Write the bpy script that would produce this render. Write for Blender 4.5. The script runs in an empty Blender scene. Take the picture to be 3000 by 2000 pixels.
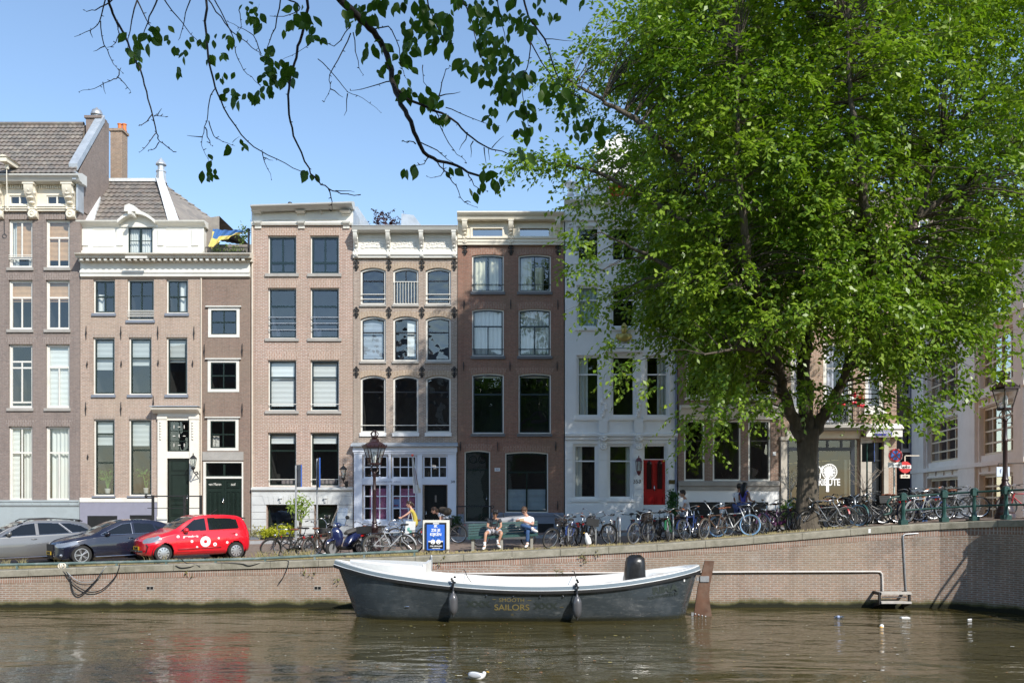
import bpy,bmesh,math,random
import numpy as np
from mathutils import Vector,Matrix
random.seed(7)
rng=np.random.default_rng(7)
SC=bpy.context.scene
COL=SC.collection
PI=math.pi
# ------ camera
F,D,CZ,HY=2640.0,28.0,3.37,1461.0
cam=bpy.data.cameras.new('camera')
cam.sensor_width=36.0
cam.lens=F/3000*36
cam.shift_y=(HY-1000)/3000
cam.clip_start,cam.clip_end=0.1,3000
cam_o=bpy.data.objects.new('camera',cam)
COL.objects.link(cam_o)
cam_o.location=(0,-D,CZ)
cam_o.rotation_euler=(PI/2,0,0)
SC.camera=cam_o
# ------ light
SUNV=Vector((0.70,-1.0,0.98)).normalized()
EL=math.asin(SUNV.z)
w=bpy.data.worlds.new('World')
SC.world=w
w.use_nodes=True
wn=w.node_tree
sky=wn.nodes.new('ShaderNodeTexSky')
sky.sky_type='NISHITA'
sky.sun_disc=False
sky.sun_elevation=EL
sky.sun_rotation=math.atan2(SUNV.x,SUNV.y)
sky.altitude=0
sky.air_density=1.15
sky.dust_density=0.3
sky.ozone_density=2.6
wn.links.new(sky.outputs[0],wn.nodes['Background'].inputs[0])
wn.nodes['Background'].inputs[1].default_value=0.15
sun=bpy.data.lights.new('sun','SUN')
sun.energy=3.9
sun.angle=math.radians(0.53)
sun.color=(1.0,0.955,0.88)
sun_o=bpy.data.objects.new('sun',sun)
COL.objects.link(sun_o)
sun_o.rotation_euler=SUNV.to_track_quat('Z','Y').to_euler()
SC.view_settings.view_transform='Standard'
SC.view_settings.look='None'
SC.view_settings.exposure=0.50
SC.view_settings.gamma=1.0
SC.cycles.max_bounces=8
SC.cycles.transparent_max_bounces=12
SC.cycles.caustics_reflective=False
SC.cycles.sample_clamp_indirect=6
# ------ helpers
def WX(px,Y):return(px-1500)*(Y+D)/F
def WZ(py,Y):return CZ-(py-HY)*(Y+D)/F
ORI={}
def setp(o,label=None,cat=None,group=None,kind=None):
 if label:o['label']=label
 if cat:o['category']=cat
 if group:o['group']=group
 if kind:o['kind']=kind
 return o
def thing(name,label,cat,loc=(0,0,0),group=None):
 o=bpy.data.objects.new(name,None)
 COL.objects.link(o)
 o.empty_display_size=0.2
 o.location=loc
 ORI[o]=Vector(loc)
 return setp(o,label,cat,group)
def copy_tree(o,parent=None):
 c=o.copy()
 COL.objects.link(c)
 if parent:c.parent=parent
 for ch in list(o.children):copy_tree(ch,c)
 return c
class MB:
 def __init__(s):s.v,s.f,s.m=[],[],[]
 def face(s,pts,m=0):
  n=len(s.v);s.v+=[tuple(p)for p in pts];s.f.append(tuple(range(n,n+len(pts))));s.m.append(m)
 def add(s,vs,fs,m=0):
  n=len(s.v);s.v+=[tuple(p)for p in vs]
  for f in fs:s.f.append(tuple(i+n for i in f));s.m.append(m)
 def box(s,x0,x1,y0,y1,z0,z1,m=0):
  x0,x1=min(x0,x1),max(x0,x1);y0,y1=min(y0,y1),max(y0,y1);z0,z1=min(z0,z1),max(z0,z1)
  s.add([(x0,y0,z0),(x1,y0,z0),(x1,y1,z0),(x0,y1,z0),(x0,y0,z1),(x1,y0,z1),(x1,y1,z1),(x0,y1,z1)],[(0,3,2,1),(4,5,6,7),(0,1,5,4),(1,2,6,5),(2,3,7,6),(3,0,4,7)],m)
 def obox(s,c,sx,sy,sz,R,m=0):
  n=len(s.v);t=MB();t.box(-sx/2,sx/2,-sy/2,sy/2,-sz/2,sz/2)
  c=Vector(c);s.add([c+R@Vector(p)for p in t.v],t.f,m)
 def prism(s,poly,y0,y1,m=0):
  n=len(poly)
  s.add([(x,y0,z)for x,z in poly]+[(x,y1,z)for x,z in poly],[tuple(range(n)),tuple(range(2*n-1,n-1,-1))]+[(i,i+n,(i+1)%n+n,(i+1)%n)for i in range(n)],m)
 def prismx(s,poly,x0,x1,m=0,dz=0.0):
  n=len(poly)
  s.add([(x0,y,z)for y,z in poly]+[(x1,y,z+dz)for y,z in poly],[tuple(range(n)),tuple(range(2*n-1,n-1,-1))]+[(i,i+n,(i+1)%n+n,(i+1)%n)for i in range(n)],m)
 def prismz(s,poly,z0,z1,m=0):
  n=len(poly)
  s.add([(x,y,z0)for x,y in poly]+[(x,y,z1)for x,y in poly],[tuple(range(n-1,-1,-1)),tuple(range(n,2*n))]+[(i,(i+1)%n,(i+1)%n+n,i+n)for i in range(n)],m)
 def tube(s,pts,r,n=6,m=0,cap=True):
  pts=[Vector(p)for p in pts];k=len(pts)
  rs=r if isinstance(r,(list,tuple))else[r]*k
  prev=None;base=len(s.v)
  for i,p in enumerate(pts):
   t=(pts[min(i+1,k-1)]-pts[max(i-1,0)])
   t=t.normalized()if t.length>1e-9 else Vector((0,0,1))
   if prev is None:
    a=Vector((0,0,1))if abs(t.z)<0.9 else Vector((1,0,0))
    u=t.cross(a).normalized()
   else:
    u=(prev-t*prev.dot(t));u=u.normalized()if u.length>1e-6 else t.orthogonal().normalized()
   prev=u;v=t.cross(u)
   for j in range(n):
    an=2*PI*j/n
    s.v.append(tuple(p+(u*math.cos(an)+v*math.sin(an))*rs[i]))
  for i in range(k-1):
   for j in range(n):
    a=base+i*n+j;b=base+i*n+(j+1)%n
    s.f.append((a,b,b+n,a+n));s.m.append(m)
  if cap:
   s.f.append(tuple(base+j for j in range(n-1,-1,-1)));s.m.append(m)
   s.f.append(tuple(base+(k-1)*n+j for j in range(n)));s.m.append(m)
 def lathe(s,prof,c=(0,0,0),n=14,m=0,ax='z',R=None):
  base=len(s.v);c=Vector(c)
  for r,h in prof:
   for j in range(n):
    a=2*PI*j/n;p=Vector((r*math.cos(a),r*math.sin(a),h))
    if ax=='y':p=Vector((p.x,p.z,p.y))
    elif ax=='x':p=Vector((p.z,p.x,p.y))
    if R is not None:p=R@p
    s.v.append(tuple(c+p))
  for i in range(len(prof)-1):
   for j in range(n):
    a=base+i*n+j;b=base+i*n+(j+1)%n
    s.f.append((a,b,b+n,a+n));s.m.append(m)
  s.f.append(tuple(base+j for j in range(n-1,-1,-1)));s.m.append(m)
  s.f.append(tuple(base+(len(prof)-1)*n+j for j in range(n)));s.m.append(m)
 def ball(s,c,r,nu=10,nv=7,m=0,R=None):
  if not isinstance(r,(tuple,list)):r=(r,r,r)
  base=len(s.v);c=Vector(c)
  for i in range(nv+1):
   th=PI*i/nv
   for j in range(nu):
    a=2*PI*j/nu
    p=Vector((r[0]*math.sin(th)*math.cos(a),r[1]*math.sin(th)*math.sin(a),r[2]*math.cos(th)))
    if R is not None:p=R@p
    s.v.append(tuple(c+p))
  for i in range(nv):
   for j in range(nu):
    a=base+i*nu+j;b=base+i*nu+(j+1)%nu
    s.f.append((a,a+nu,b+nu,b));s.m.append(m)
 def torus(s,c,R,r,n=28,k=8,m=0,ax='y',sy=1.0):
  base=len(s.v)
  for i in range(n):
   a=2*PI*i/n
   for j in range(k):
    b=2*PI*j/k;q=R+r*math.cos(b);h=r*sy*math.sin(b)
    if ax=='y':p=(q*math.cos(a),h,q*math.sin(a))
    elif ax=='z':p=(q*math.cos(a),q*math.sin(a),h)
    else:p=(h,q*math.cos(a),q*math.sin(a))
    s.v.append((c[0]+p[0],c[1]+p[1],c[2]+p[2]))
  for i in range(n):
   for j in range(k):
    s.f.append((base+i*k+j,base+((i+1)%n)*k+j,base+((i+1)%n)*k+(j+1)%k,base+i*k+(j+1)%k));s.m.append(m)
 def grid(s,P,m=0):
  r,c=len(P),len(P[0]);base=len(s.v)
  for row in P:s.v+=[tuple(p)for p in row]
  for i in range(r-1):
   for j in range(c-1):
    a=base+i*c+j
    s.f.append((a,a+1,a+c+1,a+c));s.m.append(m)
 def build(s,name,mats,parent=None,smooth=None,fix=False):
  if not isinstance(mats,(list,tuple)):mats=[mats]
  off=ORI.get(parent,Vector((0,0,0)))if parent else Vector((0,0,0))
  me=bpy.data.meshes.new(name)
  me.from_pydata([(x-off.x,y-off.y,z-off.z)for x,y,z in s.v],[],s.f)
  for m in mats:me.materials.append(m)
  if len(mats)>1:me.polygons.foreach_set('material_index',s.m)
  if fix:
   bm=bmesh.new();bm.from_mesh(me);bmesh.ops.recalc_face_normals(bm,faces=bm.faces);bm.to_mesh(me);bm.free()
  boxuv(me,off)
  if smooth:
   me.polygons.foreach_set('use_smooth',[True]*len(me.polygons))
   if smooth is not True:me.set_sharp_from_angle(angle=math.radians(smooth))
  me.update()
  o=bpy.data.objects.new(name,me);COL.objects.link(o)
  if parent:o.parent=parent
  ORI[o]=off
  return o
def boxuv(me,off=Vector((0,0,0))):
 n=len(me.loops)
 if n==0:return
 co=np.empty(len(me.vertices)*3,'f');me.vertices.foreach_get('co',co);co=co.reshape(-1,3)+np.array(off,'f')
 vi=np.empty(n,'i');me.loops.foreach_get('vertex_index',vi)
 tot=np.empty(len(me.polygons),'i');me.polygons.foreach_get('loop_total',tot)
 nr=np.empty(len(me.polygons)*3,'f');me.polygons.foreach_get('normal',nr);nr=np.abs(nr.reshape(-1,3))
 ax=np.repeat(np.argmax(nr+np.array([0,1e-4,0]),axis=1),tot)
 p=co[vi]
 u=np.where(ax==0,p[:,1],p[:,0]);v=np.where(ax==2,p[:,1],p[:,2])
 l=me.uv_layers.new(name='UVMap')
 l.data.foreach_set('uv',np.stack([u,v],1).astype('f').ravel())
def rot_to(d):
 return Vector(d).to_track_quat('Z','Y').to_matrix()
def catmull(P,n):
 P=[Vector(p)for p in P];out=[]
 for i in range(len(P)-1):
  p0,p1,p2,p3=P[max(i-1,0)],P[i],P[i+1],P[min(i+2,len(P)-1)]
  for k in range(n):
   t=k/n
   out.append(0.5*((2*p1)+(p2-p0)*t+(2*p0-5*p1+4*p2-p3)*t*t+(3*p1-p0-3*p2+p3)*t**3))
 return out+[P[-1]]
# ------ materials
MATS={}
def _new(name):
 m=bpy.data.materials.new(name);m.use_nodes=True
 t=m.node_tree
 return m,t,t.nodes['Principled BSDF']
def N(t,k,**kw):
 n=t.nodes.new('ShaderNode'+k)
 for a,v in kw.items():
  if a.startswith('i_'):n.inputs[a[2:].replace('_',' ')].default_value=v
  else:setattr(n,a,v)
 return n
def mixc(t,f,a,b,blend='MIX'):
 n=t.nodes.new('ShaderNodeMix');n.data_type='RGBA';n.blend_type=blend
 for i,v in((0,f),(6,a),(7,b)):
  if hasattr(v,'is_output'):t.links.new(v,n.inputs[i])
  else:n.inputs[i].default_value=v if i==0 else(*v[:3],1)
 return n.outputs[2]
def ramp(t,src,a,b,va=0.0,vb=1.0):
 n=t.nodes.new('ShaderNodeMapRange');n.inputs[1].default_value=a;n.inputs[2].default_value=b
 n.inputs[3].default_value=va;n.inputs[4].default_value=vb
 t.links.new(src,n.inputs[0]);return n.outputs[0]
def paint(name,col,rough=0.5,metal=0.0,var=0.12,sc=2.5,bump=0.0,bsc=30,coat=0.0,spec=0.5,dirt=None,dsc=1.2,damt=0.5):
 if name in MATS:return MATS[name]
 m,t,b=_new(name)
 tc=N(t,'TexCoord')
 nz=N(t,'TexNoise',i_Scale=sc,i_Detail=5.0,i_Roughness=0.6)
 t.links.new(tc.outputs['Object'],nz.inputs['Vector'])
 k=ramp(t,nz.outputs[0],0.3,0.7,1-var,1+var)
 c=mixc(t,1.0,col,(1,1,1),'MULTIPLY');mul=c.node
 cv=N(t,'CombineColor');[t.links.new(k,cv.inputs[i])for i in range(3)]
 t.links.new(cv.outputs[0],mul.inputs[7])
 if dirt:
  n2=N(t,'TexNoise',i_Scale=dsc,i_Detail=8.0,i_Roughness=0.7)
  t.links.new(tc.outputs['Object'],n2.inputs['Vector'])
  c=mixc(t,ramp(t,n2.outputs[0],0.48,0.75,0,damt),c,dirt)
 t.links.new(c,b.inputs['Base Color'])
 b.inputs['Roughness'].default_value=rough;b.inputs['Metallic'].default_value=metal
 b.inputs['Coat Weight'].default_value=coat;b.inputs['Coat Roughness'].default_value=0.04
 b.inputs['Specular IOR Level'].default_value=spec
 if bump:
  n3=N(t,'TexNoise',i_Scale=bsc,i_Detail=4.0)
  t.links.new(tc.outputs['Object'],n3.inputs['Vector'])
  bp=N(t,'Bump',i_Strength=bump,i_Distance=0.02)
  t.links.new(n3.outputs[0],bp.inputs['Height']);t.links.new(bp.outputs[0],b.inputs['Normal'])
 MATS[name]=m
 return m
def brick(name,c1,c2,mo,bw=0.21,bh=0.062,mt=0.011,soldier=False,stain=(0.05,0.045,0.035),samt=0.35,ssc=0.5,algae=False,off=0.5,white=0.0):
 m,t,b=_new(name)
 uv=N(t,'UVMap');src=uv.outputs[0]
 if soldier:
  sp=N(t,'SeparateXYZ');cb=N(t,'CombineXYZ');t.links.new(src,sp.inputs[0])
  t.links.new(sp.outputs[1],cb.inputs[0]);t.links.new(sp.outputs[0],cb.inputs[1]);src=cb.outputs[0]
 br=N(t,'TexBrick',offset=off,i_Scale=1.0,i_Mortar_Size=mt,i_Mortar_Smooth=0.1,i_Bias=-0.1,i_Brick_Width=bw,i_Row_Height=bh)
 t.links.new(src,br.inputs['Vector'])
 br.inputs['Color1'].default_value=(*c1,1);br.inputs['Color2'].default_value=(*c2,1);br.inputs['Mortar'].default_value=(*mo,1)
 tc=N(t,'TexCoord')
 n0=N(t,'TexNoise',i_Scale=9.0,i_Detail=3.0);t.links.new(tc.outputs['Object'],n0.inputs['Vector'])
 n1=N(t,'TexNoise',i_Scale=ssc,i_Detail=9.0,i_Roughness=0.68);t.links.new(tc.outputs['Object'],n1.inputs['Vector'])
 cv=N(t,'CombineColor');k=ramp(t,n0.outputs[0],0.3,0.7,0.86,1.14);[t.links.new(k,cv.inputs[i])for i in range(3)]
 c=mixc(t,1.0,br.outputs[0],cv.outputs[0],'MULTIPLY')
 c=mixc(t,ramp(t,n1.outputs[0],0.48,0.78,0,samt),c,stain)
 mp5=N(t,'Mapping');mp5.inputs['Scale'].default_value=(2.6,2.6,.22);t.links.new(tc.outputs['Object'],mp5.inputs[0])
 n5=N(t,'TexNoise',i_Scale=1.0,i_Detail=6.0,i_Roughness=0.6);t.links.new(mp5.outputs[0],n5.inputs['Vector'])
 n6=N(t,'TexNoise',i_Scale=0.33,i_Detail=5.0,i_Roughness=0.7);t.links.new(tc.outputs['Object'],n6.inputs['Vector'])
 c=mixc(t,ramp(t,n5.outputs[0],0.5,0.8,0,0.42),c,tuple(q*0.55 for q in c2))
 c=mixc(t,ramp(t,n6.outputs[0],0.42,0.68,0,0.5),c,tuple(q*1.18 for q in(c1[1]*1.25,c1[1]*1.02,c1[2]*1.02)))
 if white:
  n2=N(t,'TexNoise',i_Scale=1.1,i_Detail=10.0,i_Roughness=0.75);t.links.new(tc.outputs['Object'],n2.inputs['Vector'])
  c=mixc(t,ramp(t,n2.outputs[0],0.55,0.74,0,white),c,(0.55,0.50,0.46))
 if algae:
  sp2=N(t,'SeparateXYZ');t.links.new(tc.outputs['Object'],sp2.inputs[0])
  n4=N(t,'TexNoise',i_Scale=1.6,i_Detail=6.0);t.links.new(tc.outputs['Object'],n4.inputs['Vector'])
  ad=N(t,'Math',operation='MULTIPLY_ADD');t.links.new(n4.outputs[0],ad.inputs[0]);ad.inputs[1].default_value=-0.34;t.links.new(sp2.outputs[2],ad.inputs[2])
  c=mixc(t,ramp(t,ad.outputs[0],0.12,-0.02,0,0.85),c,(0.085,0.09,0.022))
  c=mixc(t,ramp(t,ad.outputs[0],0.0,-0.08,0,0.95),c,(0.016,0.017,0.010))
 t.links.new(c,b.inputs['Base Color'])
 b.inputs['Roughness'].default_value=0.85;b.inputs['Specular IOR Level'].default_value=0.25
 bp=N(t,'Bump',i_Strength=0.5,i_Distance=0.008,invert=True);t.links.new(br.outputs[1],bp.inputs['Height']);t.links.new(bp.outputs[0],b.inputs['Normal'])
 MATS[name]=m
 return m
def glassmat(name,tint=(0.9,0.95,0.95),refl=1.0,wave=0.02,wsc=1.4,base=0.06):
 m=bpy.data.materials.new(name);m.use_nodes=True;t=m.node_tree;t.nodes.clear()
 out=N(t,'OutputMaterial');mx=N(t,'MixShader');tr=N(t,'BsdfTransparent');gl=N(t,'BsdfGlossy')
 tr.inputs[0].default_value=(*tint,1);gl.inputs['Roughness'].default_value=0.0
 lw=N(t,'LayerWeight',i_Blend=0.5)
 pw=N(t,'Math',operation='POWER');t.links.new(lw.outputs['Facing'],pw.inputs[0]);pw.inputs[1].default_value=4.0
 ma=N(t,'Math',operation='MULTIPLY_ADD');t.links.new(pw.outputs[0],ma.inputs[0]);ma.inputs[1].default_value=0.9;ma.inputs[2].default_value=(base+0.09)*refl
 ma.use_clamp=True
 t.links.new(ma.outputs[0],mx.inputs[0]);t.links.new(tr.outputs[0],mx.inputs[1]);t.links.new(gl.outputs[0],mx.inputs[2]);t.links.new(mx.outputs[0],out.inputs[0])
 if wave:
  tc=N(t,'TexCoord');nz=N(t,'TexNoise',i_Scale=wsc,i_Detail=1.0);t.links.new(tc.outputs['Object'],nz.inputs['Vector'])
  bp=N(t,'Bump',i_Strength=wave*4,i_Distance=0.05);t.links.new(nz.outputs[0],bp.inputs['Height'])
  t.links.new(bp.outputs[0],gl.inputs['Normal'])
 MATS[name]=m
 return m
def leafmat(name,c1,c2,trans=0.45,sc=0.5,rough=0.45):
 m=bpy.data.materials.new(name);m.use_nodes=True;t=m.node_tree;b=t.nodes['Principled BSDF'];out=t.nodes['Material Output']
 geo=N(t,'NewGeometry')
 tc=N(t,'TexCoord');nz=N(t,'TexNoise',i_Scale=sc,i_Detail=3.0);t.links.new(tc.outputs['Object'],nz.inputs['Vector'])
 ad=N(t,'Math',operation='MULTIPLY_ADD');t.links.new(geo.outputs['Random Per Island'],ad.inputs[0]);ad.inputs[1].default_value=0.5
 t.links.new(ramp(t,nz.outputs[0],0.3,0.7,0.0,0.5),ad.inputs[2])
 c=mixc(t,ad.outputs[0],c1,c2)
 t.links.new(c,b.inputs['Base Color']);b.inputs['Roughness'].default_value=rough;b.inputs['Specular IOR Level'].default_value=0.35
 tl=N(t,'BsdfTranslucent');t.links.new(mixc(t,1.0,c,(1.25,1.45,0.55),'MULTIPLY'),tl.inputs[0])
 mx=N(t,'MixShader');mx.inputs[0].default_value=trans
 t.links.new(b.outputs[0],mx.inputs[1]);t.links.new(tl.outputs[0],mx.inputs[2]);t.links.new(mx.outputs[0],out.inputs[0])
 MATS[name]=m
 return m
WHITE=paint('white_paint',(0.71,0.69,0.63),0.45,var=0.06,sc=1.5,dirt=(0.45,0.42,0.35),damt=0.3)
WHITE2=paint('cool_white_paint',(0.80,0.80,0.79),0.5,var=0.05,sc=1.2,dirt=(0.55,0.53,0.5),damt=0.2)
CREAM=paint('cream_paint',(0.74,0.68,0.56),0.5,var=0.05,dirt=(0.4,0.35,0.28),damt=0.2)
GREEN=paint('dark_green_paint',(0.012,0.022,0.017),0.25,var=0.15)
TEAL=paint('dark_teal_paint',(0.012,0.028,0.034),0.3,var=0.1)
BLACK=paint('black_paint',(0.012,0.012,0.013),0.35,var=0.2)
IRON=paint('wrought_iron',(0.016,0.015,0.015),0.55,var=0.3,sc=8)
STONE=paint('sill_stone',(0.36,0.34,0.31),0.8,var=0.15,sc=4,dirt=(0.14,0.13,0.11),damt=0.5,dsc=2.0)
LEAD=paint('lead_flashing',(0.42,0.46,0.50),0.45,metal=0.3,var=0.15,sc=3,dirt=(0.65,0.66,0.66),damt=0.4)
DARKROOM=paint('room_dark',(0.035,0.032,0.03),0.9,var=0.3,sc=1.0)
GLASS=glassmat('window_glass',wave=0.03)
GLASS2=glassmat('window_glass_old',wave=0.10,wsc=2.2)
CURTAIN=paint('curtain_white',(0.72,0.70,0.66),0.9,var=0.06,sc=1)
BLIND=paint('blind_grey',(0.55,0.55,0.53),0.9,var=0.05,sc=1)
BLINDW=paint('blind_white',(0.80,0.79,0.78),0.9,var=0.03,sc=1)
BLINDT=paint('blind_tan',(0.60,0.36,0.20),0.9,var=0.12,sc=6)
SHUT=paint('shutter_white',(0.82,0.80,0.76),0.5,var=0.03)
STEEL=paint('galvanised_steel',(0.42,0.43,0.44),0.45,metal=0.6,var=0.15,sc=6)
RUBBER=paint('black_rubber',(0.014,0.014,0.014),0.7,var=0.25,sc=10)
CHROME=paint('polished_metal',(0.62,0.62,0.62),0.2,metal=1.0,var=0.08)
# ------ terrain profiles
_QX=[-200,-40,-15.9,-11.4,-6.9,-2.5,0,4.1,6.9,8.94,11.2,13.1,14.9,17,200]
_QZ=[1.0,1.0,1.15,1.32,1.45,1.60,1.73,1.94,2.14,2.31,2.50,2.63,2.77,2.82,2.82]
_FX=[-200,-24,-9,0,6,14,20,200]
_FZ=[1.3,1.3,1.57,1.75,1.92,2.2,2.4,2.4]
def qz(x):return float(np.interp(x,_QX,_QZ))
def gz(x,y):
 t=min(1,max(0,(y-1.5)/7.0))
 return qz(x)*(1-t)+float(np.interp(x,_FX,_FZ))*t
# ------ water
def make_water():
 m,t,b=_new('canal_water')
 b.inputs['Base Color'].default_value=(0.062,0.050,0.015,1)
 b.inputs['Roughness'].default_value=0.03;b.inputs['IOR'].default_value=1.36
 b.inputs['Specular IOR Level'].default_value=1.0
 tc=N(t,'TexCoord')
 prev=None
 nzp=N(t,'TexNoise',i_Scale=0.16,i_Detail=3.0);t.links.new(tc.outputs['Object'],nzp.inputs['Vector']);calm=ramp(t,nzp.outputs[0],.36,.64,.35,1.15)
 for i,(sc,st,det,dist)in enumerate((((0.22,0.55,1),0.5,2.0,0.30),((1.0,2.2,1),0.7,3.0,0.062),((4.0,7.0,1),0.7,3.0,0.019),((14,20,1),0.5,2.0,0.005))):
  mp=N(t,'Mapping');mp.inputs['Scale'].default_value=sc;mp.inputs['Rotation'].default_value=(0,0,0.12*(i-1))
  t.links.new(tc.outputs['Object'],mp.inputs[0])
  nz=N(t,'TexNoise',i_Scale=1.0,i_Detail=det,i_Distortion=0.4);t.links.new(mp.outputs[0],nz.inputs['Vector'])
  bp=N(t,'Bump',i_Strength=st,i_Distance=dist);t.links.new(nz.outputs[0],bp.inputs['Height'])
  if i>0:ml=N(t,'Math',operation='MULTIPLY');ml.inputs[1].default_value=st;t.links.new(calm,ml.inputs[0]);t.links.new(ml.outputs[0],bp.inputs['Strength'])
  if prev:t.links.new(prev,bp.inputs['Normal'])
  prev=bp.outputs[0]
 t.links.new(prev,b.inputs['Normal'])
 mb=MB();mb.face([(-140,-27.2,0),(140,-27.2,0),(140,0.25,0),(-140,0.25,0)])
 setp(mb.build('water',m),'murky green brown canal water with small ripples','canal',kind='structure')
make_water()
# ------ quay line (front face), walked left to right and round onto the bridge
QL=[(-60,0)]+[(x,0)for x in np.arange(-45,11.6,1.5)]+[(12.4,-0.04),(13.2,-0.2),(13.9,-0.55),(14.5,-1.15),(15.0,-2.0),(15.45,-3.2),(15.8,-4.6),(16.0,-6.4)]
QBR=brick('quay_brick',(0.33,0.205,0.145),(0.25,0.17,0.125),(0.40,0.37,0.33),bw=0.22,bh=0.064,mt=0.012,samt=0.75,ssc=0.55,algae=True,white=0.55)
QSO=brick('quay_soldier_brick',(0.33,0.18,0.13),(0.25,0.15,0.11),(0.42,0.38,0.33),bw=0.22,bh=0.075,mt=0.012,soldier=True,samt=0.5,ssc=0.9,off=0.0,white=0.3)
def make_coping_mat():
 m=paint('coping_stone',(0.30,0.275,0.215),0.85,var=0.16,sc=6,bump=0.4,bsc=60,dirt=(0.10,0.095,0.055),dsc=1.4,damt=0.75)
 return m
COPE=make_coping_mat()
def offs(P,d):
 out=[]
 for i,p in enumerate(P):
  a=Vector(P[max(i-1,0)]);b=Vector(P[min(i+1,len(P)-1)]);t=(b-a).normalized()
  out.append((p[0]-t.y*d,p[1]+t.x*d))
 return out
qw=thing('quay_wall','long red brick canal quay wall with stone coping rising to the bridge','quay wall',(0,0,0))
def strip(mb,L,zb,zt):
 P=[[(x,y,zb(x))for x,y in L],[(x,y,zt(x))for x,y in L]]
 mb.grid(P)
mb=MB();strip(mb,QL,lambda x:-1.2,lambda x:qz(x)-0.40);mb.build('brick_face',QBR,qw)
mb=MB();strip(mb,offs(QL,-0.006),lambda x:qz(x)-0.41,lambda x:qz(x)-0.195);mb.build('soldier_course',QSO,qw)
mb=MB()
QF=[]
for a,b in zip(QL[:-1],QL[1:]):
 k=max(1,int(round((Vector(b)-Vector(a)).length/0.75)))
 QF+=[tuple(Vector(a).lerp(Vector(b),j/k))for j in range(k)]
QF.append(QL[-1])
ins=offs(QF,0.50);out_=offs(QF,-0.055)
i=0
while i<len(QF)-1:
 j=min(len(QF)-1,i+2)
 for k in range(i,j):
  a0,a1,b0,b1=out_[k],out_[k+1],ins[k],ins[k+1]
  g=0.006
  s0=g if k==i else 0;s1=g if k==j-1 else 0
  def lp(p,q,s):v=Vector(q)-Vector(p);l=v.length;return tuple(Vector(p)+v*(s/l if l else 0))
  A0,A1=lp(a0,a1,s0),lp(a1,a0,s1);B0,B1=lp(b0,b1,s0),lp(b1,b0,s1)
  zt0,zt1=qz(A0[0]),qz(A1[0]);h=0.2;be=0.02
  Q=[(A0,zt0),(A1,zt1),(B1,zt1),(B0,zt0)]
  A0i,A1i=lp(A0,B0,be),lp(A1,B1,be)
  vs=[(*A0,zt0-h),(*A1,zt1-h),(*A1,zt1-be),(*A0,zt0-be),(*A0i,zt0),(*A1i,zt1),(*B1,zt1),(*B0,zt0),(*B0,zt0-h),(*B1,zt1-h)]
  mb.add(vs,[(0,1,2,3),(3,2,5,4),(4,5,6,7),(7,6,9,8),(0,8,9,1)]+([(0,3,4,7,8)]if s0 else[])+([(1,9,6,5,2)]if s1 else[]))
 i=j
mb.build('coping',COPE,qw)
# ------ streets
ROAD=brick('street_clinker',(0.24,0.165,0.13),(0.18,0.13,0.11),(0.20,0.17,0.14),bw=0.2,bh=0.1,mt=0.012,samt=0.3,ssc=0.6)
PAVE=brick('pavement_brick',(0.30,0.17,0.125),(0.24,0.15,0.12),(0.24,0.2,0.16),bw=0.2,bh=0.1,mt=0.01,samt=0.25)
SAND=paint('dry_verge',(0.36,0.29,0.18),0.95,var=0.25,sc=4,bump=0.6,bsc=25,dirt=(0.17,0.14,0.08),dsc=2.0)
KERB=paint('kerb_stone',(0.33,0.33,0.33),0.8,var=0.12,sc=4)
def sheet(name,mat,xs,ys,dz,lab,cat,yedge=None):
 P=[[(x,y,gz(x,y)+dz)for x in xs]for y in ys]
 mb=MB();mb.grid(P);o=mb.build(name,mat)
 return setp(o,lab,cat,kind='structure')
xs=list(np.arange(-60,14.0,1.0))
sheet('road',ROAD,xs+[15,17,20,30,60,120],[0.40,1.5,3,5,7,9,13,30],-0.025,'brick paved quayside road in front of the houses','road')
sheet('quay_verge',SAND,[x for x in xs if x<11.3],[0.52,0.9,1.25],0.004,'strip of dry sandy ground along the quay edge','verge')
mbp=MB();P=[[(x,y,gz(x,y)+0.10)for x in xs]for y in(9.3,10.5,12.6)];mbp.grid(P)
setp(mbp.build('pavement',PAVE),'raised brick pavement under the house fronts','pavement',kind='structure')
mbk=MB();P=[[(x,y,gz(x,y)+d)for x in xs]for y,d in((9.15,-0.06),(9.15,0.104),(9.302,0.104))];mbk.grid(P)
setp(mbk.build('kerb',KERB),'grey stone kerb of the house side pavement','kerb',kind='structure')
mb=MB();mb.face([(-900,13,1.0),(900,13,1.0),(900,900,1.0),(-900,900,1.0)])
setp(mb.build('ground',ROAD),'ground stretching away behind the houses','ground',kind='structure')
# far side of the side street and bridge deck
mb=MB()
bd=offs(QL[-6:],0.45)
ring=bd+[(16.2,-28),(40,-28),(40,0.4),(14.3,0.4)]
mb.prismz([(x,y)for x,y in ring],2.35,2.74)
br_=thing('bridge','brick canal bridge crossing the water at the right edge','bridge',(22,-10,0))
mb.build('deck',ROAD,br_)
mb=MB();P0,P1=[],[]
for y in np.arange(-6.4,-21.01,-0.6):
 u=(y+13.7)/7.3;zb=-1.0 if abs(u)>0.985 else 0.4+1.5*math.sqrt(max(0,1-u*u))
 P0.append((16.0,y,zb));P1.append((16.0,y,2.6))
mb.grid([P0,P1]);mb.box(16.0,40,-28,-21,-1,2.34);mb.build('arch_wall',QBR,br_)
mb=MB();mb.prismx([(-28,2.62),(-6.4,2.62),(-6.4,2.82),(-28,2.82)],15.95,16.45);mb.build('coping',COPE,br_)
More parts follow.
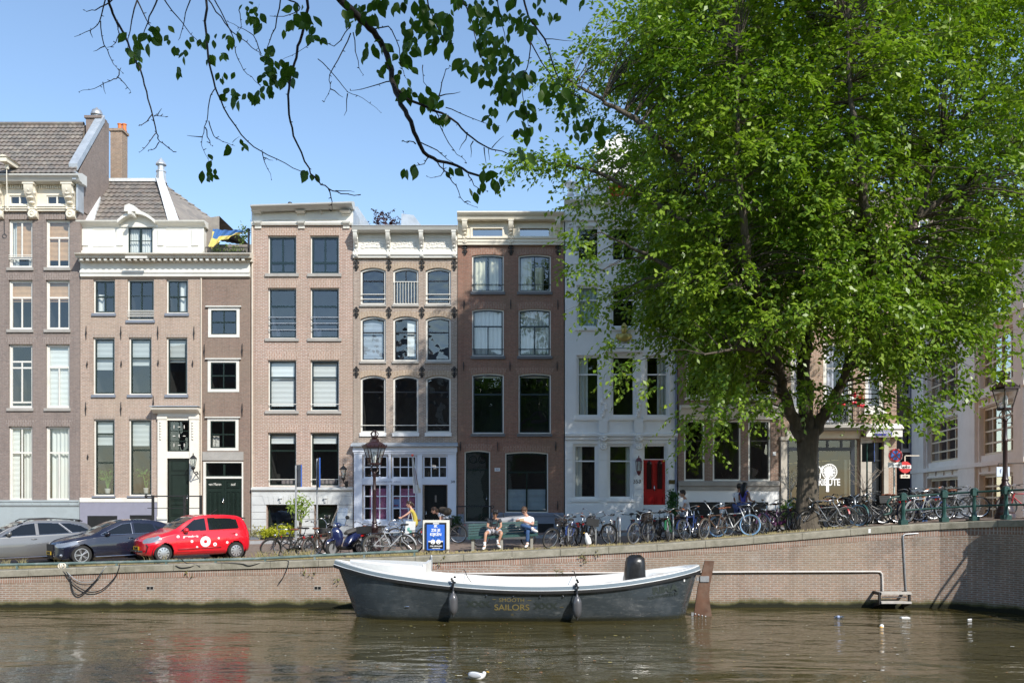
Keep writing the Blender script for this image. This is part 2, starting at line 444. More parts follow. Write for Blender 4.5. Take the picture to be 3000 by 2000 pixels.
# ------ the near bank (behind the camera): quay, street, house row seen only in reflections
mb=MB();mb.box(-80,16,-60,-27.2,-1,1.65)
setp(mb.build('near_quay',ROAD),'near bank quay and street','quay',kind='structure')
OB=[brick('near_brick_a',(0.13,0.075,0.055),(0.10,0.06,0.045),(0.2,0.18,0.16)),brick('near_brick_b',(0.2,0.13,0.09),(0.16,0.10,0.075),(0.22,0.2,0.18)),paint('near_plaster',(0.42,0.40,0.36),0.8)]
x=-34.0
for k,(wd,h,g)in enumerate([(7,15,0),(6,13.5,1),(7.5,16,0),(6,14,1),(6.5,15.5,2),(6,13,0),(7,16,1),(6.5,14.5,0),(8,15,1)]):
 b=thing('canal_house','canal house on the near bank behind the viewer','house',(x+wd/2,-41,1.65),'houses on the near bank')
 mb=MB();mb.box(x+0.01,x+wd-0.01,-52,-41,1.6,h);mb.build('wall',OB[g],b)
 mb=MB();mb.prismx([(-52,h),(-41,h),(-43.5,h+3),(-49.5,h+3)],x+0.02,x+wd-0.02);mb.build('roof',paint('near_roof',(0.09,0.075,0.065),0.8),b)
 x+=wd
# ------ kit for the canal houses
FY=12.0
class House:
 def __init__(s,name,label,x0,x1,ytop,wall,lint,Y=FY,depth=9.0,zb=None,cat='canal house'):
  s.Y,s.wallm,s.lint=Y,wall,lint
  s.x0,s.x1=WX(x0,Y)+0.003,WX(x1,Y)-0.003
  s.zt=WZ(ytop,Y);s.zb=0.8 if zb is None else zb;s.depth=depth
  s.root=thing(name,label,cat,((s.x0+s.x1)/2,Y,gz((s.x0+s.x1)/2,Y)))
  s.holes,s.extra=[],MB()
  s.anch=0
 def X(s,px,dy=0):return WX(px,s.Y+dy)
 def Z(s,py,dy=0):return WZ(py,s.Y+dy)
 def part(s,name,mb,mats,**k):return mb.build(name,mats,s.root,**k)
 def finish(s,side=True,top=True,split=None):
  xs=sorted({s.x0,s.x1,*[h[0]for h in s.holes],*[h[1]for h in s.holes]}|({split}if split else set()))
  zs=sorted({s.zb,s.zt,*[h[2]for h in s.holes],*[h[3]for h in s.holes]})
  mb=s.extra
  for i in range(len(xs)-1):
   for j in range(len(zs)-1):
    cx,cz=(xs[i]+xs[i+1])/2,(zs[j]+zs[j+1])/2
    if any(h[0]<cx<h[1]and h[2]<cz<h[3]for h in s.holes):continue
    mb.face([(xs[i],s.Y,zs[j]),(xs[i+1],s.Y,zs[j]),(xs[i+1],s.Y,zs[j+1]),(xs[i],s.Y,zs[j+1])],1 if split and cx>split else 0)
  for a,b,c,d in s.holes:
   y0,y1=s.Y,s.Y+0.3
   for q in([(a,y0,c),(a,y1,c),(a,y1,d),(a,y0,d)],[(b,y1,c),(b,y0,c),(b,y0,d),(b,y1,d)],[(a,y0,d),(a,y1,d),(b,y1,d),(b,y0,d)],[(a,y1,c),(a,y0,c),(b,y0,c),(b,y1,c)]):mb.face(q)
  Yb=s.Y+s.depth
  if side:
   mb.face([(s.x0,Yb,s.zb),(s.x0,s.Y,s.zb),(s.x0,s.Y,s.zt),(s.x0,Yb,s.zt)])
   mb.face([(s.x1,s.Y,s.zb),(s.x1,Yb,s.zb),(s.x1,Yb,s.zt),(s.x1,s.Y,s.zt)])
   mb.face([(s.x1,Yb,s.zb),(s.x0,Yb,s.zb),(s.x0,Yb,s.zt),(s.x1,Yb,s.zt)])
  if top:mb.face([(s.x0,s.Y,s.zt),(s.x1,s.Y,s.zt),(s.x1,Yb,s.zt),(s.x0,Yb,s.zt)])
  return mb.build('wall',s.wallm,s.root)
 def lintel(s,par,x0,x1,z,h=0.36,fl=0.12,rise=0.0,mat=None):
  mb=MB();n=9 if rise else 1;P=[]
  lo,hi=[],[]
  for i in range(n+1):
   u=i/n;e=rise*(1-(2*u-1)**2)
   lo.append((x0+(x1-x0)*u,z-rise+e));hi.append((x0-fl+(x1-x0+2*fl)*u,z-rise+e*0.8+h))
  y0=s.Y-0.004
  for i in range(n):mb.face([(lo[i][0],y0,lo[i][1]),(lo[i+1][0],y0,lo[i+1][1]),(hi[i+1][0],y0,hi[i+1][1]),(hi[i][0],y0,hi[i][1])])
  return mb.build('lintel',mat or s.lint,par)
 def win(s,x0,x1,y0,y1,fr=WHITE,sash=GREEN,fw=0.075,sw=0.05,tr=(),mu=(),bars=None,sill=STONE,silh=0.1,silo=0.06,lint=0.36,fl=0.1,rise=0.0,blind=None,curt=None,glass=GLASS,rec=0.09,room=True,open_=None,rail=None,name='window',label=None,trm=None,parent=None,roomm=None):
  a,b,c,d=s.X(x0),s.X(x1),s.Z(y1),s.Z(y0)
  s.holes.append((a,b,c,d));Y=s.Y
  mb=MB();f0,f1=Y+rec,Y+rec+0.09
  zt=d-rise
  mb.box(a,a+fw,f0,f1,c,zt);mb.box(b-fw,b,f0,f1,c,zt);mb.box(a+fw,b-fw,f0,f1,c,c+fw)
  if rise:
   n=9;pr=lambda u:(a+(b-a)*u,zt+rise*(1-(2*u-1)**2))
   for i in range(n):
    p,q=pr(i/n),pr((i+1)/n)
    mb.prism([(p[0],p[1]-fw*1.2-(0.03 if 0 else 0)),(q[0],q[1]-fw*1.2),q,p],f0-0.001,f1)
    s.extra.face([(p[0],Y,p[1]),(q[0],Y,q[1]),(q[0],Y,d),(p[0],Y,d)])
    s.extra.face([(p[0],Y,p[1]),(p[0],Y+0.3,p[1]),(q[0],Y+0.3,q[1]),(q[0],Y,q[1])])
  else:mb.box(a+fw,b-fw,f0,f1,d-fw,d)
  w=mb.build(name,fr,s.root)
  if label:w['label']=label
  ai,bi,ci,di=a+fw,b-fw,c+fw,(d-fw if not rise else d-fw*1.2)
  if open_=='none':ci=c
  g0,g1=Y+rec+0.028,Y+rec+0.075
  mb=MB();H=di-ci
  mb.box(ai,ai+sw,g0,g1,ci,zt if rise else di);mb.box(bi-sw,bi,g0,g1,ci,zt if rise else di);mb.box(ai+sw,bi-sw,g0,g1,ci,ci+sw)
  if rise:
   for i in range(n):
    p,q=pr(i/n),pr((i+1)/n);o=fw*1.2
    mb.prism([(p[0],p[1]-o-sw),(q[0],q[1]-o-sw),(q[0],q[1]-o),(p[0],p[1]-o)],g0,g1)
  else:mb.box(ai+sw,bi-sw,g0,g1,di-sw,di)
  zsplit=[di]+[di-H*f for f in tr]+[ci]
  for f in tr:mb.box(ai+sw,bi-sw,g0-0.006,g1-0.004,di-H*f-sw*0.6,di-H*f+sw*0.6)
  for k,m_ in enumerate(mu):
   for f in(m_ or[]):
    xx=ai+(bi-ai)*f;wv=sw if len(m_)==1 else sw*0.5
    mb.box(xx-wv*0.5,xx+wv*0.5,g0+0.004,g1-0.006,zsplit[k+1]+sw*0.5,zsplit[k]-sw*0.5)
  if bars:
   for k,fs in bars:
    for f in fs:
     zz=zsplit[k]+(zsplit[k+1]-zsplit[k])*f
     mb.box(ai+sw,bi-sw,g0+0.008,g1-0.01,zz-0.016,zz+0.016)
  mb.build('sash',sash,w)
  gp=MB();yg=Y+rec+0.055;ta,tb_=random.uniform(-.012,.012),random.uniform(-.016,.016);gp.face([(ai,yg-ta-tb_,ci),(bi,yg+ta-tb_,ci),(bi,yg+ta+tb_,d),(ai,yg-ta+tb_,d)]);gp.build('pane',glass,w)
  if sill:
   mb=MB();mb.box(a-silo,b+silo,Y-0.07,Y+rec-0.002,c-silh,c-0.002);mb.build('sill',sill,w)
  if lint:s.lintel(w,a-0.02,b+0.02,d,lint,fl,rise)
  if blind:
   for bl in(blind if isinstance(blind,list)else[blind]):
    bm_,t0,t1=bl[:3];l,r=bl[3:5]if len(bl)>3 else(0,1)
    mb=MB();yb=Y+rec+0.14;z1,z0=di-H*t0,di-H*t1;k=max(2,int((z1-z0)/0.22));P=[]
    for i in range(k*2+1):
     zz=z1+(z0-z1)*i/(k*2);P.append([(ai+(bi-ai)*l,yb+(0.012 if i%2 else 0),zz),(ai+(bi-ai)*r,yb+(0.012 if i%2 else 0),zz)])
    mb.grid(P);mb.build('blind',bm_,w)
  if curt:
   for cm,l,r,*tb in curt:
    t0,t1=tb if tb else(0,1)
    mb=MB();P=[[],[]];k=max(6,int((r-l)*(bi-ai)/0.03));ph=random.random()*6
    for i in range(k+1):
     u=l+(r-l)*i/k;xx=ai+(bi-ai)*u;dy=0.035*math.sin(i*1.05+ph)+0.015*math.sin(i*0.41+ph*2)
     P[0].append((xx,Y+rec+0.2+dy*0.7,di-H*t0));P[1].append((xx,Y+rec+0.2+dy*1.2,di-H*t1))
    mb.grid(P);mb.build('curtain',cm,w,smooth=True)
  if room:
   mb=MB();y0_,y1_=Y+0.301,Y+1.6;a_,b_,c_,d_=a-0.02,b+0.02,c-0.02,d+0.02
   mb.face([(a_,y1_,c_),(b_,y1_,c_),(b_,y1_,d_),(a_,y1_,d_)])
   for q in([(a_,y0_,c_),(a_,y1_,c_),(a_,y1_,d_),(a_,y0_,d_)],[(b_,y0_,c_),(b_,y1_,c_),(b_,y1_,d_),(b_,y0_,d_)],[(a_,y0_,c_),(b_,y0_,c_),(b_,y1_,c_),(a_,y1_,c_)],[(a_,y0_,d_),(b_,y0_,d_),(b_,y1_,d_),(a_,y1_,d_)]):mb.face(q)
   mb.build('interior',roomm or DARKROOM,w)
  if rail:
   hs,nv,rm=rail;mb=MB()
   for f in hs:mb.box(a-0.0,b+0.0,Y+0.01,Y+0.035,c+(d-c)*f-0.014,c+(d-c)*f+0.014)
   for k in range(nv):
    xx=a+(b-a)*(k+0.5)/nv;mb.box(xx-0.01,xx+0.01,Y+0.014,Y+0.031,c+(d-c)*min(hs),c+(d-c)*max(hs))
   mb.build('guard_rail',rm,w)
  return w
 def anchor(s,px,py,L=0.75,orn=False):
  mb=MB();x,z=s.X(px),s.Z(py)
  mb.tube([(x,s.Y-0.03,z-L/2),(x,s.Y-0.045,z),(x,s.Y-0.03,z+L/2)],[0.012,0.026,0.012],5)
  mb.box(x-0.02,x+0.02,s.Y-0.07,s.Y+0.0,z-0.05,z+0.05)
  if orn:
   for dx,dz,r in((0.07,0.1,0.05),(-0.07,0.1,0.05),(0.06,-0.08,0.045),(-0.06,-0.08,0.045),(0,L/2-0.02,0.05),(0,-L/2+0.02,0.045)):
    mb.torus((x+dx,s.Y-0.03,z+dz),r,0.017,9,5,ax='y')
  mb.build('wall_anchor',IRON,s.root)
 def corbel(s,px,ytop,ybot,wpx,proj,mat=WHITE,carve=True,Y=None):
  Y=s.Y if Y is None else Y
  x,z1,z0=s.X(px),s.Z(ytop,-0.2),s.Z(ybot,-0.1);w=wpx/2*(Y+D)/F;H=z1-z0;p=proj
  prof=[(0,0),(-0.10*p,0.0),(-0.30*p,0.05),(-0.34*p,0.14),(-0.22*p,0.24),(-0.26*p,0.38),(-0.45*p,0.52),(-0.75*p,0.66),(-0.95*p,0.78),(-0.98*p,0.88),(-p,0.94),(-p,1),(0,1)]
  mb=MB();mb.prismx([(Y+a,z0+b*H)for a,b in prof],x-w*0.8,x+w*0.8)
  mb.box(x-w,x+w,Y-p*1.04,Y+0.001,z1-0.05*H,z1+0.002)
  if carve:
   mb.torus((x,Y-0.72*p,z0+0.80*H),w*0.62,w*0.30,10,6,ax='y');mb.ball((x,Y-0.80*p,z0+0.80*H),w*0.4,7,5)
   mb.ball((x,Y-0.5*p,z0+0.6*H),(w*0.75,w*0.6,H*0.06),8,5);mb.ball((x,Y-0.36*p,z0+0.46*H),(w*0.55,w*0.5,H*0.05),8,5)
   mb.torus((x,Y-0.32*p,z0+0.14*H),w*0.55,w*0.3,10,6,ax='y');mb.ball((x,Y-0.36*p,z0+0.13*H),w*0.35,7,5)
   for sx in(-1,1):
    mb.ball((x+sx*w*0.75,Y-0.66*p,z0+0.72*H),(w*0.35,w*0.4,H*0.06),7,5);mb.ball((x+sx*w*0.6,Y-0.3*p,z0+0.30*H),(w*0.3,w*0.35,H*0.06),7,5)
  s.part('bracket',mb,mat,smooth=40)
 def cornice(s,name,x0,x1,prof,mat=WHITE,tilt=0.0,dy0=-0.4):
  X0,X1=s.X(x0,dy0),s.X(x1,dy0)
  pts=[(s.Y-p,s.Z(py,-p))for p,py in prof]
  poly=[(s.Y+0.15,pts[0][1])]+pts+[(s.Y+0.15,pts[-1][1])]
  mb=MB();mb.prismx(poly,X0,X1,dz=tilt)
  return s.part(name,mb,mat)
def text_mesh(txt,size,name,mat,parent,M,ext=0.004,align='CENTER',sx=1.0,bold=0.0):
 c=bpy.data.curves.new('t','FONT');c.body=txt;c.size=size;c.extrude=ext;c.align_x=align;c.align_y='CENTER';c.offset=bold
 o=bpy.data.objects.new('t',c);COL.objects.link(o)
 dg=bpy.context.evaluated_depsgraph_get();me=bpy.data.meshes.new_from_object(o.evaluated_get(dg))
 bpy.data.objects.remove(o);bpy.data.curves.remove(c)
 me.name=name;off=ORI.get(parent,Vector((0,0,0)))if parent else Vector((0,0,0))
 me.transform(Matrix.Translation(-off)@M@Matrix.Diagonal((sx,1,1,1)))
 me.materials.clear();me.materials.append(mat)
 ob=bpy.data.objects.new(name,me);COL.objects.link(ob)
 if parent:ob.parent=parent
 ORI[ob]=off
 return ob
def MF(x,y,z,rz=0.0):
 return Matrix.Translation((x,y,z))@Matrix.Rotation(rz,4,'Z')@Matrix.Rotation(PI/2,4,'X')
def tiled_roof(name,A,B,C,Dd,mat,parent,nu,nv,amp=0.035):
 """pantile surface over the quad A (left eave) B (right eave) C (right ridge) D (left ridge): nv courses, nu tiles per course"""
 A,B,C,Dd=map(Vector,(A,B,C,Dd));nrm=(B-A).cross(Dd-A).normalized()
 mb=MB();P=[]
 W=max((B-A).length,(C-Dd).length);L=(Dd-A).length
 k=6
 for j in range(nv):
  for e in(0,1):
   v=(j+e*0.999)/nv;a=A.lerp(Dd,v);b=B.lerp(C,v);row=[]
   wd=(b-a).length;dirn=(b-a)/max(wd,1e-6)
   n=nu*k
   for i in range(n+1):
    u=i/n;p=a.lerp(b,u);ph=(p-A).dot((B-A).normalized())/(W/nu)
    hgt=amp*(0.5+0.5*math.sin(2*PI*ph))+(0.045 if e==0 else 0.0)
    row.append(p+nrm*hgt)
   P.append(row)
 mb.grid(P)
 return mb.build(name,mat,parent,smooth=50)
def tilemat(name,c1,c2):
 m,t,b=_new(name)
 tc=N(t,'TexCoord');uv=N(t,'UVMap')
 v=N(t,'TexVoronoi',i_Scale=3.4,i_Randomness=0.9);t.links.new(tc.outputs['Object'],v.inputs['Vector'])
 nz=N(t,'TexNoise',i_Scale=2.2,i_Detail=8.0,i_Roughness=0.7);t.links.new(tc.outputs['Object'],nz.inputs['Vector'])
 sp=N(t,'SeparateColor');t.links.new(v.outputs['Color'],sp.inputs[0])
 c=mixc(t,sp.outputs[0],c1,c2)
 c=mixc(t,ramp(t,nz.outputs[0],0.5,0.72,0,0.6),c,(0.36,0.33,0.27))
 t.links.new(c,b.inputs['Base Color']);b.inputs['Roughness'].default_value=0.75
 MATS[name]=m
 return m
TILE=tilemat('roof_pantiles',(0.20,0.165,0.14),(0.135,0.125,0.115))
# ====== house A: dark brown brick at the left edge
B1=brick('brick_grey_brown',(0.245,0.185,0.16),(0.185,0.145,0.13),(0.26,0.23,0.21),bh=0.06,samt=0.25)
L1=brick('arch_grey_brown',(0.235,0.18,0.155),(0.18,0.14,0.125),(0.36,0.32,0.29),soldier=True,bh=0.075,samt=0.1)
h=House('brick_house','dark grey brown brick house with tiled roof and chimney at the left edge',-230,234,618,B1,L1)
for y0,y1,cfg in((643,784,0),(820,965,1),(1008,1195,2),(1248,1466,3)):
 for k,(a,b)in enumerate(((-196,-126),(-86,-16),(25,95),(134,204))):
  kw=dict(fr=WHITE,sash=WHITE,sw=0.06,fw=0.05,lint=0.30,fl=0.16,silh=0.13,rec=0.1)
  if cfg==0:
   if k==2:h.win(a,b,y0,y1,mu=[[0.5]],curt=[(CURTAIN,0,0.3),(CURTAIN,0.72,1)],blind=(BLINDT,0,0.75,0.2,0.9),tr=(0.8,),rail=([0.18,0.22,0.26],0,WHITE),label='window with its casement standing ajar behind a white board',**kw)
   else:h.win(a,b,y0,y1,tr=(0.36,),mu=[[],[0.5]],blind=[(BLINDT,0,0.84)],**kw)
  elif cfg==1:
   h.win(a,b,y0,y1,tr=(0.34,),mu=[[],[0.5]],blind=[(BLINDT,0,0.42)],**kw)
  elif cfg==2:
   if k==3:h.win(a,b,y0,y1,tr=(0.35,),mu=[[],[0.5]],blind=[(SHUT,0,1)],label='window closed by white inner shutters',**kw)
   else:h.win(a,b,y0,y1,tr=(0.26,0.36,0.92),mu=[[],[0.5],[0.5],[]],**kw)
  else:
   h.win(a,b,y0,y1,tr=(0.35,),mu=[[0.5],[0.5]]if k==2 else[[],[0.5]],curt=[(CURTAIN,0.5 if k%2==0 else 0.08,1)],blind=[(SHUT,0,1,0,0.34)]if k==2 else None,**kw)
 h.anch+=1
GB=paint('plinth_blue_grey',(0.33,0.38,0.39),0.7,var=0.06,sc=1.5,dirt=(0.2,0.22,0.22),damt=0.4)
mb=MB();mb.box(h.x0,h.x1,FY-0.06,FY-0.002,0.9,h.Z(1484));h.part('plinth',mb,GB)
mb=MB();mb.prismx([(FY-0.002,h.Z(1483)),(FY-0.07,h.Z(1483)),(FY-0.11,h.Z(1479)),(FY-0.11,h.Z(1470)),(FY-0.14,h.Z(1469)),(FY-0.14,h.Z(1466)),(FY-0.002,h.Z(1464))],h.x0,h.x1)
for px in range(-200,234,27):mb.torus((h.X(px),FY-0.11,h.Z(1474.5)),0.035,0.012,8,5,ax='y')
h.part('plinth_moulding',mb,GB)
# attic frieze with little windows, dentils, consoles and gutter
z0,z1=h.Z(618),h.Z(534)
mb=MB();xs_=sorted([h.x0,h.x1]+[h.X(p)for p in(-140,-80,31,89,139,199)])
for i in range(len(xs_)-1):
 if i in(1,3,5):mb.box(xs_[i],xs_[i+1],FY-0.10,FY+0.2,z0,h.Z(601));mb.box(xs_[i],xs_[i+1],FY-0.10,FY+0.2,h.Z(575),z1)
 else:mb.box(xs_[i],xs_[i+1],FY-0.10,FY+0.2,z0,z1)
h.part('frieze',mb,CREAM)
for a,b in((-140,-80),(31,89),(139,199)):
 mb=MB();xa,xb,za,zb_=h.X(a),h.X(b),h.Z(601),h.Z(575)
 for q in((xa,xa+.05,za,zb_),(xb-.05,xb,za,zb_),(xa+.05,xb-.05,za,za+.05),(xa+.05,xb-.05,zb_-.05,zb_),((xa+xb)/2-.03,(xa+xb)/2+.03,za+.05,zb_-.05)):mb.box(q[0],q[1],FY-0.06,FY+0.0,q[2],q[3])
 w_=h.part('attic_window',mb,WHITE)
 g=MB();g.face([(xa,FY-0.02,za),(xb,FY-0.02,za),(xb,FY-0.02,zb_),(xa,FY-0.02,zb_)]);g.build('pane',GLASS,w_)
 g=MB();g.face([(xa,FY+0.15,za),(xb,FY+0.15,za),(xb,FY+0.15,zb_),(xa,FY+0.15,zb_)]);g.build('interior',DARKROOM,w_)
h.cornice('architrave',-230,232,[(0.12,618),(0.12,612),(0.17,611),(0.17,606),(0.21,604),(0.12,603)],CREAM,dy0=-.1)
mb=MB()
for px in np.arange(-225,230,6.5):mb.box(h.X(px),h.X(px+3.6),FY-0.17,FY-0.10,h.Z(556),h.Z(546))
mb.box(h.x0,h.x1,FY-0.16,FY-0.099,h.Z(545.5),h.Z(541));h.part('dentils',mb,CREAM)
h.cornice('gutter_cornice',-230,231,[(0.1,541),(0.30,538),(0.34,534),(0.52,530),(0.60,520),(0.70,513),(0.72,508),(0.30,507.5)],paint('gutter_grey_white',(0.58,0.58,0.55),0.5,var=0.06),dy0=-.6)
for px in(-112,0,100,211):h.corbel(px,541,641,33,0.52,CREAM)
RY=2.45
Ze,Zr=WZ(507,FY+0.0),WZ(367,FY+RY)
tiled_roof('roof',(h.x0,FY-0.64,WZ(509,FY-.64)),(h.X(224,-.6),FY-0.64,WZ(509,FY-.64)),(WX(249,FY+RY),FY+RY,Zr),(h.x0,FY+RY,Zr),TILE,h.root,32,13)
mb=MB();mb.prismx([(FY+RY,Zr),(FY+RY,Ze-1),(FY+2.85,Ze-1),(FY+2.85,Zr-.4)],h.x0,h.x1-.26);h.part('rear_roof',mb,TILE)
mb=MB();mb.tube([(h.x0,FY+RY,Zr+0.05),(WX(246,FY+RY),FY+RY,Zr+0.05)],0.11,8);h.part('ridge_tiles',mb,TILE)
xg=h.x1
mb=MB();mb.prismx([(FY,Ze-1.6),(FY,Ze+0.1),(FY+RY,Zr+0.25),(FY+2.9,Zr+0.25),(FY+2.9,Ze-1.6)],xg-0.22,xg-.002);h.part('gable_wall',mb,B1)
mb=MB()
dn=Vector((0,RY+0.3,Zr-Ze+0.15));
mb.prismx([(FY-0.30,Ze+0.0),(FY-0.34,Ze+0.30),(FY+RY-0.1,Zr+0.42),(FY+RY-0.1,Zr+0.1)],xg-0.33,xg+0.05)
h.part('lead_verge',mb,LEAD)
mb=MB();mb.box(xg-0.05,xg+0.12,FY-0.6,FY+0.4,h.Z(540),h.Z(516));mb.box(xg-0.02,xg+0.06,FY-0.3,FY+0.25,h.Z(622),h.Z(540));h.part('lead_box_end',mb,LEAD)
CB=brick('chimney_brick',(0.34,0.22,0.15),(0.27,0.18,0.13),(0.36,0.31,0.25),samt=0.2)
def chimney(h,px0,px1,Yc,dd,ytop,zbot,mat,pots,parent=None):
 x0,x1=WX(px0,Yc),WX(px1,Yc);zt=WZ(ytop,Yc)
 mb=MB();mb.box(x0+.04,x1-.04,Yc+.04,Yc+dd-.04,zbot,zt-0.12);mb.box(x0-.02,x1+.02,Yc-.02,Yc+dd+.02,zt-0.12,zt)
 c=mb.build('chimney',mat,parent or h.root)
 if pots=='cap':
  m2=MB();m2.lathe([(0.2,0),(0.2,.12),(0.27,.13),(0.27,.2),(0.2,.36),(0.08,.42),(0.03,.5)],((x0+x1)/2+.05,Yc+dd/2,zt),16);m2.build('chimney_cap',STEEL,c,smooth=40)
 else:
  for dx in pots:
   m2=MB();m2.lathe([(0.12,0),(0.12,.05),(0.1,.07),(0.095,.32),(0.12,.34),(0.12,.38)],(x0+dx,Yc+dd/2+dx*0.1,zt),12);m2.build('chimney_pot',paint('terracotta',(0.62,0.20,0.06),0.7),c,smooth=40)
chimney(h,248,295,FY+RY-0.3,0.62,338,Ze-0.5,B1,'cap')
# hoisting beam
mb=MB();xb_=h.X(30,-.7);mb.box(xb_-.14,xb_+.14,FY-1.25,FY+0.6,h.Z(503),h.Z(490));mb.prism([(xb_-.2,h.Z(490)),(xb_+.2,h.Z(490)),(xb_,h.Z(484))],FY-1.3,FY+0.9)
hb=h.part('hoist_beam',mb,CREAM)
mb=MB();mb.tube([(xb_-.02,FY-0.95,h.Z(503)),(xb_-.02,FY-0.93,h.Z(560)),(xb_,FY-0.93,h.Z(627))],0.02,5);mb.torus((xb_,FY-0.93,h.Z(632)),0.09,0.02,12,5);mb.box(xb_-.05,xb_+.05,FY-1.0,FY-0.88,h.Z(518),h.Z(505));mb.build('hoist_rope',CREAM,hb)
h.finish()
# ====== house B: beige brick with white attic and the narrow annex
B2=brick('brick_beige',(0.40,0.27,0.205),(0.33,0.235,0.185),(0.48,0.42,0.36),bh=0.06,samt=0.26)
B2b=brick('brick_annex',(0.26,0.165,0.125),(0.21,0.14,0.11),(0.25,0.21,0.18),bh=0.058,samt=0.2)
L2=brick('arch_beige',(0.34,0.25,0.20),(0.28,0.21,0.17),(0.46,0.41,0.36),soldier=True,bh=0.07,samt=0.1)
h=House('brick_house','beige brick house with white attic front, steep tiled roof and narrow dark annex',235,733.5,812,[B2,B2b],L2,depth=8)
S2=paint('sill_blue_grey',(0.20,0.22,0.26),0.6,var=0.1)
kw=dict(fr=WHITE,sash=GREEN,fw=0.06,sw=0.06,sill=S2,lint=0,silh=0.12,silo=0.05)
h.win(273,337,818,918,tr=(0.5,),mu=[[0.5],[0.5]],curt=[(CURTAIN,0.05,0.45,0.4,1)],**kw)
h.win(373,451,818,938,tr=(0.78,),mu=[[0.5],[0.5]],bars=[(0,[0.5])],rail=([0.1,0.145,0.19,0.235],0,WHITE),label='tall casement window with a white guard board',**kw)
h.win(487,551,818,918,tr=(0.5,),mu=[[0.5],[0.5]],curt=[(CURTAIN,0.55,0.9)],**kw)
kw['lint']=0.14;kw['fl']=0.02
for a,b,f in((272,336,0.56),(377,444,0.48),(487,549,0.42)):
 h.win(a,b,988,1156,tr=(0.35,),blind=[(BLIND,0,f)],**kw)
h.win(274,336,1227,1452,tr=(0.18,0.57),blind=[(BLIND,0,0.33)],**kw)
h.win(377,444,1227,1452,tr=(0.40,),blind=[(BLIND,0,0.34)],**kw)
# potted plants on the two ground floor sills (seen through the glass)
PLF=leafmat('houseplant_leaf',(0.10,0.22,0.04),(0.16,0.30,0.06),0.3)
def leaves_mesh(name,cs,n,spread,size,mat,parent,droop=0.0,seed=1):
 r=np.random.default_rng(seed);V,Fc=[],[]
 for c in cs:
  for k in range(n):
   p=np.array(c)+r.normal(0,1,3)*np.array(spread)
   d=r.normal(0,1,3);d[2]-=droop;d/=np.linalg.norm(d);s_=np.cross(d,r.normal(0,1,3));s_/=np.linalg.norm(s_)+1e-9
   L=size*(0.7+0.6*r.random());W=L*0.42;b=len(V)
   V+=[p-d*L/2,p-d*L*0.1+s_*W/2,p+d*L/2,p-d*L*0.1-s_*W/2];Fc.append((b,b+1,b+2,b+3))
 mb=MB();mb.add([tuple(v)for v in V],Fc);return mb.build(name,mat,parent)
def houseplant(px,py,top,sp):
 x,z=h.X(px),h.Z(py);zt=h.Z(top)
 t_=thing('potted_plant','green potted plant standing inside the ground floor window at pixel','plant',(x,FY+0.34,z))
 mb=MB();mb.lathe([(0.09,0),(0.13,0.26),(0.12,0.27)],(x,FY+0.38,z),12);mb.build('pot',paint('pot_grey',(0.5,0.48,0.45)),t_,smooth=40)
 mb=MB();cs=[]
 for k in range(9):
  a=random.random()*6.28;e=(x+math.cos(a)*sp,FY+0.38+0.05*math.sin(a),z+0.3+(zt-z-0.3)*random.uniform(0.4,1));mb.tube([(x,FY+.38,z+.2),((x+e[0])/2,FY+.38,e[2]*0.6+0.4*z+0.2),e],0.012,4);cs.append(e)
 mb.build('stem',PLF,t_);leaves_mesh('foliage',cs,12,(0.12,0.06,0.12),0.17,PLF,t_,0.4)
 return t_
t_=houseplant(304,1448,1385,0.25);t_['label']='big leafed green plant inside the left ground floor window of the beige house'
t_=houseplant(418,1446,1378,0.28);t_['label']='feathery green palm in a pale pot in the window beside the white door surround'
kw=dict(fr=WHITE,sash=GREEN,fw=0.13,sw=0.05,sill=None,lint=0,rec=-0.02)
for y0,y1 in((900,988),(1053,1148),(1224,1320)):
 a,b=(610,702)if y0<1000 else((609,701)if y0<1200 else(608,699))
 h.win(a,b,y0,y1,tr=(0.5,),mu=[[0.5],[0.5]],curt=[(paint('stacked_books',(0.6,0.55,0.5),var=0.6,sc=14),0.05,0.3,0.55,1)]if y0>1200 else None,**kw)
 mb=MB();mb.box(h.X(a)-.09,h.X(b)+.09,FY-0.1,FY-0.022,h.Z(y0)+.002,h.Z(y0)+.05);h.part('drip_board',mb,WHITE)
# cornice over the full width
h.cornice('frieze',235,732,[(0.05,813),(0.12,809),(0.12,800),(0.16,799),(0.16,793),(0.10,791),(0.10,768)],WHITE,dy0=-.1)
h.cornice('cornice',221,733,[(0.1,768),(0.22,766),(0.22,757),(0.48,755),(0.52,748),(0.62,744),(0.64,741),(0.1,740)],paint('cornice_cream',(0.66,0.62,0.53),0.5,dirt=(0.4,0.36,0.28),damt=0.3),dy0=-.5)
mb=MB()
for px in np.arange(238,728,17.5):mb.box(h.X(px,-.3),h.X(px+8.5,-.3),FY-0.44,FY-0.219,h.Z(765,-.3),h.Z(757.5,-.3))
h.part('modillions',mb,WHITE)
mb=MB();mb.box(h.X(370,-.6),h.X(433,-.6),FY-0.72,FY-0.641,h.Z(758,-.6),h.Z(752,-.6));h.part('cornice_block',mb,WHITE)
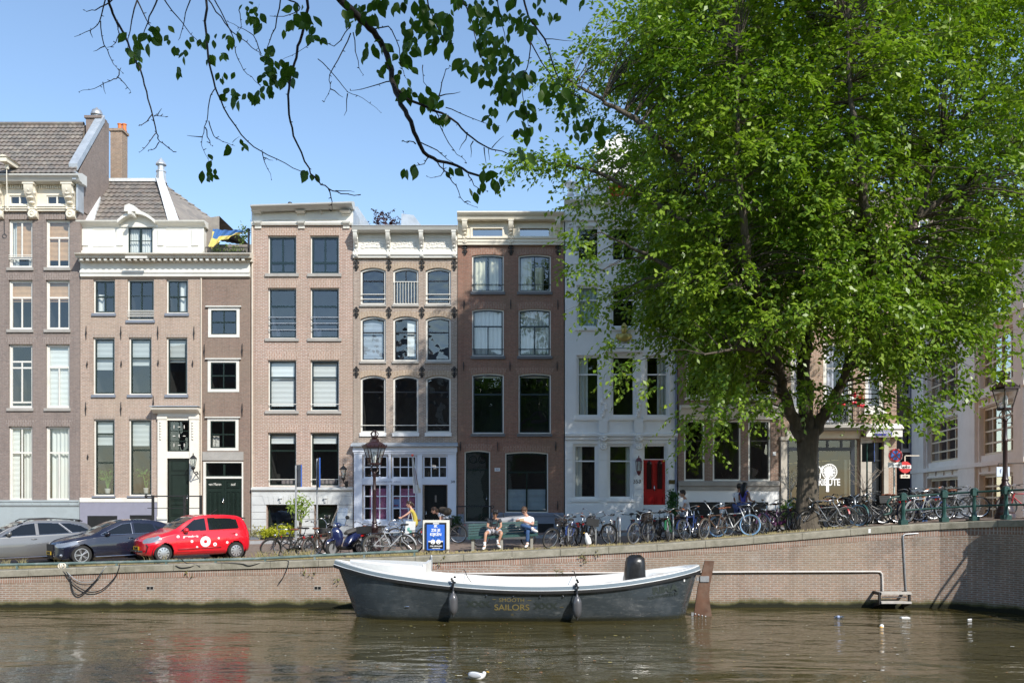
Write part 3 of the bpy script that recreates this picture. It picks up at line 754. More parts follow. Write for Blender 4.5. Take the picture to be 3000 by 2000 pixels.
# white attic front
AY=FY+0.25;az=lambda py:WZ(py,AY);ax_=lambda px:WX(px,AY)
mb=MB();aw=(ax_(376),ax_(447),az(743),az(667))
x0,x1,z0,z1=ax_(233),ax_(597),az(745),az(664)
mb.box(x0,aw[0],AY,AY+0.35,z0,z1);mb.box(aw[1],x1,AY,AY+0.35,z0,z1);mb.box(aw[0],aw[1],AY,AY+.35,aw[3],z1)
for a,b in((241,259),(342,361),(463,480),(562,582)):mb.box(ax_(a),ax_(b),AY-0.05,AY-0.001,az(720),az(672))
for a,b in((272,335),(487,552)):
 for q in((ax_(a),ax_(b),az(671),az(668)),(ax_(a),ax_(b),az(722),az(719))):mb.box(q[0],q[1],AY-0.025,AY-0.001,q[2],q[3])
mb.box(ax_(240),ax_(366),AY-0.12,AY-0.001,az(745),az(736));mb.box(ax_(456),ax_(596),AY-0.12,AY-0.001,az(745),az(736))
att=h.part('attic_front',mb,WHITE)
mb=MB()
for q in((aw[0],aw[0]+.06,aw[2],aw[3]),(aw[1]-.06,aw[1],aw[2],aw[3]),(aw[0]+.06,aw[1]-.06,aw[3]-.06,aw[3]),(aw[0]+.06,aw[1]-.06,aw[2],aw[2]+.06),((aw[0]+aw[1])/2-.05,(aw[0]+aw[1])/2+.05,aw[2]+.06,aw[3]-.06)):mb.box(q[0],q[1],AY+.03,AY+.09,q[2],q[3])
for s_ in(0,1):mb.box(aw[0]+.06+s_*0.5*(aw[1]-aw[0]-0.02),aw[0]+0.01+(0.5+s_*0.5)*(aw[1]-aw[0])-.06,AY+.035,AY+.085,(aw[2]+aw[3])/2-.015,(aw[2]+aw[3])/2+.015)
dw=mb.build('attic_window',GREEN,h.root)
g=MB();g.face([(aw[0],AY+.06,aw[2]),(aw[1],AY+.06,aw[2]),(aw[1],AY+.06,aw[3]),(aw[0],AY+.06,aw[3])]);g.build('pane',GLASS,dw)
g=MB();P=[[],[]]
for i in range(60):
 u=i/59
 if 0.42<u<0.56:continue
 for r_,zz in((0,aw[2]),(1,aw[3])):P[r_].append((aw[0]+(aw[1]-aw[0])*u,AY+.2+.03*math.sin(i*1.1),zz))
g.grid(P);g.build('curtain',CURTAIN,dw,smooth=True)
g=MB();g.face([(aw[0],AY+.34,aw[2]),(aw[1],AY+.34,aw[2]),(aw[1],AY+.34,aw[3]),(aw[0],AY+.34,aw[3])]);g.build('interior',DARKROOM,dw)
mb=MB();mb.prismx([(AY+.3,az(666)),(AY-.02,az(666)),(AY-.08,az(661)),(AY-.16,az(659)),(AY-.26,az(654)),(AY-.28,az(650)),(AY+.3,az(648))],ax_(230),ax_(352))
mb.prismx([(AY+.3,az(666)),(AY-.02,az(666)),(AY-.08,az(661)),(AY-.16,az(659)),(AY-.26,az(654)),(AY-.28,az(650)),(AY+.3,az(648))],ax_(462),ax_(604))
P=[]
for i in range(13):
 u=i/12;xx=ax_(353)+(ax_(461)-ax_(353))*u;e=26*(1-(2*u-1)**2);P.append((xx,e))
for i in range(12):
 for lo,hi,y0,y1 in((0,8,AY-.34,AY+.3),(0,0,0,0)):
  if hi:mb.prism([(P[i][0],az(652-P[i][1]+lo+7)),(P[i+1][0],az(652-P[i+1][1]+lo+7)),(P[i+1][0],az(652-P[i+1][1]-2)),(P[i][0],az(652-P[i][1]-2))],y0,y1)
 mb.face([(P[i][0],AY-.05,az(666)),(P[i+1][0],AY-.05,az(666)),(P[i+1][0],AY-.05,az(652-P[i+1][1]+6)),(P[i][0],AY-.05,az(652-P[i][1]+6))])
mb.prism([(ax_(377),az(629)),(ax_(408),az(629)),(ax_(405),az(612)),(ax_(392),az(607)),(ax_(379),az(612))],AY-.5,AY+.9)
h.part('attic_cornice',mb,WHITE)
mb=MB();xh=ax_(400);mb.box(xh-.07,xh+.07,AY-.75,AY,az(642),az(634));h.part('hoist_beam',mb,WHITE)
# roof: front slope, right slope, lead hips, pinnacle
e0,e1=Vector((WX(250,FY+.6),FY+.6,WZ(650,FY+.6))),Vector((WX(531,FY+.6),FY+.6,WZ(650,FY+.6)))
r0,r1=Vector((WX(300,FY+3.4),FY+3.4,WZ(533,FY+3.4))),Vector((WX(470,FY+3.4),FY+3.4,WZ(533,FY+3.4)))
k1=Vector((WX(735,FY+5.5),FY+5.5,WZ(722,FY+5.5)));k0=Vector((e0.x,FY+7.5,e0.z))
tiled_roof('roof',e0,e1,r1,r0,TILE,h.root,17,10)
SL=tilemat('roof_slates',(0.27,0.235,0.20),(0.20,0.18,0.16))
mb=MB();mb.face([e1,(k1.x,FY+.6,k1.z),k1,r1]);mb.face([e1,(k1.x,FY+.6,k1.z),(k1.x,FY+.6,e1.z-1.4),(e1.x,e1.y,e1.z-1.4)]);h.part('side_roof',mb,SL)
tiled_roof('side_roof_tiles',e1+Vector((0,.02,-.6)),k1+Vector((0,0,-.05)),r1+Vector((.02,.02,0)),r1+Vector((0,0,0.0)),SL,h.root,14,14,0.03)
mb=MB()
def ribbon(a,b,w0,w1,th=0.07):
 d=(b-a).normalized();sdir=Vector((1,0,0));n=d.cross(sdir).normalized();n=n if n.y<0 else-n
 mb.add([a-sdir*w0/2+n*th,a+sdir*w0/2+n*th,b+sdir*w1/2+n*th,b-sdir*w1/2+n*th,a-sdir*w0/2-n*.1,a+sdir*w0/2-n*.1,b+sdir*w1/2-n*.1,b-sdir*w1/2-n*.1],[(0,1,2,3),(0,4,5,1),(1,5,6,2),(3,2,6,7),(0,3,7,4)])
ribbon(e0+Vector((.18,0,-.1)),r0+Vector((-.02,0,.1)),0.5,0.45,.17);ribbon(e1+Vector((-.3,0,-.1)),r1+Vector((-.02,0,.15)),0.5,0.34,.17)
mb.box(r0.x,r1.x,r0.y-.15,r0.y+.15,r0.z-.02,r0.z+.13)
h.part('lead_hips',mb,paint('lead_white',(0.66,0.67,0.66),0.5,var=0.15,sc=5,bump=0.5,bsc=8))
mb=MB();c_=r1+Vector((.07,-.1,0));mb.lathe([(.3,-.1),(.24,.1),(.22,.42),(.25,.43),(.25,.48),(.17,.5),(.17,.75),(.26,.77),(.26,.81),(.02,1.12)],c_,8);h.part('pinnacle',mb,LEAD)
chimney(h,320,359,FY+5.0,0.72,376,r0.z-2.5,CB,(0.5,0.78)if 0 else(0.36,0.58))
# door surround, door, lamp
S=lambda a,b,y0,y1,d0,d1,m=mb:m.box(h.X(a),h.X(b),FY-d0,FY-d1,h.Z(y1),h.Z(y0))
h.holes.append((h.X(491),h.X(557),h.Z(1530),h.Z(1230)))
mb=MB()
for a,b in((464,491),(557,585)):
 mb.box(h.X(a),h.X(b),FY-.10,FY+.10,h.Z(1530),h.Z(1222));mb.box(h.X(a)-.02,h.X(b)+.02,FY-.13,FY-.101,h.Z(1228),h.Z(1218));mb.box(h.X(a)-.02,h.X(b)+.02,FY-.13,FY-.101,h.Z(1530),h.Z(1512))
mb.box(h.X(464),h.X(585),FY-.10,FY+.10,h.Z(1221.8),h.Z(1210));mb.box(h.X(491),h.X(557),FY-.06,FY+.1,h.Z(1342),h.Z(1322));mb.box(h.X(491),h.X(557),FY-.05,FY+.1,h.Z(1231),h.Z(1222))
mb.prismx([(FY-.002,h.Z(1211)),(FY-.12,h.Z(1211)),(FY-.25,h.Z(1205)),(FY-.42,h.Z(1202)),(FY-.46,h.Z(1196)),(FY-.002,h.Z(1194))],h.X(451),h.X(588))
for px in(473,567):
 for k in range(7):mb.ball((h.X(px),FY-.12,h.Z(1237+k*8)),(.05,.04,.055),6,4)
ds=h.part('door_surround',mb,paint('door_surround_cream',(0.76,0.72,0.63),0.5,var=0.04))
mb=MB();mb.box(h.X(450),h.X(590),FY-.5,FY,h.Z(1193.5),h.Z(1191));mb.build('lead_cap',LEAD,ds)
def panel_door(par,a,b,y0,y1,dy,mat,panels,name='door',hx=None):
 mb=MB();x0,x1,z0,z1=h.X(a),h.X(b),h.Z(y1),h.Z(y0)
 mb.box(x0,x1,FY+dy,FY+dy+.06,z0,z1)
 for u0,u1,v0,v1 in panels:
  xa,xb,za,zb_=x0+(x1-x0)*u0,x0+(x1-x0)*u1,z1+(z0-z1)*v1,z1+(z0-z1)*v0;t_=.025
  for q in((xa,xb,zb_-t_,zb_),(xa,xb,za,za+t_),(xa,xa+t_,za+t_,zb_-t_),(xb-t_,xb,za+t_,zb_-t_)):mb.box(q[0],q[1],FY+dy-.03,FY+dy-.001,q[2],q[3])
  mb.box(xa+.06,xb-.06,FY+dy-.018,FY+dy-.001,za+.06,zb_-.06)
 d=mb.build(name,mat,par)
 if hx is not None:
  m2=MB();m2.ball((x0+(x1-x0)*hx,FY+dy-.06,z0+1.05),.035,8,6);m2.box(x0+(x1-x0)*hx-.02,x0+(x1-x0)*hx+.02,FY+dy-.02,FY+dy-.001,z0+.95,z0+1.2);m2.build('handle',CHROME,d,smooth=True)
 return d
panel_door(h.root,493,555,1342,1528,.06,GREEN,[(.12,.88,.03,.2),(.12,.88,.25,.66),(.12,.88,.72,.9)],hx=.88)
def light_window(a,b,y0,y1,nx,ny,dy,sash,room=1.0,bw=0.03,fw=.05,orn=False,name='fanlight',pink=None):
 x0,x1,z0,z1=h.X(a),h.X(b),h.Z(y1),h.Z(y0);mb=MB()
 for q in((x0,x0+fw,z0,z1),(x1-fw,x1,z0,z1),(x0+fw,x1-fw,z0,z0+fw),(x0+fw,x1-fw,z1-fw,z1)):mb.box(q[0],q[1],FY+dy,FY+dy+.06,q[2],q[3])
 for i in range(1,nx):xx=x0+(x1-x0)*i/nx;mb.box(xx-bw/2,xx+bw/2,FY+dy+.005,FY+dy+.055,z0+fw,z1-fw)
 for j in range(1,ny):zz=z0+(z1-z0)*j/ny;mb.box(x0+fw,x1-fw,FY+dy+.009,FY+dy+.051,zz-bw/2,zz+bw/2)
 w_=mb.build(name,sash,h.root)
 g=MB();g.face([(x0,FY+dy+.03,z0),(x1,FY+dy+.03,z0),(x1,FY+dy+.03,z1),(x0,FY+dy+.03,z1)]);g.build('pane',GLASS,w_)
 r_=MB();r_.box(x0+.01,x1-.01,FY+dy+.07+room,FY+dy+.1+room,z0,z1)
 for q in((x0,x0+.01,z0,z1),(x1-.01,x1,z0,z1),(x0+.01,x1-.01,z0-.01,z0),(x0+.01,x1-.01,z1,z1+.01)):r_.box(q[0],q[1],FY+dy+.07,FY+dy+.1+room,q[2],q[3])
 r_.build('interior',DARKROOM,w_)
 if orn:
  m2=MB()
  for i in range(3):
   for j in range(3):
    m2.ball((x0+(x1-x0)*(.25+.5*i/2 if 1 else 0),FY+dy-.003,z0+(z1-z0)*(.2+.3*j)),(.02,.01,.09)if(i+j)%2==0 else(.07,.01,.02),6,4)
  m2.build('fanlight_ornament',WHITE,w_)
 return w_
light_window(494,554,1232,1321,2,3,.03,GREEN,orn=True)
def wall_lantern(px,ytop,ybot,mat,parent,proj=.55,Y=FY,side=1):
 x,zt,zb_=WX(px,Y-proj),WZ(ytop,Y-proj),WZ(ybot,Y-.1);mb=MB();cy=Y-proj;H=(zt-zb_)
 zc=zt-H*.12
 mb.lathe([(.02,zt+.0),(.03,zt-.03),(.012,zt-.07),(.05,zt-.1),(.16,zt-.22),(.17,zt-.25)][::-1],(x,cy,0),6)
 for k in range(4):
  a=PI/4+k*PI/2;mb.tube([(x+.15*math.cos(a),cy+.15*math.sin(a),zt-.25),(x+.08*math.cos(a),cy+.08*math.sin(a),zt-.62)],.012,4)
 mb.lathe([(.03,zt-.74),(.09,zt-.66),(.1,zt-.61)],(x,cy,0),6)
 mb.tube([(x,cy,zt-.72),(x+.02*side,cy+.05,zt-.86),(x+.05*side,cy+proj*.6,zt-.80),(x+.07*side,Y-.02,zt-.95)],.025,6)
 mb.tube([(x+.03*side,cy+.12,zt-.86),(x+.08*side,cy+proj*.7,zt-1.05),(x+.07*side,Y-.02,zt-1.15)],.02,6);mb.box(x+.03*side-.03,x+.03*side+.1,Y-.03,Y-.002,zt-1.25,zt-.75)
 l=mb.build('wall_lantern',mat,parent)
 g=MB();g.lathe([(.07,zt-.61),(.14,zt-.26)],(x,cy,0),4);g.build('lantern_glass',GLASS2,l)
 g=MB();g.ball((x,cy,zt-.45),(.035,.035,.07),8,6);g.build('lamp',WHITE,l)
wall_lantern(566,1327,1400,IRON,h.root)
# garage like double door of the annex
h.holes.append((h.X(596),h.X(713),h.Z(1540),h.Z(1352)))
mb=MB();mb.box(h.X(596),h.X(603),FY-.03,FY+.1,h.Z(1540),h.Z(1352));mb.box(h.X(709),h.X(713),FY-.03,FY+.1,h.Z(1540),h.Z(1352));mb.box(h.X(603),h.X(709),FY-.03,FY+.1,h.Z(1355),h.Z(1352));mb.box(h.X(603),h.X(709),FY-.02,FY+.1,h.Z(1401),h.Z(1395))
h.part('door_frame',mb,WHITE)
light_window(603,709,1355,1395,2,1,.04,GREEN,bw=.09)
for a,b,tx in((603,655.7),(656.3,709))and((603,655.7,'van Maren'),(656.3,709,'zaal')):
 d=panel_door(h.root,a,b,1401,1538,.05,GREEN,[(.12,.88,.05,.2),(.12,.36,.27,.95),(.39,.62,.27,.95),(.65,.88,.27,.95)],hx=.95 if a<650 else None)
 text_mesh(tx,.17,'lettering',WHITE,d,MF(h.X((a+b)/2),FY+.028,h.Z(1418)),sx=.8)
mb=MB();mb.box(h.X(594),h.X(714),FY-.05,FY-.002,h.Z(1348),h.Z(1323));h.part('stone_lintel',mb,STONE)
mb=MB();mb.box(h.x0,h.X(464),FY-.07,FY-.002,h.Z(1470),h.Z(1457));h.part('sill_band',mb,WHITE)
PB=paint('plinth_violet_grey',(0.25,0.25,0.31),0.7,var=0.05,dirt=(0.18,0.18,0.21),damt=.3)
mb=MB();mb.box(h.x0,h.X(464),FY-.05,FY-.002,.9,h.Z(1470));h.part('plinth',mb,PB)
mb=MB();mb.box(h.X(258),h.X(345),FY-.06,FY-.051,1.0,h.Z(1510));mb.box(h.X(382),h.X(452),FY-.06,FY-.051,1.0,h.Z(1508));h.part('cellar_hatch',mb,BLACK)
for px,py in((253,975),(355,975),(463,975),(569,975)):h.anchor(px,py,.6)
for px,py in((256,1067),(356,1066),(464,1063),(565,1065)):h.anchor(px,py,.3)
for px,py in((252,1197),(355,1197),(450,1180),(599,1028),(710,1026),(599,1201),(710,1200),(258,1338)):h.anchor(px,py,.6 if py!=1338 else .25)
mb=MB();mb.tube([(h.X(590),FY-.03,.9),(h.X(590),FY-.03,h.Z(815))],.035,6);h.part('downpipe',mb,paint('pipe_cream',(0.55,0.47,0.38)))
# front steps railing
mb=MB()
for a,y0,y1 in((425,1452,1456),):pass
rz_=h.Z(1453)
mb.tube([(h.X(428,-1.2),FY-1.2,rz_),(h.X(590,-1.2),FY-1.2,rz_)],.03,6);mb.tube([(h.X(432,-1.2),FY-1.2,h.Z(1487)),(h.X(590,-1.2),FY-1.2,h.Z(1487))],.015,5);mb.ball((h.X(428,-1.2),FY-1.2,rz_),.07)
for px in(448,541,588):mb.box(h.X(px,-1.2)-.045,h.X(px,-1.2)+.045,FY-1.245,FY-1.155,1.2,rz_+.04)
h.part('steps_railing',mb,IRON)
mb=MB();mb.box(h.X(455,-.6),h.X(600,-.6),FY-1.15,FY-.06,1.2,h.Z(1530));mb.box(h.X(455,-.6),h.X(600,-.6),FY-1.5,FY-1.15,1.2,h.Z(1545));h.part('steps',mb,STONE)
# roof terrace railing
mb=MB();zr0,zr1=WZ(743,FY+.1),WZ(725,FY+.1);xa,xb=WX(602,FY+.1),WX(731,FY+.1)
mb.tube([(xa,FY+.1,zr1),(xb,FY+.1,zr1)],.025,5);mb.tube([(xa,FY+.1,zr0+.05),(xb,FY+.1,zr0+.05)],.015,5)
for k in range(26):xx=xa+(xb-xa)*k/25;mb.tube([(xx,FY+.1,zr0),(xx,FY+.1,zr1)],.012,4)
mb.box(WX(726,FY+.2),WX(731,FY+.2),FY+.16,FY+.24,zr0-.2,WZ(669,FY+.2));h.part('terrace_railing',mb,IRON)
h.finish(split=h.X(590))
HB=h
# terrace plants and flag
mb=MB();mb.box(WX(597,FY+3),WX(736,FY+3),FY+3,FY+3.2,h.zt,WZ(716,FY+3));h.part('terrace_wall',mb,SL)
pl=thing('terrace_plants','green leafy plants in a trough behind the roof terrace railing','plants',(WX(660,FY+.5),FY+.5,h.zt))
leaves_mesh('foliage',[(WX(p,FY+.45),FY+.45,WZ(q,FY+.45))for p,q in((632,735),(645,733),(660,737),(678,732),(690,736),(712,700),(716,685),(720,672),(705,735))],45,(.16,.12,.13),.14,leafmat('terrace_leaf',(0.16,0.24,0.05),(0.22,0.30,0.07),.4),pl)
mb=MB();mb.box(WX(625,FY+.5),WX(722,FY+.5),FY+.3,FY+.6,WZ(745,FY+.4),WZ(738,FY+.4));mb.build('trough',BLACK,pl)
fl=thing('flag','yellow and blue flag draped between railing and post on the roof terrace','flag',(WX(728,FY+.2),FY+.2,WZ(745,FY)))
mb=MB();yc=FY+.12
top=[(624,670),(640,672),(660,674),(685,674),(705,673),(719,680)];bot=[(611,722),(624,727),(640,708),(664,700),(690,688),(720,682)]
P=[]
TT,BB=catmull([(WX(a,yc),yc,WZ(b,yc))for a,b in top],6),catmull([(WX(a,yc),yc,WZ(b,yc))for a,b in bot],6)
for j in range(9):
 P.append([(TT[i].lerp(BB[i],j/8))+Vector((0,.07*math.sin(i*.9+j*.5),0))for i in range(len(TT))])
mb.grid(P);nrow=len(TT)-1
mb.m=[0 if(f//nrow)<4-(3 if(f%nrow)<3 else 0)+((f%nrow)>14)*1 else 1 for f in range(len(mb.f))]
mb.build('cloth',[paint('flag_blue',(0.06,0.17,0.42),.8),paint('flag_yellow',(0.75,0.62,0.20),.8)],fl,smooth=True)
# ====== house C: salmon brick, two window columns, stone base
B3=brick('brick_salmon',(0.38,0.21,0.155),(0.32,0.185,0.14),(0.52,0.46,0.40),bh=0.062,mt=0.014,samt=0.2)
L3=brick('arch_salmon',(0.40,0.25,0.19),(0.33,0.22,0.17),(0.58,0.51,0.44),soldier=True,bh=0.075,samt=0.05)
h=House('brick_house','salmon brick house with two columns of wide windows and a grey stone base',738,1034,660,B3,L3)
kw=dict(fr=WHITE,fw=0.05,sw=0.06,silh=0.13,silo=0.12,lint=0.35,fl=0.12,rec=0.12)
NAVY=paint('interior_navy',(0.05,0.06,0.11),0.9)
for c,(a,b)in enumerate(((785,868),(909,993))):
 h.win(a,b,690,802,sash=TEAL,tr=(0.71,),mu=[[0.5],[0.5]],roomm=NAVY,label='dark teal double casement window',**dict(kw,sw=.085))
 h.win(a,b,843,991,sash=TEAL,tr=(0.35,),roomm=NAVY,rail=([0.42,0.3,0.18],0,STEEL)if c else([0.42,0.30,0.17],0,STEEL),**kw)
 h.win(a,b,1054,1203,sash=TEAL,tr=(0.33,),blind=[(BLINDW,0,0.92)],rail=([0.13],0,WHITE),label='window with its white blind pulled down',**kw)
 h.win(a,b,1266,1424,sash=GREEN,tr=(0.33,),blind=[(BLINDW,0,0.19)],rail=([0.13],0,WHITE),curt=[(paint('sofa_grey',(.25,.2,.2)),0.2 if c else 0.4,1.0,.9,1)],**dict(kw,sill=None))
mb=MB();T=.14
mb.prismx([(FY-.002,h.Z(661)),(FY-.1,h.Z(661)),(FY-.14,h.Z(655)),(FY-.1,h.Z(651)),(FY-.06,h.Z(649)),(FY-.06,h.Z(616)),(FY+.2,h.Z(616))],h.x0,h.x1)
for a,b in((790,868),(905,990)):mb.box(h.X(a),h.X(b),FY-.09,FY-.061,h.Z(646),h.Z(643));mb.box(h.X(a),h.X(b),FY-.09,FY-.061,h.Z(626),h.Z(623))
h.part('frieze',mb,WHITE)
h.cornice('cornice',734,1031,[(0.08,622),(0.30,620),(0.46,614),(0.56,609),(0.66,604),(0.68,600),(0.1,599)],paint('gutter_grey_white',(0.58,0.58,0.55)),tilt=.14,dy0=-.6)
for px in(757,884,1015):h.corbel(px,648,669,24,.2,WHITE,carve=False);h.corbel(px,620,630,30,.4,WHITE,carve=False)
h.corbel(944,620,629,5,.3,WHITE,carve=False)
mb=MB()
for dx,hh in((0,.55),(.2,.33)):mb.lathe([(.11,0),(.10,hh*.6),(.14,hh*.62),(.13,hh*.8),(.08,hh)],(h.X(830)+dx,FY+1.2,h.Z(603)),10)
h.part('roof_vent',mb,IRON,smooth=40)
mb=MB();mb.box(h.x0,h.x1,FY+.18,FY+2.5,h.Z(663),h.Z(606));h.part('parapet_block',mb,LEAD)
STB=paint('plinth_stone_grey',(0.55,0.56,0.55),0.75,var=0.06,sc=2,dirt=(0.32,0.32,0.32),damt=.4)
x1h=h.x1
for a,b,y0 in((782,866,1478),(922,988,1478)):h.holes.append((h.X(a),h.X(b),h.Z(1590),h.Z(y0)))
mb=MB()
cz=[h.Z(v)for v in(1590,1562,1541,1520,1499,1478,1452)]
for j in range(len(cz)-1):
 for a,b in((738,781),(867,921),(989,1034))if j<5 else((738,1034),):
  mb.box(h.X(a)+.004,h.X(b)-.004,FY-.07,FY-.003,cz[j]+.008,cz[j+1]-.008)
mb.box(h.x0,h.x1,FY-.055,FY-.002,cz[0],cz[1])if 0 else None
for c,(a,b)in enumerate(((780,868),(916,993))):
 for k in range(7):
  x0,x1=h.X(a-3)+(h.X(b+3)-h.X(a-3))*k/7,h.X(a-3)+(h.X(b+3)-h.X(a-3))*(k+1)/7
  sl=(k-3)*.03;sr=(k-2)*.03-.0
  mb.prism([(x0+.006,h.Z(1477)),(x1-.006,h.Z(1477)),(x1-.006+(k+1-3.5)*.03,h.Z(1452)),(x0+.006+(k-3.5)*.03,h.Z(1452))],FY-.10 if k==3 else FY-.085,FY-.071)
  if k==3:mb.box((x0+x1)/2-.07,(x0+x1)/2+.07,FY-.2,FY-.101,h.Z(1460),h.Z(1456));mb.box((x0+x1)/2-.03,(x0+x1)/2+.03,FY-.16,FY-.101,h.Z(1471),h.Z(1460))
h.part('plinth',mb,STB)
mb=MB();mb.prismx([(FY-.002,h.Z(1437)),(FY-.12,h.Z(1437)),(FY-.16,h.Z(1434)),(FY-.16,h.Z(1429)),(FY-.002,h.Z(1426))],h.x0,h.x1);mb.box(h.x0,h.x1,FY-.06,FY-.001,h.Z(1452),h.Z(1437));h.part('stone_ledge',mb,STB)
light_window(785,864,1480,1590,1,2,.15,GREEN,bw=.06)
panel_door(h.root,924,987,1482,1590,.35,GREEN,[(.15,.85,.1,.5),(.15,.85,.55,.92)])
text_mesh('347',.2,'lettering',WHITE,h.root,MF(h.X(954),FY+.335,h.Z(1514)))
wall_lantern(1006,1358,1420,IRON,h.root,proj=.45)
mb=MB();mb.tube([(h.x0+.02,FY-.02,1.6),(h.x0+.02,FY-.02,h.Z(664))],.045,6);h.part('downpipe',mb,paint('pipe_cream',(0.55,0.47,0.38)))
h.finish()
# ====== house D: three arched columns, white shopfront
B4=brick('brick_pale_brown',(0.33,0.235,0.185),(0.27,0.195,0.16),(0.46,0.41,0.35),bh=0.060,mt=0.013,samt=0.22)
L4=brick('arch_pale_brown',(0.38,0.27,0.19),(0.31,0.22,0.16),(0.52,0.45,0.36),soldier=True,bh=0.07,samt=0.08)
h=House('brick_house','pale brown brick house with arched windows, carved white cornice and white shopfront',1035,1340,757,B4,L4)
kw=dict(fr=WHITE,sash=BLACK,fw=0.075,sw=0.045,silh=0.1,silo=0.03,lint=0.26,fl=0.13,rise=0.14,rec=0.08,glass=GLASS2)
HAZE=paint('interior_grey',(0.16,0.18,0.22),.9)
for c,(a,b)in enumerate(((1056,1130),(1151.5,1226),(1247,1321))):
 if c==1:h.win(a,b,784,892,mu=[[0.5]],rail=([0.02,0.62],9,WHITE),roomm=NAVY,label='middle window behind a white balustrade',**kw)
 else:h.win(a,b,784,892,tr=(0.33,),rail=([0.15,0.28],0,WHITE),roomm=NAVY,**kw)
 h.win(a,b,926,1058,tr=(0.34,),roomm=HAZE,blind=[[(paint('screen_grey',(.33,.36,.42)),0,1)],[(BLINDW,.05,.9,.55,1)],None][c],**kw)
 h.win(a,b,1099,1267,tr=(0.27,),rail=([0.13],0,WHITE),**dict(kw,sill=WHITE2,silh=.16))
h.cornice('gutter_cornice',1031,1341,[(0.1,682),(0.3,681),(0.36,677),(0.50,673),(0.56,664),(0.60,660),(0.1,659)],paint('gutter_grey_white',(0.58,0.58,0.55)),dy0=-.5)
mb=MB();mb.box(h.x0,h.x1,FY-.06,FY+.2,h.Z(757),h.Z(679))
mb.prismx([(FY-.06,h.Z(757)),(FY-.12,h.Z(757)),(FY-.13,h.Z(751)),(FY-.18,h.Z(749)),(FY-.18,h.Z(742)),(FY-.12,h.Z(738)),(FY-.06,h.Z(736))],h.x0,h.x1)
for a,b in((1057,1130),(1150,1226),(1248,1320)):
 for q in((a,b,698,696),(a,b,727,725)):mb.box(h.X(q[0]),h.X(q[1]),FY-.085,FY-.061,h.Z(q[2]),h.Z(q[3]))
 for k in range(5):
  u=a+(b-a)*(k+.5)/5;mb.ball((h.X(u),FY-.06,h.Z(727-4*(1-abs(k-2)/2))),(.09,.035,.07),7,5)
  mb.torus((h.X(u),FY-.065,h.Z(711+3*abs(k-2))),.075,.02,9,5)
h.part('frieze',mb,WHITE)
for px in(1045,1139.5,1236,1331):h.corbel(px,680,757,14,.5,WHITE)
for y in(777,916,1090):
 for px in(1044,1139.5,1236,1331):h.anchor(px,y,.42,True)
mb=MB();mb.box(h.x0,h.x1,FY+.21,FY+2,h.Z(760),h.Z(662));h.part('parapet_block',mb,LEAD)
mb=MB();yy=FY+1.8
mb.prism([(WX(1000,yy),WZ(660,yy)),(WX(1030,yy),WZ(660,yy)),(WX(1085,yy),WZ(662,yy)),(WX(1048,yy),WZ(605,yy)),(WX(1036,yy),WZ(605,yy))],yy,yy+2);h.part('roof_shed',mb,LEAD)
mb=MB();mb.prism([(WX(1175,yy),WZ(660,yy)),(WX(1234,yy),WZ(660,yy)),(WX(1212,yy),WZ(630,yy)),(WX(1176,yy),WZ(626,yy))],yy,yy+1.5);h.part('roof_hatch',mb,LEAD)
# shopfront
SF=paint('shop_white',(0.74,0.78,0.86),0.45,var=.03)
for a,b,y0,y1 in((1065,1136,1335,1400),(1148.5,1220.5,1335,1400),(1239.5,1311,1335,1400),(1065,1136,1417,1524),(1148.5,1220.5,1417,1524),(1243,1309,1421,1560)):h.holes.append((h.X(a),h.X(b),h.Z(y1),h.Z(y0)))
mb=MB();xs_=[h.x0+.05,h.X(1062),h.X(1139),h.X(1146),h.X(1223),h.X(1238),h.X(1312),h.x1-.05]
for k in(0,2,4,6):mb.box(xs_[k],xs_[k+1],FY-.12,FY-.003,h.Z(1570),h.Z(1330))
for k in(1,3,5):
 mb.box(xs_[k],xs_[k+1],FY-.06,FY-.003,h.Z(1334),h.Z(1325));mb.box(xs_[k],xs_[k+1],FY-.08,FY-.003,h.Z(1419),h.Z(1400))
 if k<5:mb.box(xs_[k],xs_[k+1],FY-.06,FY-.003,h.Z(1560),h.Z(1524))
mb.box(h.x0+.04,h.x1-.04,FY-.14,FY-.002,h.Z(1329.8),h.Z(1324));mb.box(h.x0,h.x1,FY-.18,FY-.002,h.Z(1323.8),h.Z(1308))
sfp=h.part('shopfront',mb,SF)
mb=MB();mb.prismx([(FY-.002,h.Z(1307.8)),(FY-.36,h.Z(1307.8)),(FY-.36,h.Z(1303)),(FY-.002,h.Z(1296))],h.x0-.06,h.x1+.04);mb.build('lead_canopy',LEAD,sfp)
mb=MB()
for k in(1,3):mb.box(xs_[k]-.3,xs_[k+1]+.2,FY-.1,FY-.003,1.5,h.Z(1560.2))
mb.build('plinth',GB,sfp)
for a,b,y0,y1,ny in((1065,1136,1335,1400,2),(1148.5,1220.5,1335,1400,2),(1239.5,1311,1335,1400,2),(1065,1136,1417,1524,3),(1148.5,1220.5,1417,1524,3)):
 light_window(a,b,y0,y1,3,ny,.0,SF,bw=.045,fw=.06,name='shop_window',room=.7)
panel_door(h.root,1243,1309,1421,1575,.12,paint('door_black_green',(.008,.012,.012),.25),[(.1,.9,.03,.5),(.1,.9,.56,.85)],hx=.07)
PINK=paint('display_pink',(0.62,0.20,0.36),.8,var=.08)
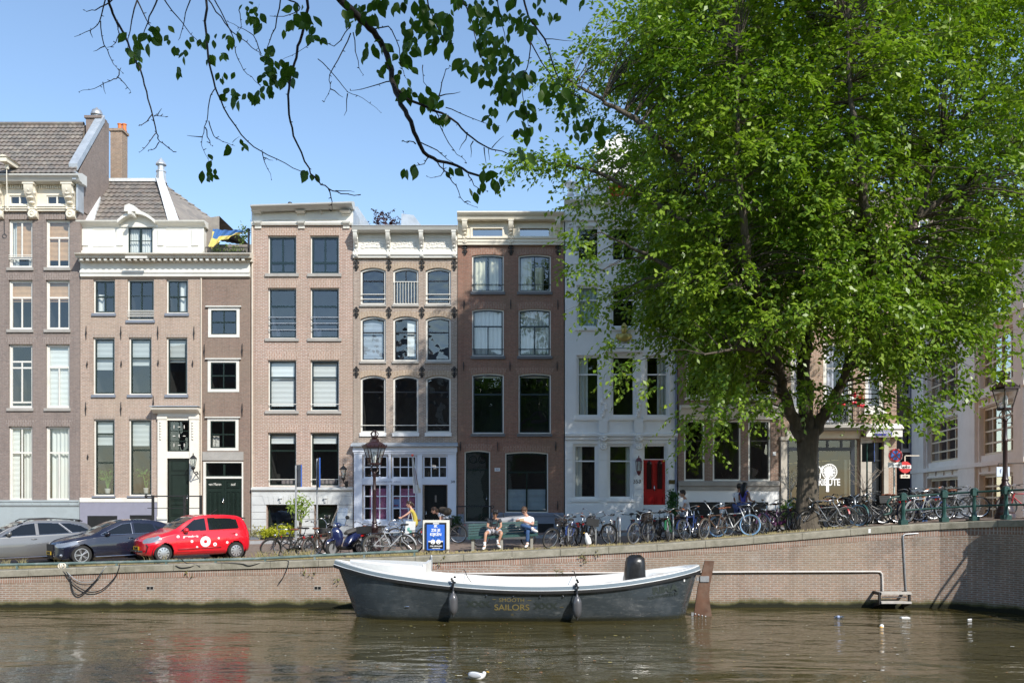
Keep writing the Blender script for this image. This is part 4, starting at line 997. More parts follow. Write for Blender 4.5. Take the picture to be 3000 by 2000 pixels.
for a,b,y0 in((1081,1136,1430),(1172,1220,1430)):
 d=thing('display_panel','pink studded display panel behind the %s shop window'%('left' if a<1100 else 'middle'),'display',(h.X((a+b)/2),FY+.25,h.Z(1520)))
 mb=MB();mb.box(h.X(a),h.X(b),FY+.22,FY+.28,h.Z(1522),h.Z(y0))
 for i in range(4):
  for j in range(6):mb.ball((h.X(a+6+i*(b-a-10)/3.5),FY+.21,h.Z(1438+j*15)),.05,7,5)
 mb.build('panel',PINK,d,smooth=40)
d=thing('window_poster','blue and white notice posted behind the middle shop window','poster',(h.X(1160),FY+.2,h.Z(1490)))
mb=MB();mb.box(h.X(1151),h.X(1170),FY+.18,FY+.2,h.Z(1489),h.Z(1455));mb.build('sheet',paint('poster_blue',(.28,.42,.75),.7),d)
mb=MB();mb.box(h.X(1152),h.X(1166),FY+.17,FY+.179,h.Z(1482),h.Z(1478));mb.box(h.X(1152),h.X(1168),FY+.17,FY+.179,h.Z(1461),h.Z(1456));mb.build('print',[paint('poster_red',(.4,.08,.12))],d)
text_mesh('349',.17,'lettering',BLACK,sfp,MF(h.X(1327),FY-.125,h.Z(1411)),sx=.8)
text_mesh('Love of food under  embrace',.09,'lettering',paint('sign_grey',(.3,.3,.34)),sfp,MF(h.X(1140),FY-.126,h.Z(1410)))
mb=MB();xd=h.X(1276);mb.box(xd-.04,xd+.04,FY+.1,FY+.118,h.Z(1470),h.Z(1450));mb.build('letter_plate',CHROME,h.root)
# banner flag on its slanting pole
t_=thing('banner_flag','furled white and purple flag hanging from a red tipped slanting pole at the shopfront','flag',(h.X(1228),FY-.3,h.Z(1437)))
mb=MB();p0,p1=(h.X(1229),FY-.15,h.Z(1436)),(WX(1208,FY-1.0),FY-1.0,WZ(1333,FY-1));mb.tube([p0,p1],.02,6);mb.box(p0[0]-.06,p0[0]+.06,FY-.15,FY-.122,p0[2]-.1,p0[2]+.1);mb.build('pole',CREAM,t_)
mb=MB();mb.ball(p1,.055,8,6);mb.build('pole_tip',paint('tip_red',(.8,.08,.03)),t_,smooth=True)
mb=MB();P=[]
for j in range(10):
 v=j/9;c_=Vector(p1).lerp(Vector((WX(1219,FY-.8),FY-.8,WZ(1444,FY-.8))),v);wv=.05+.16*v
 P.append([c_+Vector((wv*(i/8-.5)*2*.6,.06*math.sin(i*1.6+j*.3),-.0))for i in range(9)])
mb.grid(P);mb.m=[1 if 2<f//8<7 and(f%8)>4 and(f//8+f)%3 else 0 for f in range(len(mb.f))];mb.build('cloth',[WHITE2,paint('flag_purple',(.16,.07,.18))],t_,smooth=True)
h.finish()
# ====== house E: reddish brown brick, two columns
B5=brick('brick_red_brown',(0.30,0.145,0.10),(0.24,0.125,0.09),(0.27,0.19,0.15),bh=0.06,samt=0.18)
L5=brick('arch_red_brown',(0.32,0.165,0.115),(0.26,0.14,0.10),(0.36,0.27,0.22),soldier=True,bh=0.075,samt=0.1)
h=House('brick_house','red brown brick house with two window columns and low attic windows under its white cornice',1341,1652,719,B5,L5)
S5=paint('sill_dark',(0.13,0.13,0.135),.6,var=.1)
kw=dict(fr=WHITE,sash=TEAL,fw=0.05,sw=0.05,sill=S5,silh=.13,silo=.06,lint=.3,fl=.12,rise=.07,rec=.06)
CY=paint('curtain_cream',(0.74,0.68,0.50),.9,var=.05)
for c,(a,b)in enumerate(((1383,1476),(1519,1614))):
 h.win(a,b,745,855,mu=[[0.5]],curt=[(CY,0,.42),(CY,.55,.85)]if c==0 else[(CY,0,.4,.0,1),(CY,.5,.8,.3,1)],rail=([0.2],0,TEAL),**kw)
 h.win(a,b,904,1043,tr=(.36,),mu=[[],[0.5]],curt=[(CURTAIN,0,1)]if c==0 else[(CURTAIN,.05,1)],rail=([0.15],0,TEAL),**kw)
 h.win(a,b,1093,1270,tr=(.34,),blind=[(BLINDW,0,.05)],**dict(kw,lint=.28))
h.win(1361,1436,1318,1530,tr=(.26,),label='tall dark door bay with a fanlight',**dict(kw,sash=GREEN,sw=.06,sill=None,roomm=DARKROOM))
h.win(1480,1606,1322,1501,tr=(.33,),mu=[[],[0.5]],blind=[(paint('frosted',(.32,.38,.43),.6),.62,1)],**dict(kw,sash=GREEN,sw=.07,sill=None))
panel_door(h.root,1366,1432,1376,1530,.16,GREEN,[(.1,.46,.06,.55),(.54,.9,.06,.55),(.1,.9,.66,.92)],hx=.9)
mb=MB()
for px in(1386,1412):mb.torus((h.X(px),FY+.1,h.Z(1345)),.16,.02,16,6)
h.part('fanlight_ring',mb,GREEN)
h.cornice('gutter_cornice',1339,1653,[(0.1,648),(0.32,646),(0.40,642),(0.44,634),(0.52,628),(0.58,622),(0.58,619),(0.1,618)],CREAM,dy0=-.5)
mb=MB();aw=[(h.X(a),h.X(b))for a,b in((1385,1472),(1523,1609))];z0,z1=h.Z(694),h.Z(671)
xs_=[h.x0,*aw[0],*aw[1],h.x1]
for k in range(5):
 if k%2==0:mb.box(xs_[k],xs_[k+1],FY-.08,FY+.2,h.Z(719),h.Z(645))
 else:
  mb.box(xs_[k],xs_[k+1],FY-.08,FY+.2,h.Z(719),z0);mb.box(xs_[k],xs_[k+1],FY-.08,FY+.2,z1,h.Z(645))
  for q in((xs_[k]-.1,xs_[k],z0-.1,z1+.1),(xs_[k+1],xs_[k+1]+.1,z0-.1,z1+.1),(xs_[k],xs_[k+1],z0-.1,z0),(xs_[k],xs_[k+1],z1,z1+.1)):mb.box(q[0],q[1],FY-.12,FY-.081,q[2],q[3])
mb.prismx([(FY-.08,h.Z(719)),(FY-.12,h.Z(719)),(FY-.12,h.Z(712)),(FY-.15,h.Z(711)),(FY-.15,h.Z(704)),(FY-.2,h.Z(701)),(FY-.08,h.Z(700))],h.x0,h.x1)
h.part('frieze',mb,CREAM)
for a,b in aw:
 g=MB();g.face([(a,FY+.02,z0),(b,FY+.02,z0),(b,FY+.02,z1),(a,FY+.02,z1)]);w_=g.build('attic_window',glassmat('attic_glass',refl=2.5),h.root)
 g=MB();g.face([(a,FY+.15,z0),(b,FY+.15,z0),(b,FY+.15,z1),(a,FY+.15,z1)]);g.build('interior',NAVY,w_)
for px in(1362.5,1497,1633.5):h.corbel(px,647,716,17,.42,CREAM)
for px in(1362,1497,1635):h.anchor(px,732,.42,True)
for y,xs3 in((892,(1360,1496,1634)),(1073,(1358,1494,1632)),(1307,(1349,1458,1628)),(1480,(1634,))):
 for px in xs3:h.anchor(px,y,.42)
mb=MB();mb.box(h.x0,h.x1,FY+.21,FY+2,h.Z(725),h.Z(622));h.part('parapet_block',mb,LEAD)
mb=MB();mb.box(h.x0,h.X(1359),FY-.06,FY-.002,1.2,h.Z(1505));mb.box(h.X(1438),h.x1,FY-.06,FY-.002,1.2,h.Z(1510));mb.prismx([(FY-.002,h.Z(1512)),(FY-.09,h.Z(1511)),(FY-.1,h.Z(1504)),(FY-.002,h.Z(1501))],h.X(1438),h.x1);h.part('plinth',mb,paint('plinth_slate',(.20,.22,.27),.7,var=.06))
mb=MB();mb.box(h.X(1576),h.X(1622),FY-.07,FY-.061,1.2,h.Z(1533));h.part('cellar_opening',mb,BLACK)
mb=MB();mb.box(h.X(1449),h.X(1465),FY-.03,FY-.002,h.Z(1380),h.Z(1370));np_=h.part('number_plate',mb,WHITE2)
text_mesh('351',.13,'lettering',paint('plate_blue',(.03,.06,.2)),np_,MF(h.X(1457),FY-.034,h.Z(1375)),sx=.85)
mb=MB();zz=h.Z(1482);mb.tube([(h.X(1337,-1),FY-1,zz),(h.X(1440,-1),FY-1,zz)],.03,6);mb.torus((h.X(1442,-1),FY-1,zz-.02),.06,.02,10,5)
for px in(1339,1438):mb.tube([(h.X(px,-1),FY-1,1.3),(h.X(px,-1),FY-1,zz)],.03,6)
h.part('steps_railing',mb,IRON)
mb=MB();mb.box(h.X(1352,-.5),h.X(1446,-.5),FY-1.2,FY-.07,1.2,h.Z(1530));h.part('steps',mb,STONE)
h.finish()
# ====== house F: white plastered house
PL=paint('white_plaster',(0.77,0.775,0.77),0.7,var=0.04,sc=.8,bump=.15,bsc=14,dirt=(0.52,0.52,0.50),damt=.25,dsc=.5)
h=House('plaster_house','white plastered house with red front door and lions head crest, half behind the tree',1655,1984,596,PL,None)
kw=dict(fr=WHITE2,sash=WHITE2,fw=.06,sw=.05,sill=WHITE2,silh=.12,silo=.08,lint=0,rec=.08,glass=GLASS2)
TC=paint('curtain_teal_white',(.55,.62,.60),.9,var=.05)
for c,(a,b)in enumerate(((1689,1758),(1790,1862),(1890,1960))):
 h.win(a,b,662,766,tr=(.42,),mu=[[],[0.5]]if c==1 else(),**kw)
 h.win(a,b,835,960,tr=(.33,),curt=[(TC,0,1)]if c!=1 else None,**kw)
 h.win(a,b,1040,1221,tr=(.30,),curt=[[(CURTAIN,0,.5)],None,[(CURTAIN,.55,1)]][c],**kw)
for c,(a,b)in enumerate(((1679,1750),(1781,1853))):h.win(a,b,1300,1461,tr=(.30,),curt=[(CURTAIN,0,.38)if c==0 else(CURTAIN,.78,1)],**kw)
h.win(1882,1954,1299,1500,sash=WHITE2,tr=(.22,),**dict({k:v for k,v in kw.items()if k!='sash'},sill=None,label='white door frame with a fanlight'))
RED=paint('door_red',(.42,.012,.012),.3,var=.08)
panel_door(h.root,1886,1950,1346,1500,.1,RED,[(.08,.44,.05,.6),(.56,.92,.05,.6),(.08,.44,.7,.95),(.56,.92,.7,.95)],hx=.5)
mb=MB();x0_,x1_=h.X(1886),h.X(1950)
for u in(.26,.74):mb.box(x0_+(x1_-x0_)*(u-.11),x0_+(x1_-x0_)*(u+.11),FY+.06,FY+.079,h.Z(1432),h.Z(1358));mb.ball((x0_+(x1_-x0_)*u,FY+.08,h.Z(1358)),(.11*(x1_-x0_),.02,.15),10,6)
h.part('door_glass',mb,paint('door_glass_dark',(.03,.01,.01),.15))
mb=MB()
for y in(1307,1328,1349,1370,1391,1412,1433,1454):
 for a,b in((1656,1677),(1754,1779),(1857,1880),(1958,1983)):mb.box(h.X(a),h.X(b),FY-.035,FY-.002,h.Z(y+19.4),h.Z(y))
mb.box(h.x0,h.x1,FY-.06,FY-.002,1.4,h.Z(1478))
mb.prismx([(FY-.002,h.Z(1290)),(FY-.06,h.Z(1288)),(FY-.07,h.Z(1281)),(FY-.14,h.Z(1277)),(FY-.14,h.Z(1270)),(FY-.002,h.Z(1268))],h.x0,h.x1)
mb.box(h.X(1680),h.X(1960),FY-.05,FY-.002,h.Z(1232),h.Z(1227))
for px in(1767,1871):mb.box(h.X(px-13),h.X(px+13),FY-.08,FY-.051,h.Z(1268),h.Z(1232))
h.part('mouldings',mb,PL)
for px in(1767,1871):h.corbel(px,1273,1312,26,.25,PL)
mb=MB()
for px in(1767,1871):
 for k in range(9):mb.ball((h.X(px+random.uniform(-7,7)),FY-.04,h.Z(1165+k*6.5)),(random.uniform(.06,.12),.04,random.uniform(.06,.1)),7,5)
 mb.tube(catmull([(h.X(px-8),FY-.03,h.Z(1100)),(h.X(px-5),FY-.03,h.Z(1140)),(h.X(px),FY-.03,h.Z(1170)),(h.X(px+5),FY-.03,h.Z(1140)),(h.X(px+8),FY-.03,h.Z(1100))],4),.015,5)
h.part('festoon',mb,PL,smooth=True)
mb=MB();mb.prismx([(FY-.002,h.Z(1037)),(FY-.18,h.Z(1032)),(FY-.2,h.Z(1023)),(FY-.002,h.Z(1021))],h.X(1770),h.X(1880));h.part('window_hood',mb,WHITE2)
GOLD=paint('gilded_plaster',(.45,.36,.10),.4,metal=.4,var=.2)
mb=MB();xc,zc=h.X(1827),h.Z(990)
mb.ball((xc,FY-.12,zc+.02),(.3,.14,.2),12,8);mb.ball((xc,FY-.15,zc+.32),(.13,.13,.17),10,8);mb.lathe([(.14,.02),(.14,.06),(.06,.2),(.02,.24)],(xc,FY-.15,zc+.42),9)
for s_ in(-1,1):mb.ball((xc+s_*.25,FY-.1,zc+.05),(.12,.1,.14),8,6)
h.part('gilded_bust',mb,GOLD,smooth=True)
mb=MB();mb.box(h.X(1795),h.X(1862),FY-.14,FY-.002,h.Z(1020),h.Z(1009))
for s_ in(-1,1):
 mb.torus((xc+s_*.42,FY-.08,h.Z(1003)),.14,.05,12,6);mb.torus((xc+s_*.72,FY-.06,h.Z(1008)),.09,.035,12,6)
h.part('crest_scrolls',mb,PL,smooth=40)
mb=MB();mb.torus((h.X(1673),FY-.03,h.Z(832)),.1,.03,14,6);mb.ball((h.X(1673),FY-.02,h.Z(832)),(.08,.03,.08),8,5);h.part('rosette',mb,PL,smooth=True)
text_mesh('353',.24,'lettering',IRON,h.root,MF(h.X(1866),FY-.042,h.Z(1410)))
mb=MB();mb.box(h.X(1959),h.X(1978),FY-.06,FY-.036,h.Z(1417),h.Z(1405));h.part('name_plate',mb,paint('brass_dark',(.10,.08,.03),.4,metal=.5))
mb=MB();zt=h.Z(1338);xl=h.X(1869.5);mb.lathe([(.03,-.82),(.09,-.7),(.11,-.62)],(xl,FY-.22,zt),8);mb.lathe([(.15,-.2),(.1,-.08),(.03,-.03),(.02,.05)],(xl,FY-.22,zt),8)
for k in range(6):a=k*PI/3;mb.tube([(xl+.11*math.cos(a),FY-.22+.11*math.sin(a),zt-.62),(xl+.14*math.cos(a),FY-.22+.14*math.sin(a),zt-.2)],.012,4)
mb.box(xl-.02,xl+.02,FY-.2,FY-.002,zt-.75,zt-.7);wl=h.part('wall_lantern',mb,paint('lantern_maroon',(.10,.02,.025),.4))
mb=MB();mb.lathe([(.10,-.62),(.13,-.2)],(xl,FY-.22,zt),6);mb.build('lantern_glass',GLASS2,wl)
# crowning cornice, urns and raised centre
h.cornice('cornice',1654,1990,[(0.05,648),(0.1,645),(0.12,632),(0.16,630),(0.16,622),(0.08,619),(0.08,600),(0.28,596),(0.36,590),(0.44,585),(0.44,582),(0.05,580)],WHITE2,dy0=-.4)
mb=MB()
for a,b in((1665,1686),(1765,1785),(1867,1887),(1962,1982)):
 for k in range(4):mb.box(h.X(a+k*(b-a)/4),h.X(a+(k+.6)*(b-a)/4),FY-.14,FY-.079,h.Z(618),h.Z(602))
 mb.torus((h.X((a+b)/2-4),FY-.05,h.Z(661)),.09,.035,10,6)
h.part('triglyphs',mb,WHITE2)
mb=MB();mb.box(h.X(1662),h.X(1985),FY+.0,FY+.5,h.Z(582),h.Z(574))
ctr=[(1715,574),(1722,548),(1745,540),(1752,505),(1748,450),(1770,418),(1800,405),(1818,385),(1836,405),(1866,418),(1888,450),(1884,505),(1891,540),(1914,548),(1921,574)]
mb.prism([(WX(a,FY+.2),WZ(b,FY+.2))for a,b in ctr],FY+.05,FY+.45)
for px,py,r in((1730,556,.25),(1905,556,.25),(1762,440,.3),(1874,440,.3),(1700,560,.2),(1935,560,.2)):mb.torus((WX(px,FY),FY+.05,WZ(py,FY)),r,.07,14,6)
h.part('gable_crest',mb,WHITE2)
for px in(1672,1972):mb=MB();mb.lathe([(.12,0),(.18,.05),(.12,.12),(.14,.3),(.28,.48),(.32,.52),(.3,.56),(.12,.6),(.05,.7)],(WX(px,FY+.2),FY+.2,WZ(574,FY+.2)),14);h.part('urn',mb,WHITE2,smooth=40)
mb=MB();mb.prism([(h.X(1700),h.Z(585)),(h.X(1940),h.Z(585)),(h.X(1820),h.Z(400))],FY+.5,FY+8);h.part('roof',mb,TILE)
mb=MB();mb.tube([(h.x1-.06,FY-.05,1.6),(h.x1-.06,FY-.05,h.Z(600))],.05,7);h.part('downpipe',mb,paint('pipe_slate',(.16,.18,.25)))
h.finish()
# ====== house G: brick with the bay window behind the tree
B6=brick('brick_brown',(0.27,0.155,0.115),(0.22,0.13,0.10),(0.33,0.27,0.22),samt=.2)
L6=brick('arch_brown',(0.27,0.16,0.12),(0.22,0.135,0.105),(0.36,0.3,0.25),soldier=True)
h=House('brick_house','brown brick house with a wide white framed bay window behind the tree trunk',1986,2289,640,B6,L6)
kw=dict(fr=WHITE,sash=WHITE,fw=.09,sw=.05,lint=.25,fl=.1,tr=(.35,),sill=WHITE)
for a,b in((2010,2080),(2103,2175),(2198,2268)):
 for y0,y1 in((676,790),(845,965),(1030,1165)):h.win(a,b,y0,y1,**kw)
for a,b in((2004,2064),(2088,2170),(2192,2257)):h.win(a,b,1231,1408,fr=WHITE,sash=BLACK,fw=.07,sw=.05,tr=(.33,),sill=None,lint=0,rec=.02)
mb=MB();mb.prismx([(FY-.002,h.Z(1229)),(FY-.12,h.Z(1229)),(FY-.16,h.Z(1222)),(FY-.34,h.Z(1200)),(FY-.46,h.Z(1197)),(FY-.48,h.Z(1190)),(FY-.002,h.Z(1186))],h.X(1990),h.X(2284));h.part('bay_cornice',mb,WHITE)
mb=MB();mb.prismx([(FY-.002,h.Z(1436)),(FY-.1,h.Z(1436)),(FY-.12,h.Z(1426)),(FY-.18,h.Z(1422)),(FY-.2,h.Z(1410)),(FY-.002,h.Z(1408))],h.x0,h.X(2282));h.part('stone_ledge',mb,STONE)
mb=MB();mb.box(h.x0,h.X(2282),FY-.05,FY-.002,h.Z(1470),h.Z(1436.2))
for a,b in((1986,2018),(2108,2122),(2250,2282)):mb.box(h.X(a),h.X(b),FY-.05,FY-.002,1.5,h.Z(1470.2))
h.part('plinth',mb,WHITE2)
mb=MB();mb.box(h.X(2018),h.X(2108),FY-.02,FY-.003,1.5,h.Z(1470.4));mb.box(h.X(2122),h.X(2250),FY-.02,FY-.003,1.5,h.Z(1470.4));h.part('cellar_opening',mb,BLACK)
h.cornice('cornice',1985,2290,[(0.05,668),(0.12,664),(0.12,650),(0.4,644),(0.45,638),(0.05,636)],WHITE,dy0=-.3)
mb=MB();mb.prismx([(FY,h.Z(640)),(FY+3,h.Z(520)),(FY+6,h.Z(640))],h.x0,h.x1);h.part('roof',mb,TILE)
mb=MB();mb.box(h.X(2264),h.X(2273),FY-.03,FY-.002,h.Z(1334),h.Z(1323));h.part('number_plate',mb,WHITE2)
h.finish()
# ====== house H: corner cafe building
B7=brick('brick_corner',(0.36,0.21,0.145),(0.30,0.18,0.13),(0.46,0.40,0.33),samt=.12)
h=House('corner_building','brick corner building with a cafe shopfront, flower balcony and street name sign',2290,2627,600,B7,L6,depth=8.5)
kw=dict(fr=WHITE,sash=WHITE,fw=.13,sw=.05,lint=.25,fl=.05,tr=(.3,),sill=WHITE,silh=.2)
for a,b in((2317,2372),(2412,2500),(2535,2592)):
 for y0,y1 in((650,770),(830,950)):h.win(a,b,y0,y1,**kw)
 h.win(a,b,1000,1200 if b!=2500 else 1248,curt=[(paint('curtain_lilac',(.45,.42,.5),.9),.1,.4)],**dict(kw,lint=0,glass=glassmat('clear_glass',refl=.6)))
h.cornice('cornice',2288,2632,[(0.05,628),(0.15,622),(0.15,612),(0.4,606),(0.45,600),(0.05,598)],WHITE,dy0=-.3)
mb=MB();mb.prismx([(FY,h.Z(600)),(FY+3,h.Z(500)),(FY+6,h.Z(600))],h.x0,h.x1);h.part('roof',mb,TILE)
h.holes+=[(h.X(2304),h.X(2513),h.Z(1560),h.Z(1287)),(h.X(2553),h.X(2586),h.Z(1560),h.Z(1295))]
PIER=paint('pier_stone',(.46,.42,.36),.8,var=.12,sc=3,dirt=(.25,.22,.18),damt=.4)
for a,b in((2286,2304),(2519,2551),(2587,2600)):mb=MB();mb.box(h.X(a),h.X(b),FY-.12,FY-.002,1.6,h.Z(1290));mb.box(h.X(a)-.04,h.X(b)+.04,FY-.18,FY-.121,1.6,h.Z(1490));mb.box(h.X(a)-.03,h.X(b)+.03,FY-.2,FY-.002,h.Z(1289.5),h.Z(1279));h.part('pier',mb,PIER)
mb=MB();mb.box(h.X(2304),h.X(2519),FY-.1,FY-.002,h.Z(1284),h.Z(1262));h.part('fascia',mb,CREAM)
mb=MB();mb.box(h.X(2380),h.X(2540),FY-1.0,FY-.002,h.Z(1252,-1),h.Z(1243,-1));mb.box(h.X(2385),h.X(2535),FY-.9,FY-.002,h.Z(1258,-1),h.Z(1252.2,-1));bal=h.part('balcony',mb,STONE)
mb=MB();ya=FY-.93;xa,xb=WX(2395,ya),WX(2531,ya);za,zb_=WZ(1243,ya),WZ(1184,ya)
for zz in(za+.06,za+.2,zb_):mb.tube([(xa,FY-.05,zz),(xa,ya,zz),(xb,ya,zz),(xb,FY-.05,zz)],.016,5)
for k in range(25):xx=xa+(xb-xa)*k/24;mb.tube([(xx,ya,za),(xx,ya,zb_)],.009 if k%6 else .02,4)
for k in range(8):mb.torus((xa+(xb-xa)*(k+.5)/8,ya,za+.5),.12,.012,10,4)
for k in range(6):yy=ya+(FY-.05-ya)*k/6;mb.tube([(xb,yy,za),(xb,yy,zb_)],.009,4)
mb.build('balcony_railing',IRON,bal)
mb=MB()
for a,b in((2540,2545),):pass
mb.box(h.X(2532,-.2),h.X(2637,-.2),FY-.45,FY-.125,h.Z(1281),h.Z(1258));mb.prismx([(FY-.002,h.Z(1240)),(FY-.3,h.Z(1246)),(FY-.52,h.Z(1256)),(FY-.52,h.Z(1258)),(FY-.002,h.Z(1258))],h.X(2548),h.X(2640,-.2));h.part('corner_fascia',mb,WHITE)
mb=MB();mb.box(WX(2563,FY-.45),WX(2613,FY-.45),FY-.48,FY-.451,WZ(1276,FY-.45),WZ(1262,FY-.45));sg=h.part('street_name_sign',mb,paint('enamel_blue',(.03,.03,.22),.25,var=.03))
text_mesh('KEIZERSGRACHT',.105,'lettering',WHITE2,sg,MF(WX(2588,FY-.5),FY-.485,WZ(1266.8,FY-.5)),sx=.88,bold=.002)
text_mesh('CENTRUM',.055,'lettering',WHITE2,sg,MF(WX(2604,FY-.5),FY-.485,WZ(1272.8,FY-.5)),sx=.95,bold=.001)
# cafe front: frame, glass, interior
mb=MB();x0_,x1_=h.X(2304),h.X(2513);zs_=(h.Z(1560),h.Z(1340),h.Z(1320),h.Z(1290),h.Z(1287))
for q in((x0_,x0_+.12,zs_[0],zs_[4]),(x1_-.3,x1_-.12,zs_[0],zs_[4]),(x0_+.12,x1_-.3,zs_[2],zs_[2]+.16),(x0_+.12,x1_-.3,zs_[3],zs_[4]),(x0_+.12,x1_-.3,zs_[0],h.Z(1528))):mb.box(q[0],q[1],FY+.02,FY+.1,q[2],q[3])
for px in(2352,2425,2466):mb.box(h.X(px)-.05,h.X(px)+.05,FY+.025,FY+.095,zs_[2]+.16,zs_[3])
mb.box(h.X(2396)-.05,h.X(2396)+.05,FY+.025,FY+.095,h.Z(1528),zs_[2])
cf=h.part('cafe_front',mb,paint('cafe_dark',(.015,.02,.03),.35))
g=MB();g.face([(x0_,FY+.06,zs_[0]),(x1_,FY+.06,zs_[0]),(x1_,FY+.06,zs_[4]),(x0_,FY+.06,zs_[4])]);g.build('pane',glassmat('cafe_glass',refl=.6),cf)
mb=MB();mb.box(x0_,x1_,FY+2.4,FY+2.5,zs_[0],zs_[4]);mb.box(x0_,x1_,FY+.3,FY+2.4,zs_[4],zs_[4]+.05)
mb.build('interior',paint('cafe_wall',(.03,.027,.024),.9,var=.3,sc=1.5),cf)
mb=MB()
for px in(2482,2497):mb.box(h.X(px),h.X(px+8),FY+.3,FY+.36,zs_[0],h.Z(1345))
mb.build('door_panel',paint('cafe_panel',(.50,.48,.40),.6),cf)
mb=MB()
for k in range(6):mb.box(h.X(2315+k*28),h.X(2338+k*28),FY+.8,FY+.86,h.Z(1356-k*2),h.Z(1354-k*2))
mb.build('lamp_tube',paint('lamp_warm',(.8,.55,.2),.4),cf)
TX=paint('window_lettering',(.85,.85,.84),.6,var=.02);yt=FY+.045
text_mesh('DY',.42,'lettering',TX,cf,MF(WX(2398,FY),yt,WZ(1376,FY)),sx=.78,bold=.012)
text_mesh('LL',.42,'lettering',TX,cf,MF(WX(2401,FY),yt,WZ(1397,FY)),sx=.85,bold=.012)
text_mesh('TRIBUTE',.42,'lettering',TX,cf,MF(WX(2424,FY),yt,WZ(1412.5,FY)),sx=.72,bold=.012)
mb=MB();xe,ze=h.X(2431),h.Z(1381)
mb.torus((xe,yt,ze),.33,.022,32,4,sy=.3);mb.torus((xe,yt,ze),.24,.012,28,4,sy=.3);mb.ball((xe-.02,yt,ze),(.19,.008,.21),16,9);mb.box(xe-.15,xe-.02,yt-.008,yt+.002,h.Z(1440),ze-.15)
for k in range(22):a=k*2*PI/22;mb.obox((xe+.285*math.cos(a),yt,ze+.285*math.sin(a)),.03,.008,.045,Matrix.Rotation(-a+PI/2,3,'Y'))
for k in range(9):mb.ball((xe+.2*math.cos(k*.7+.5)-.02,yt,ze+.2*math.sin(k*.7+.5)),(.05,.008,.05),7,4)
mb.build('emblem',TX,cf)
mb=MB();mb.box(h.X(2553),h.X(2586),FY+.2,FY+.26,1.6,h.Z(1295));mb.box(h.X(2553),h.X(2557),FY+.1,FY+.2,1.6,h.Z(1295));mb.box(h.X(2582),h.X(2586),FY+.1,FY+.2,1.6,h.Z(1295));mb.box(h.X(2557),h.X(2582),FY+.1,FY+.2,h.Z(1350),h.Z(1346));h.part('side_door',mb,paint('cafe_dark',(.015,.02,.03)))
mb=MB();mb.box(h.x1+.004,h.x1+.02,FY+.3,FY+8.4,2.0,h.zt-.3);h.part('side_wall',mb,brick('brick_side_red',(0.46,0.19,0.11),(0.40,0.16,0.10),(0.46,0.36,0.28)))
h.finish()
fb=thing('flower_box','red and white geraniums spilling over the balcony railing of the corner building','flowers',(WX(2485,FY-1),FY-1,WZ(1195,FY-1)))
cs=[(WX(p,FY-1),FY-1+random.uniform(-.1,.1),WZ(random.uniform(1163,1186),FY-1))for p in np.arange(2446,2530,5)]
leaves_mesh('foliage',cs,30,(.1,.1,.09),.1,leafmat('geranium_leaf',(.12,.26,.05),(.2,.32,.08),.4),fb,seed=3)
mb=MB()
for k in range(46):mb.ball((WX(random.choice([random.uniform(2446,2532),random.uniform(2480,2532)]),FY-1.1),FY-1.1+random.uniform(-.08,.1),WZ(random.uniform(1152,1192),FY-1)),random.uniform(.035,.075),6,4,0 if k%5 else 1)
mb.build('blossom',[paint('geranium_red',(.75,.02,.05),.6),WHITE2],fb)
mb=MB();mb.box(WX(2448,FY-1),WX(2530,FY-1),FY-1.1,FY-.98,WZ(1192,FY-1),WZ(1183,FY-1));mb.build('trough',IRON,fb)
# ====== houses down the side street and the beige corner block
BY=62-D
B8=brick('brick_dark_side',(0.155,0.10,0.085),(0.125,0.085,0.07),(0.19,0.16,0.14),samt=.2)
h=House('side_street_house','dark brown brick house closing the view down the side street',2480,2790,560,B8,L6,Y=BY,depth=8)
for y0,y1 in((640,760),(830,960),(1060,1160),(1225,1320)):
 for a,b in((2590,2622),(2640,2672),(2690,2722)):h.win(a,b,y0,y1,fr=WHITE,sash=WHITE,fw=.12,sw=.05,tr=(.4,),lint=0,sill=WHITE)
mb=MB();mb.tube([(h.X(2668),BY-.1,2),(h.X(2668),BY-.1,h.Z(600))],.09,6);h.part('downpipe',mb,paint('pipe_slate',(.16,.18,.25)))
mb=MB();mb.box(h.X(2600),h.X(2690),BY-.1,BY-.002,1.8,h.Z(1345));h.part('pub_front',mb,BLACK)
h.finish()
bs=thing('beer_sign','round red and white beer sign hanging over the side street behind the no stopping sign','sign',(WX(2652,16),16,WZ(1400,16)))
ry=16;xc,zc=WX(2651,ry),WZ(1368,ry);r_=17*(ry+D)/F
mb=MB();mb.lathe([(r_,-.06),(r_,.06)],(xc,ry,zc),28,ax='y');mb.build('disc',paint('sign_red',(.55,.03,.03),.4),bs)
mb=MB();mb.box(xc-r_*.98,xc+r_*.98,ry-.075,ry-.061,zc-.07,zc+.1);mb.build('band',WHITE2,bs)
text_mesh('upiler',.2,'lettering',BLACK,bs,MF(xc+.02,ry-.08,zc+.015),sx=.9,bold=.006)
mb=MB();mb.box(xc-.22,xc+.22,ry-.05,ry+.05,zc-r_-.25,zc-r_-.08);mb.box(xc-.02,xc+.02,ry-.02,ry+.02,zc-r_-.1,zc+r_+.3);mb.box(xc-.02,xc+.7,ry-.02,ry+.02,zc+r_+.26,zc+r_+.3);mb.build('bracket',CREAM,bs)
text_mesh('DE PIJP',.1,'lettering',BLACK,bs,MF(xc,ry-.055,zc-r_-.165),sx=.9)
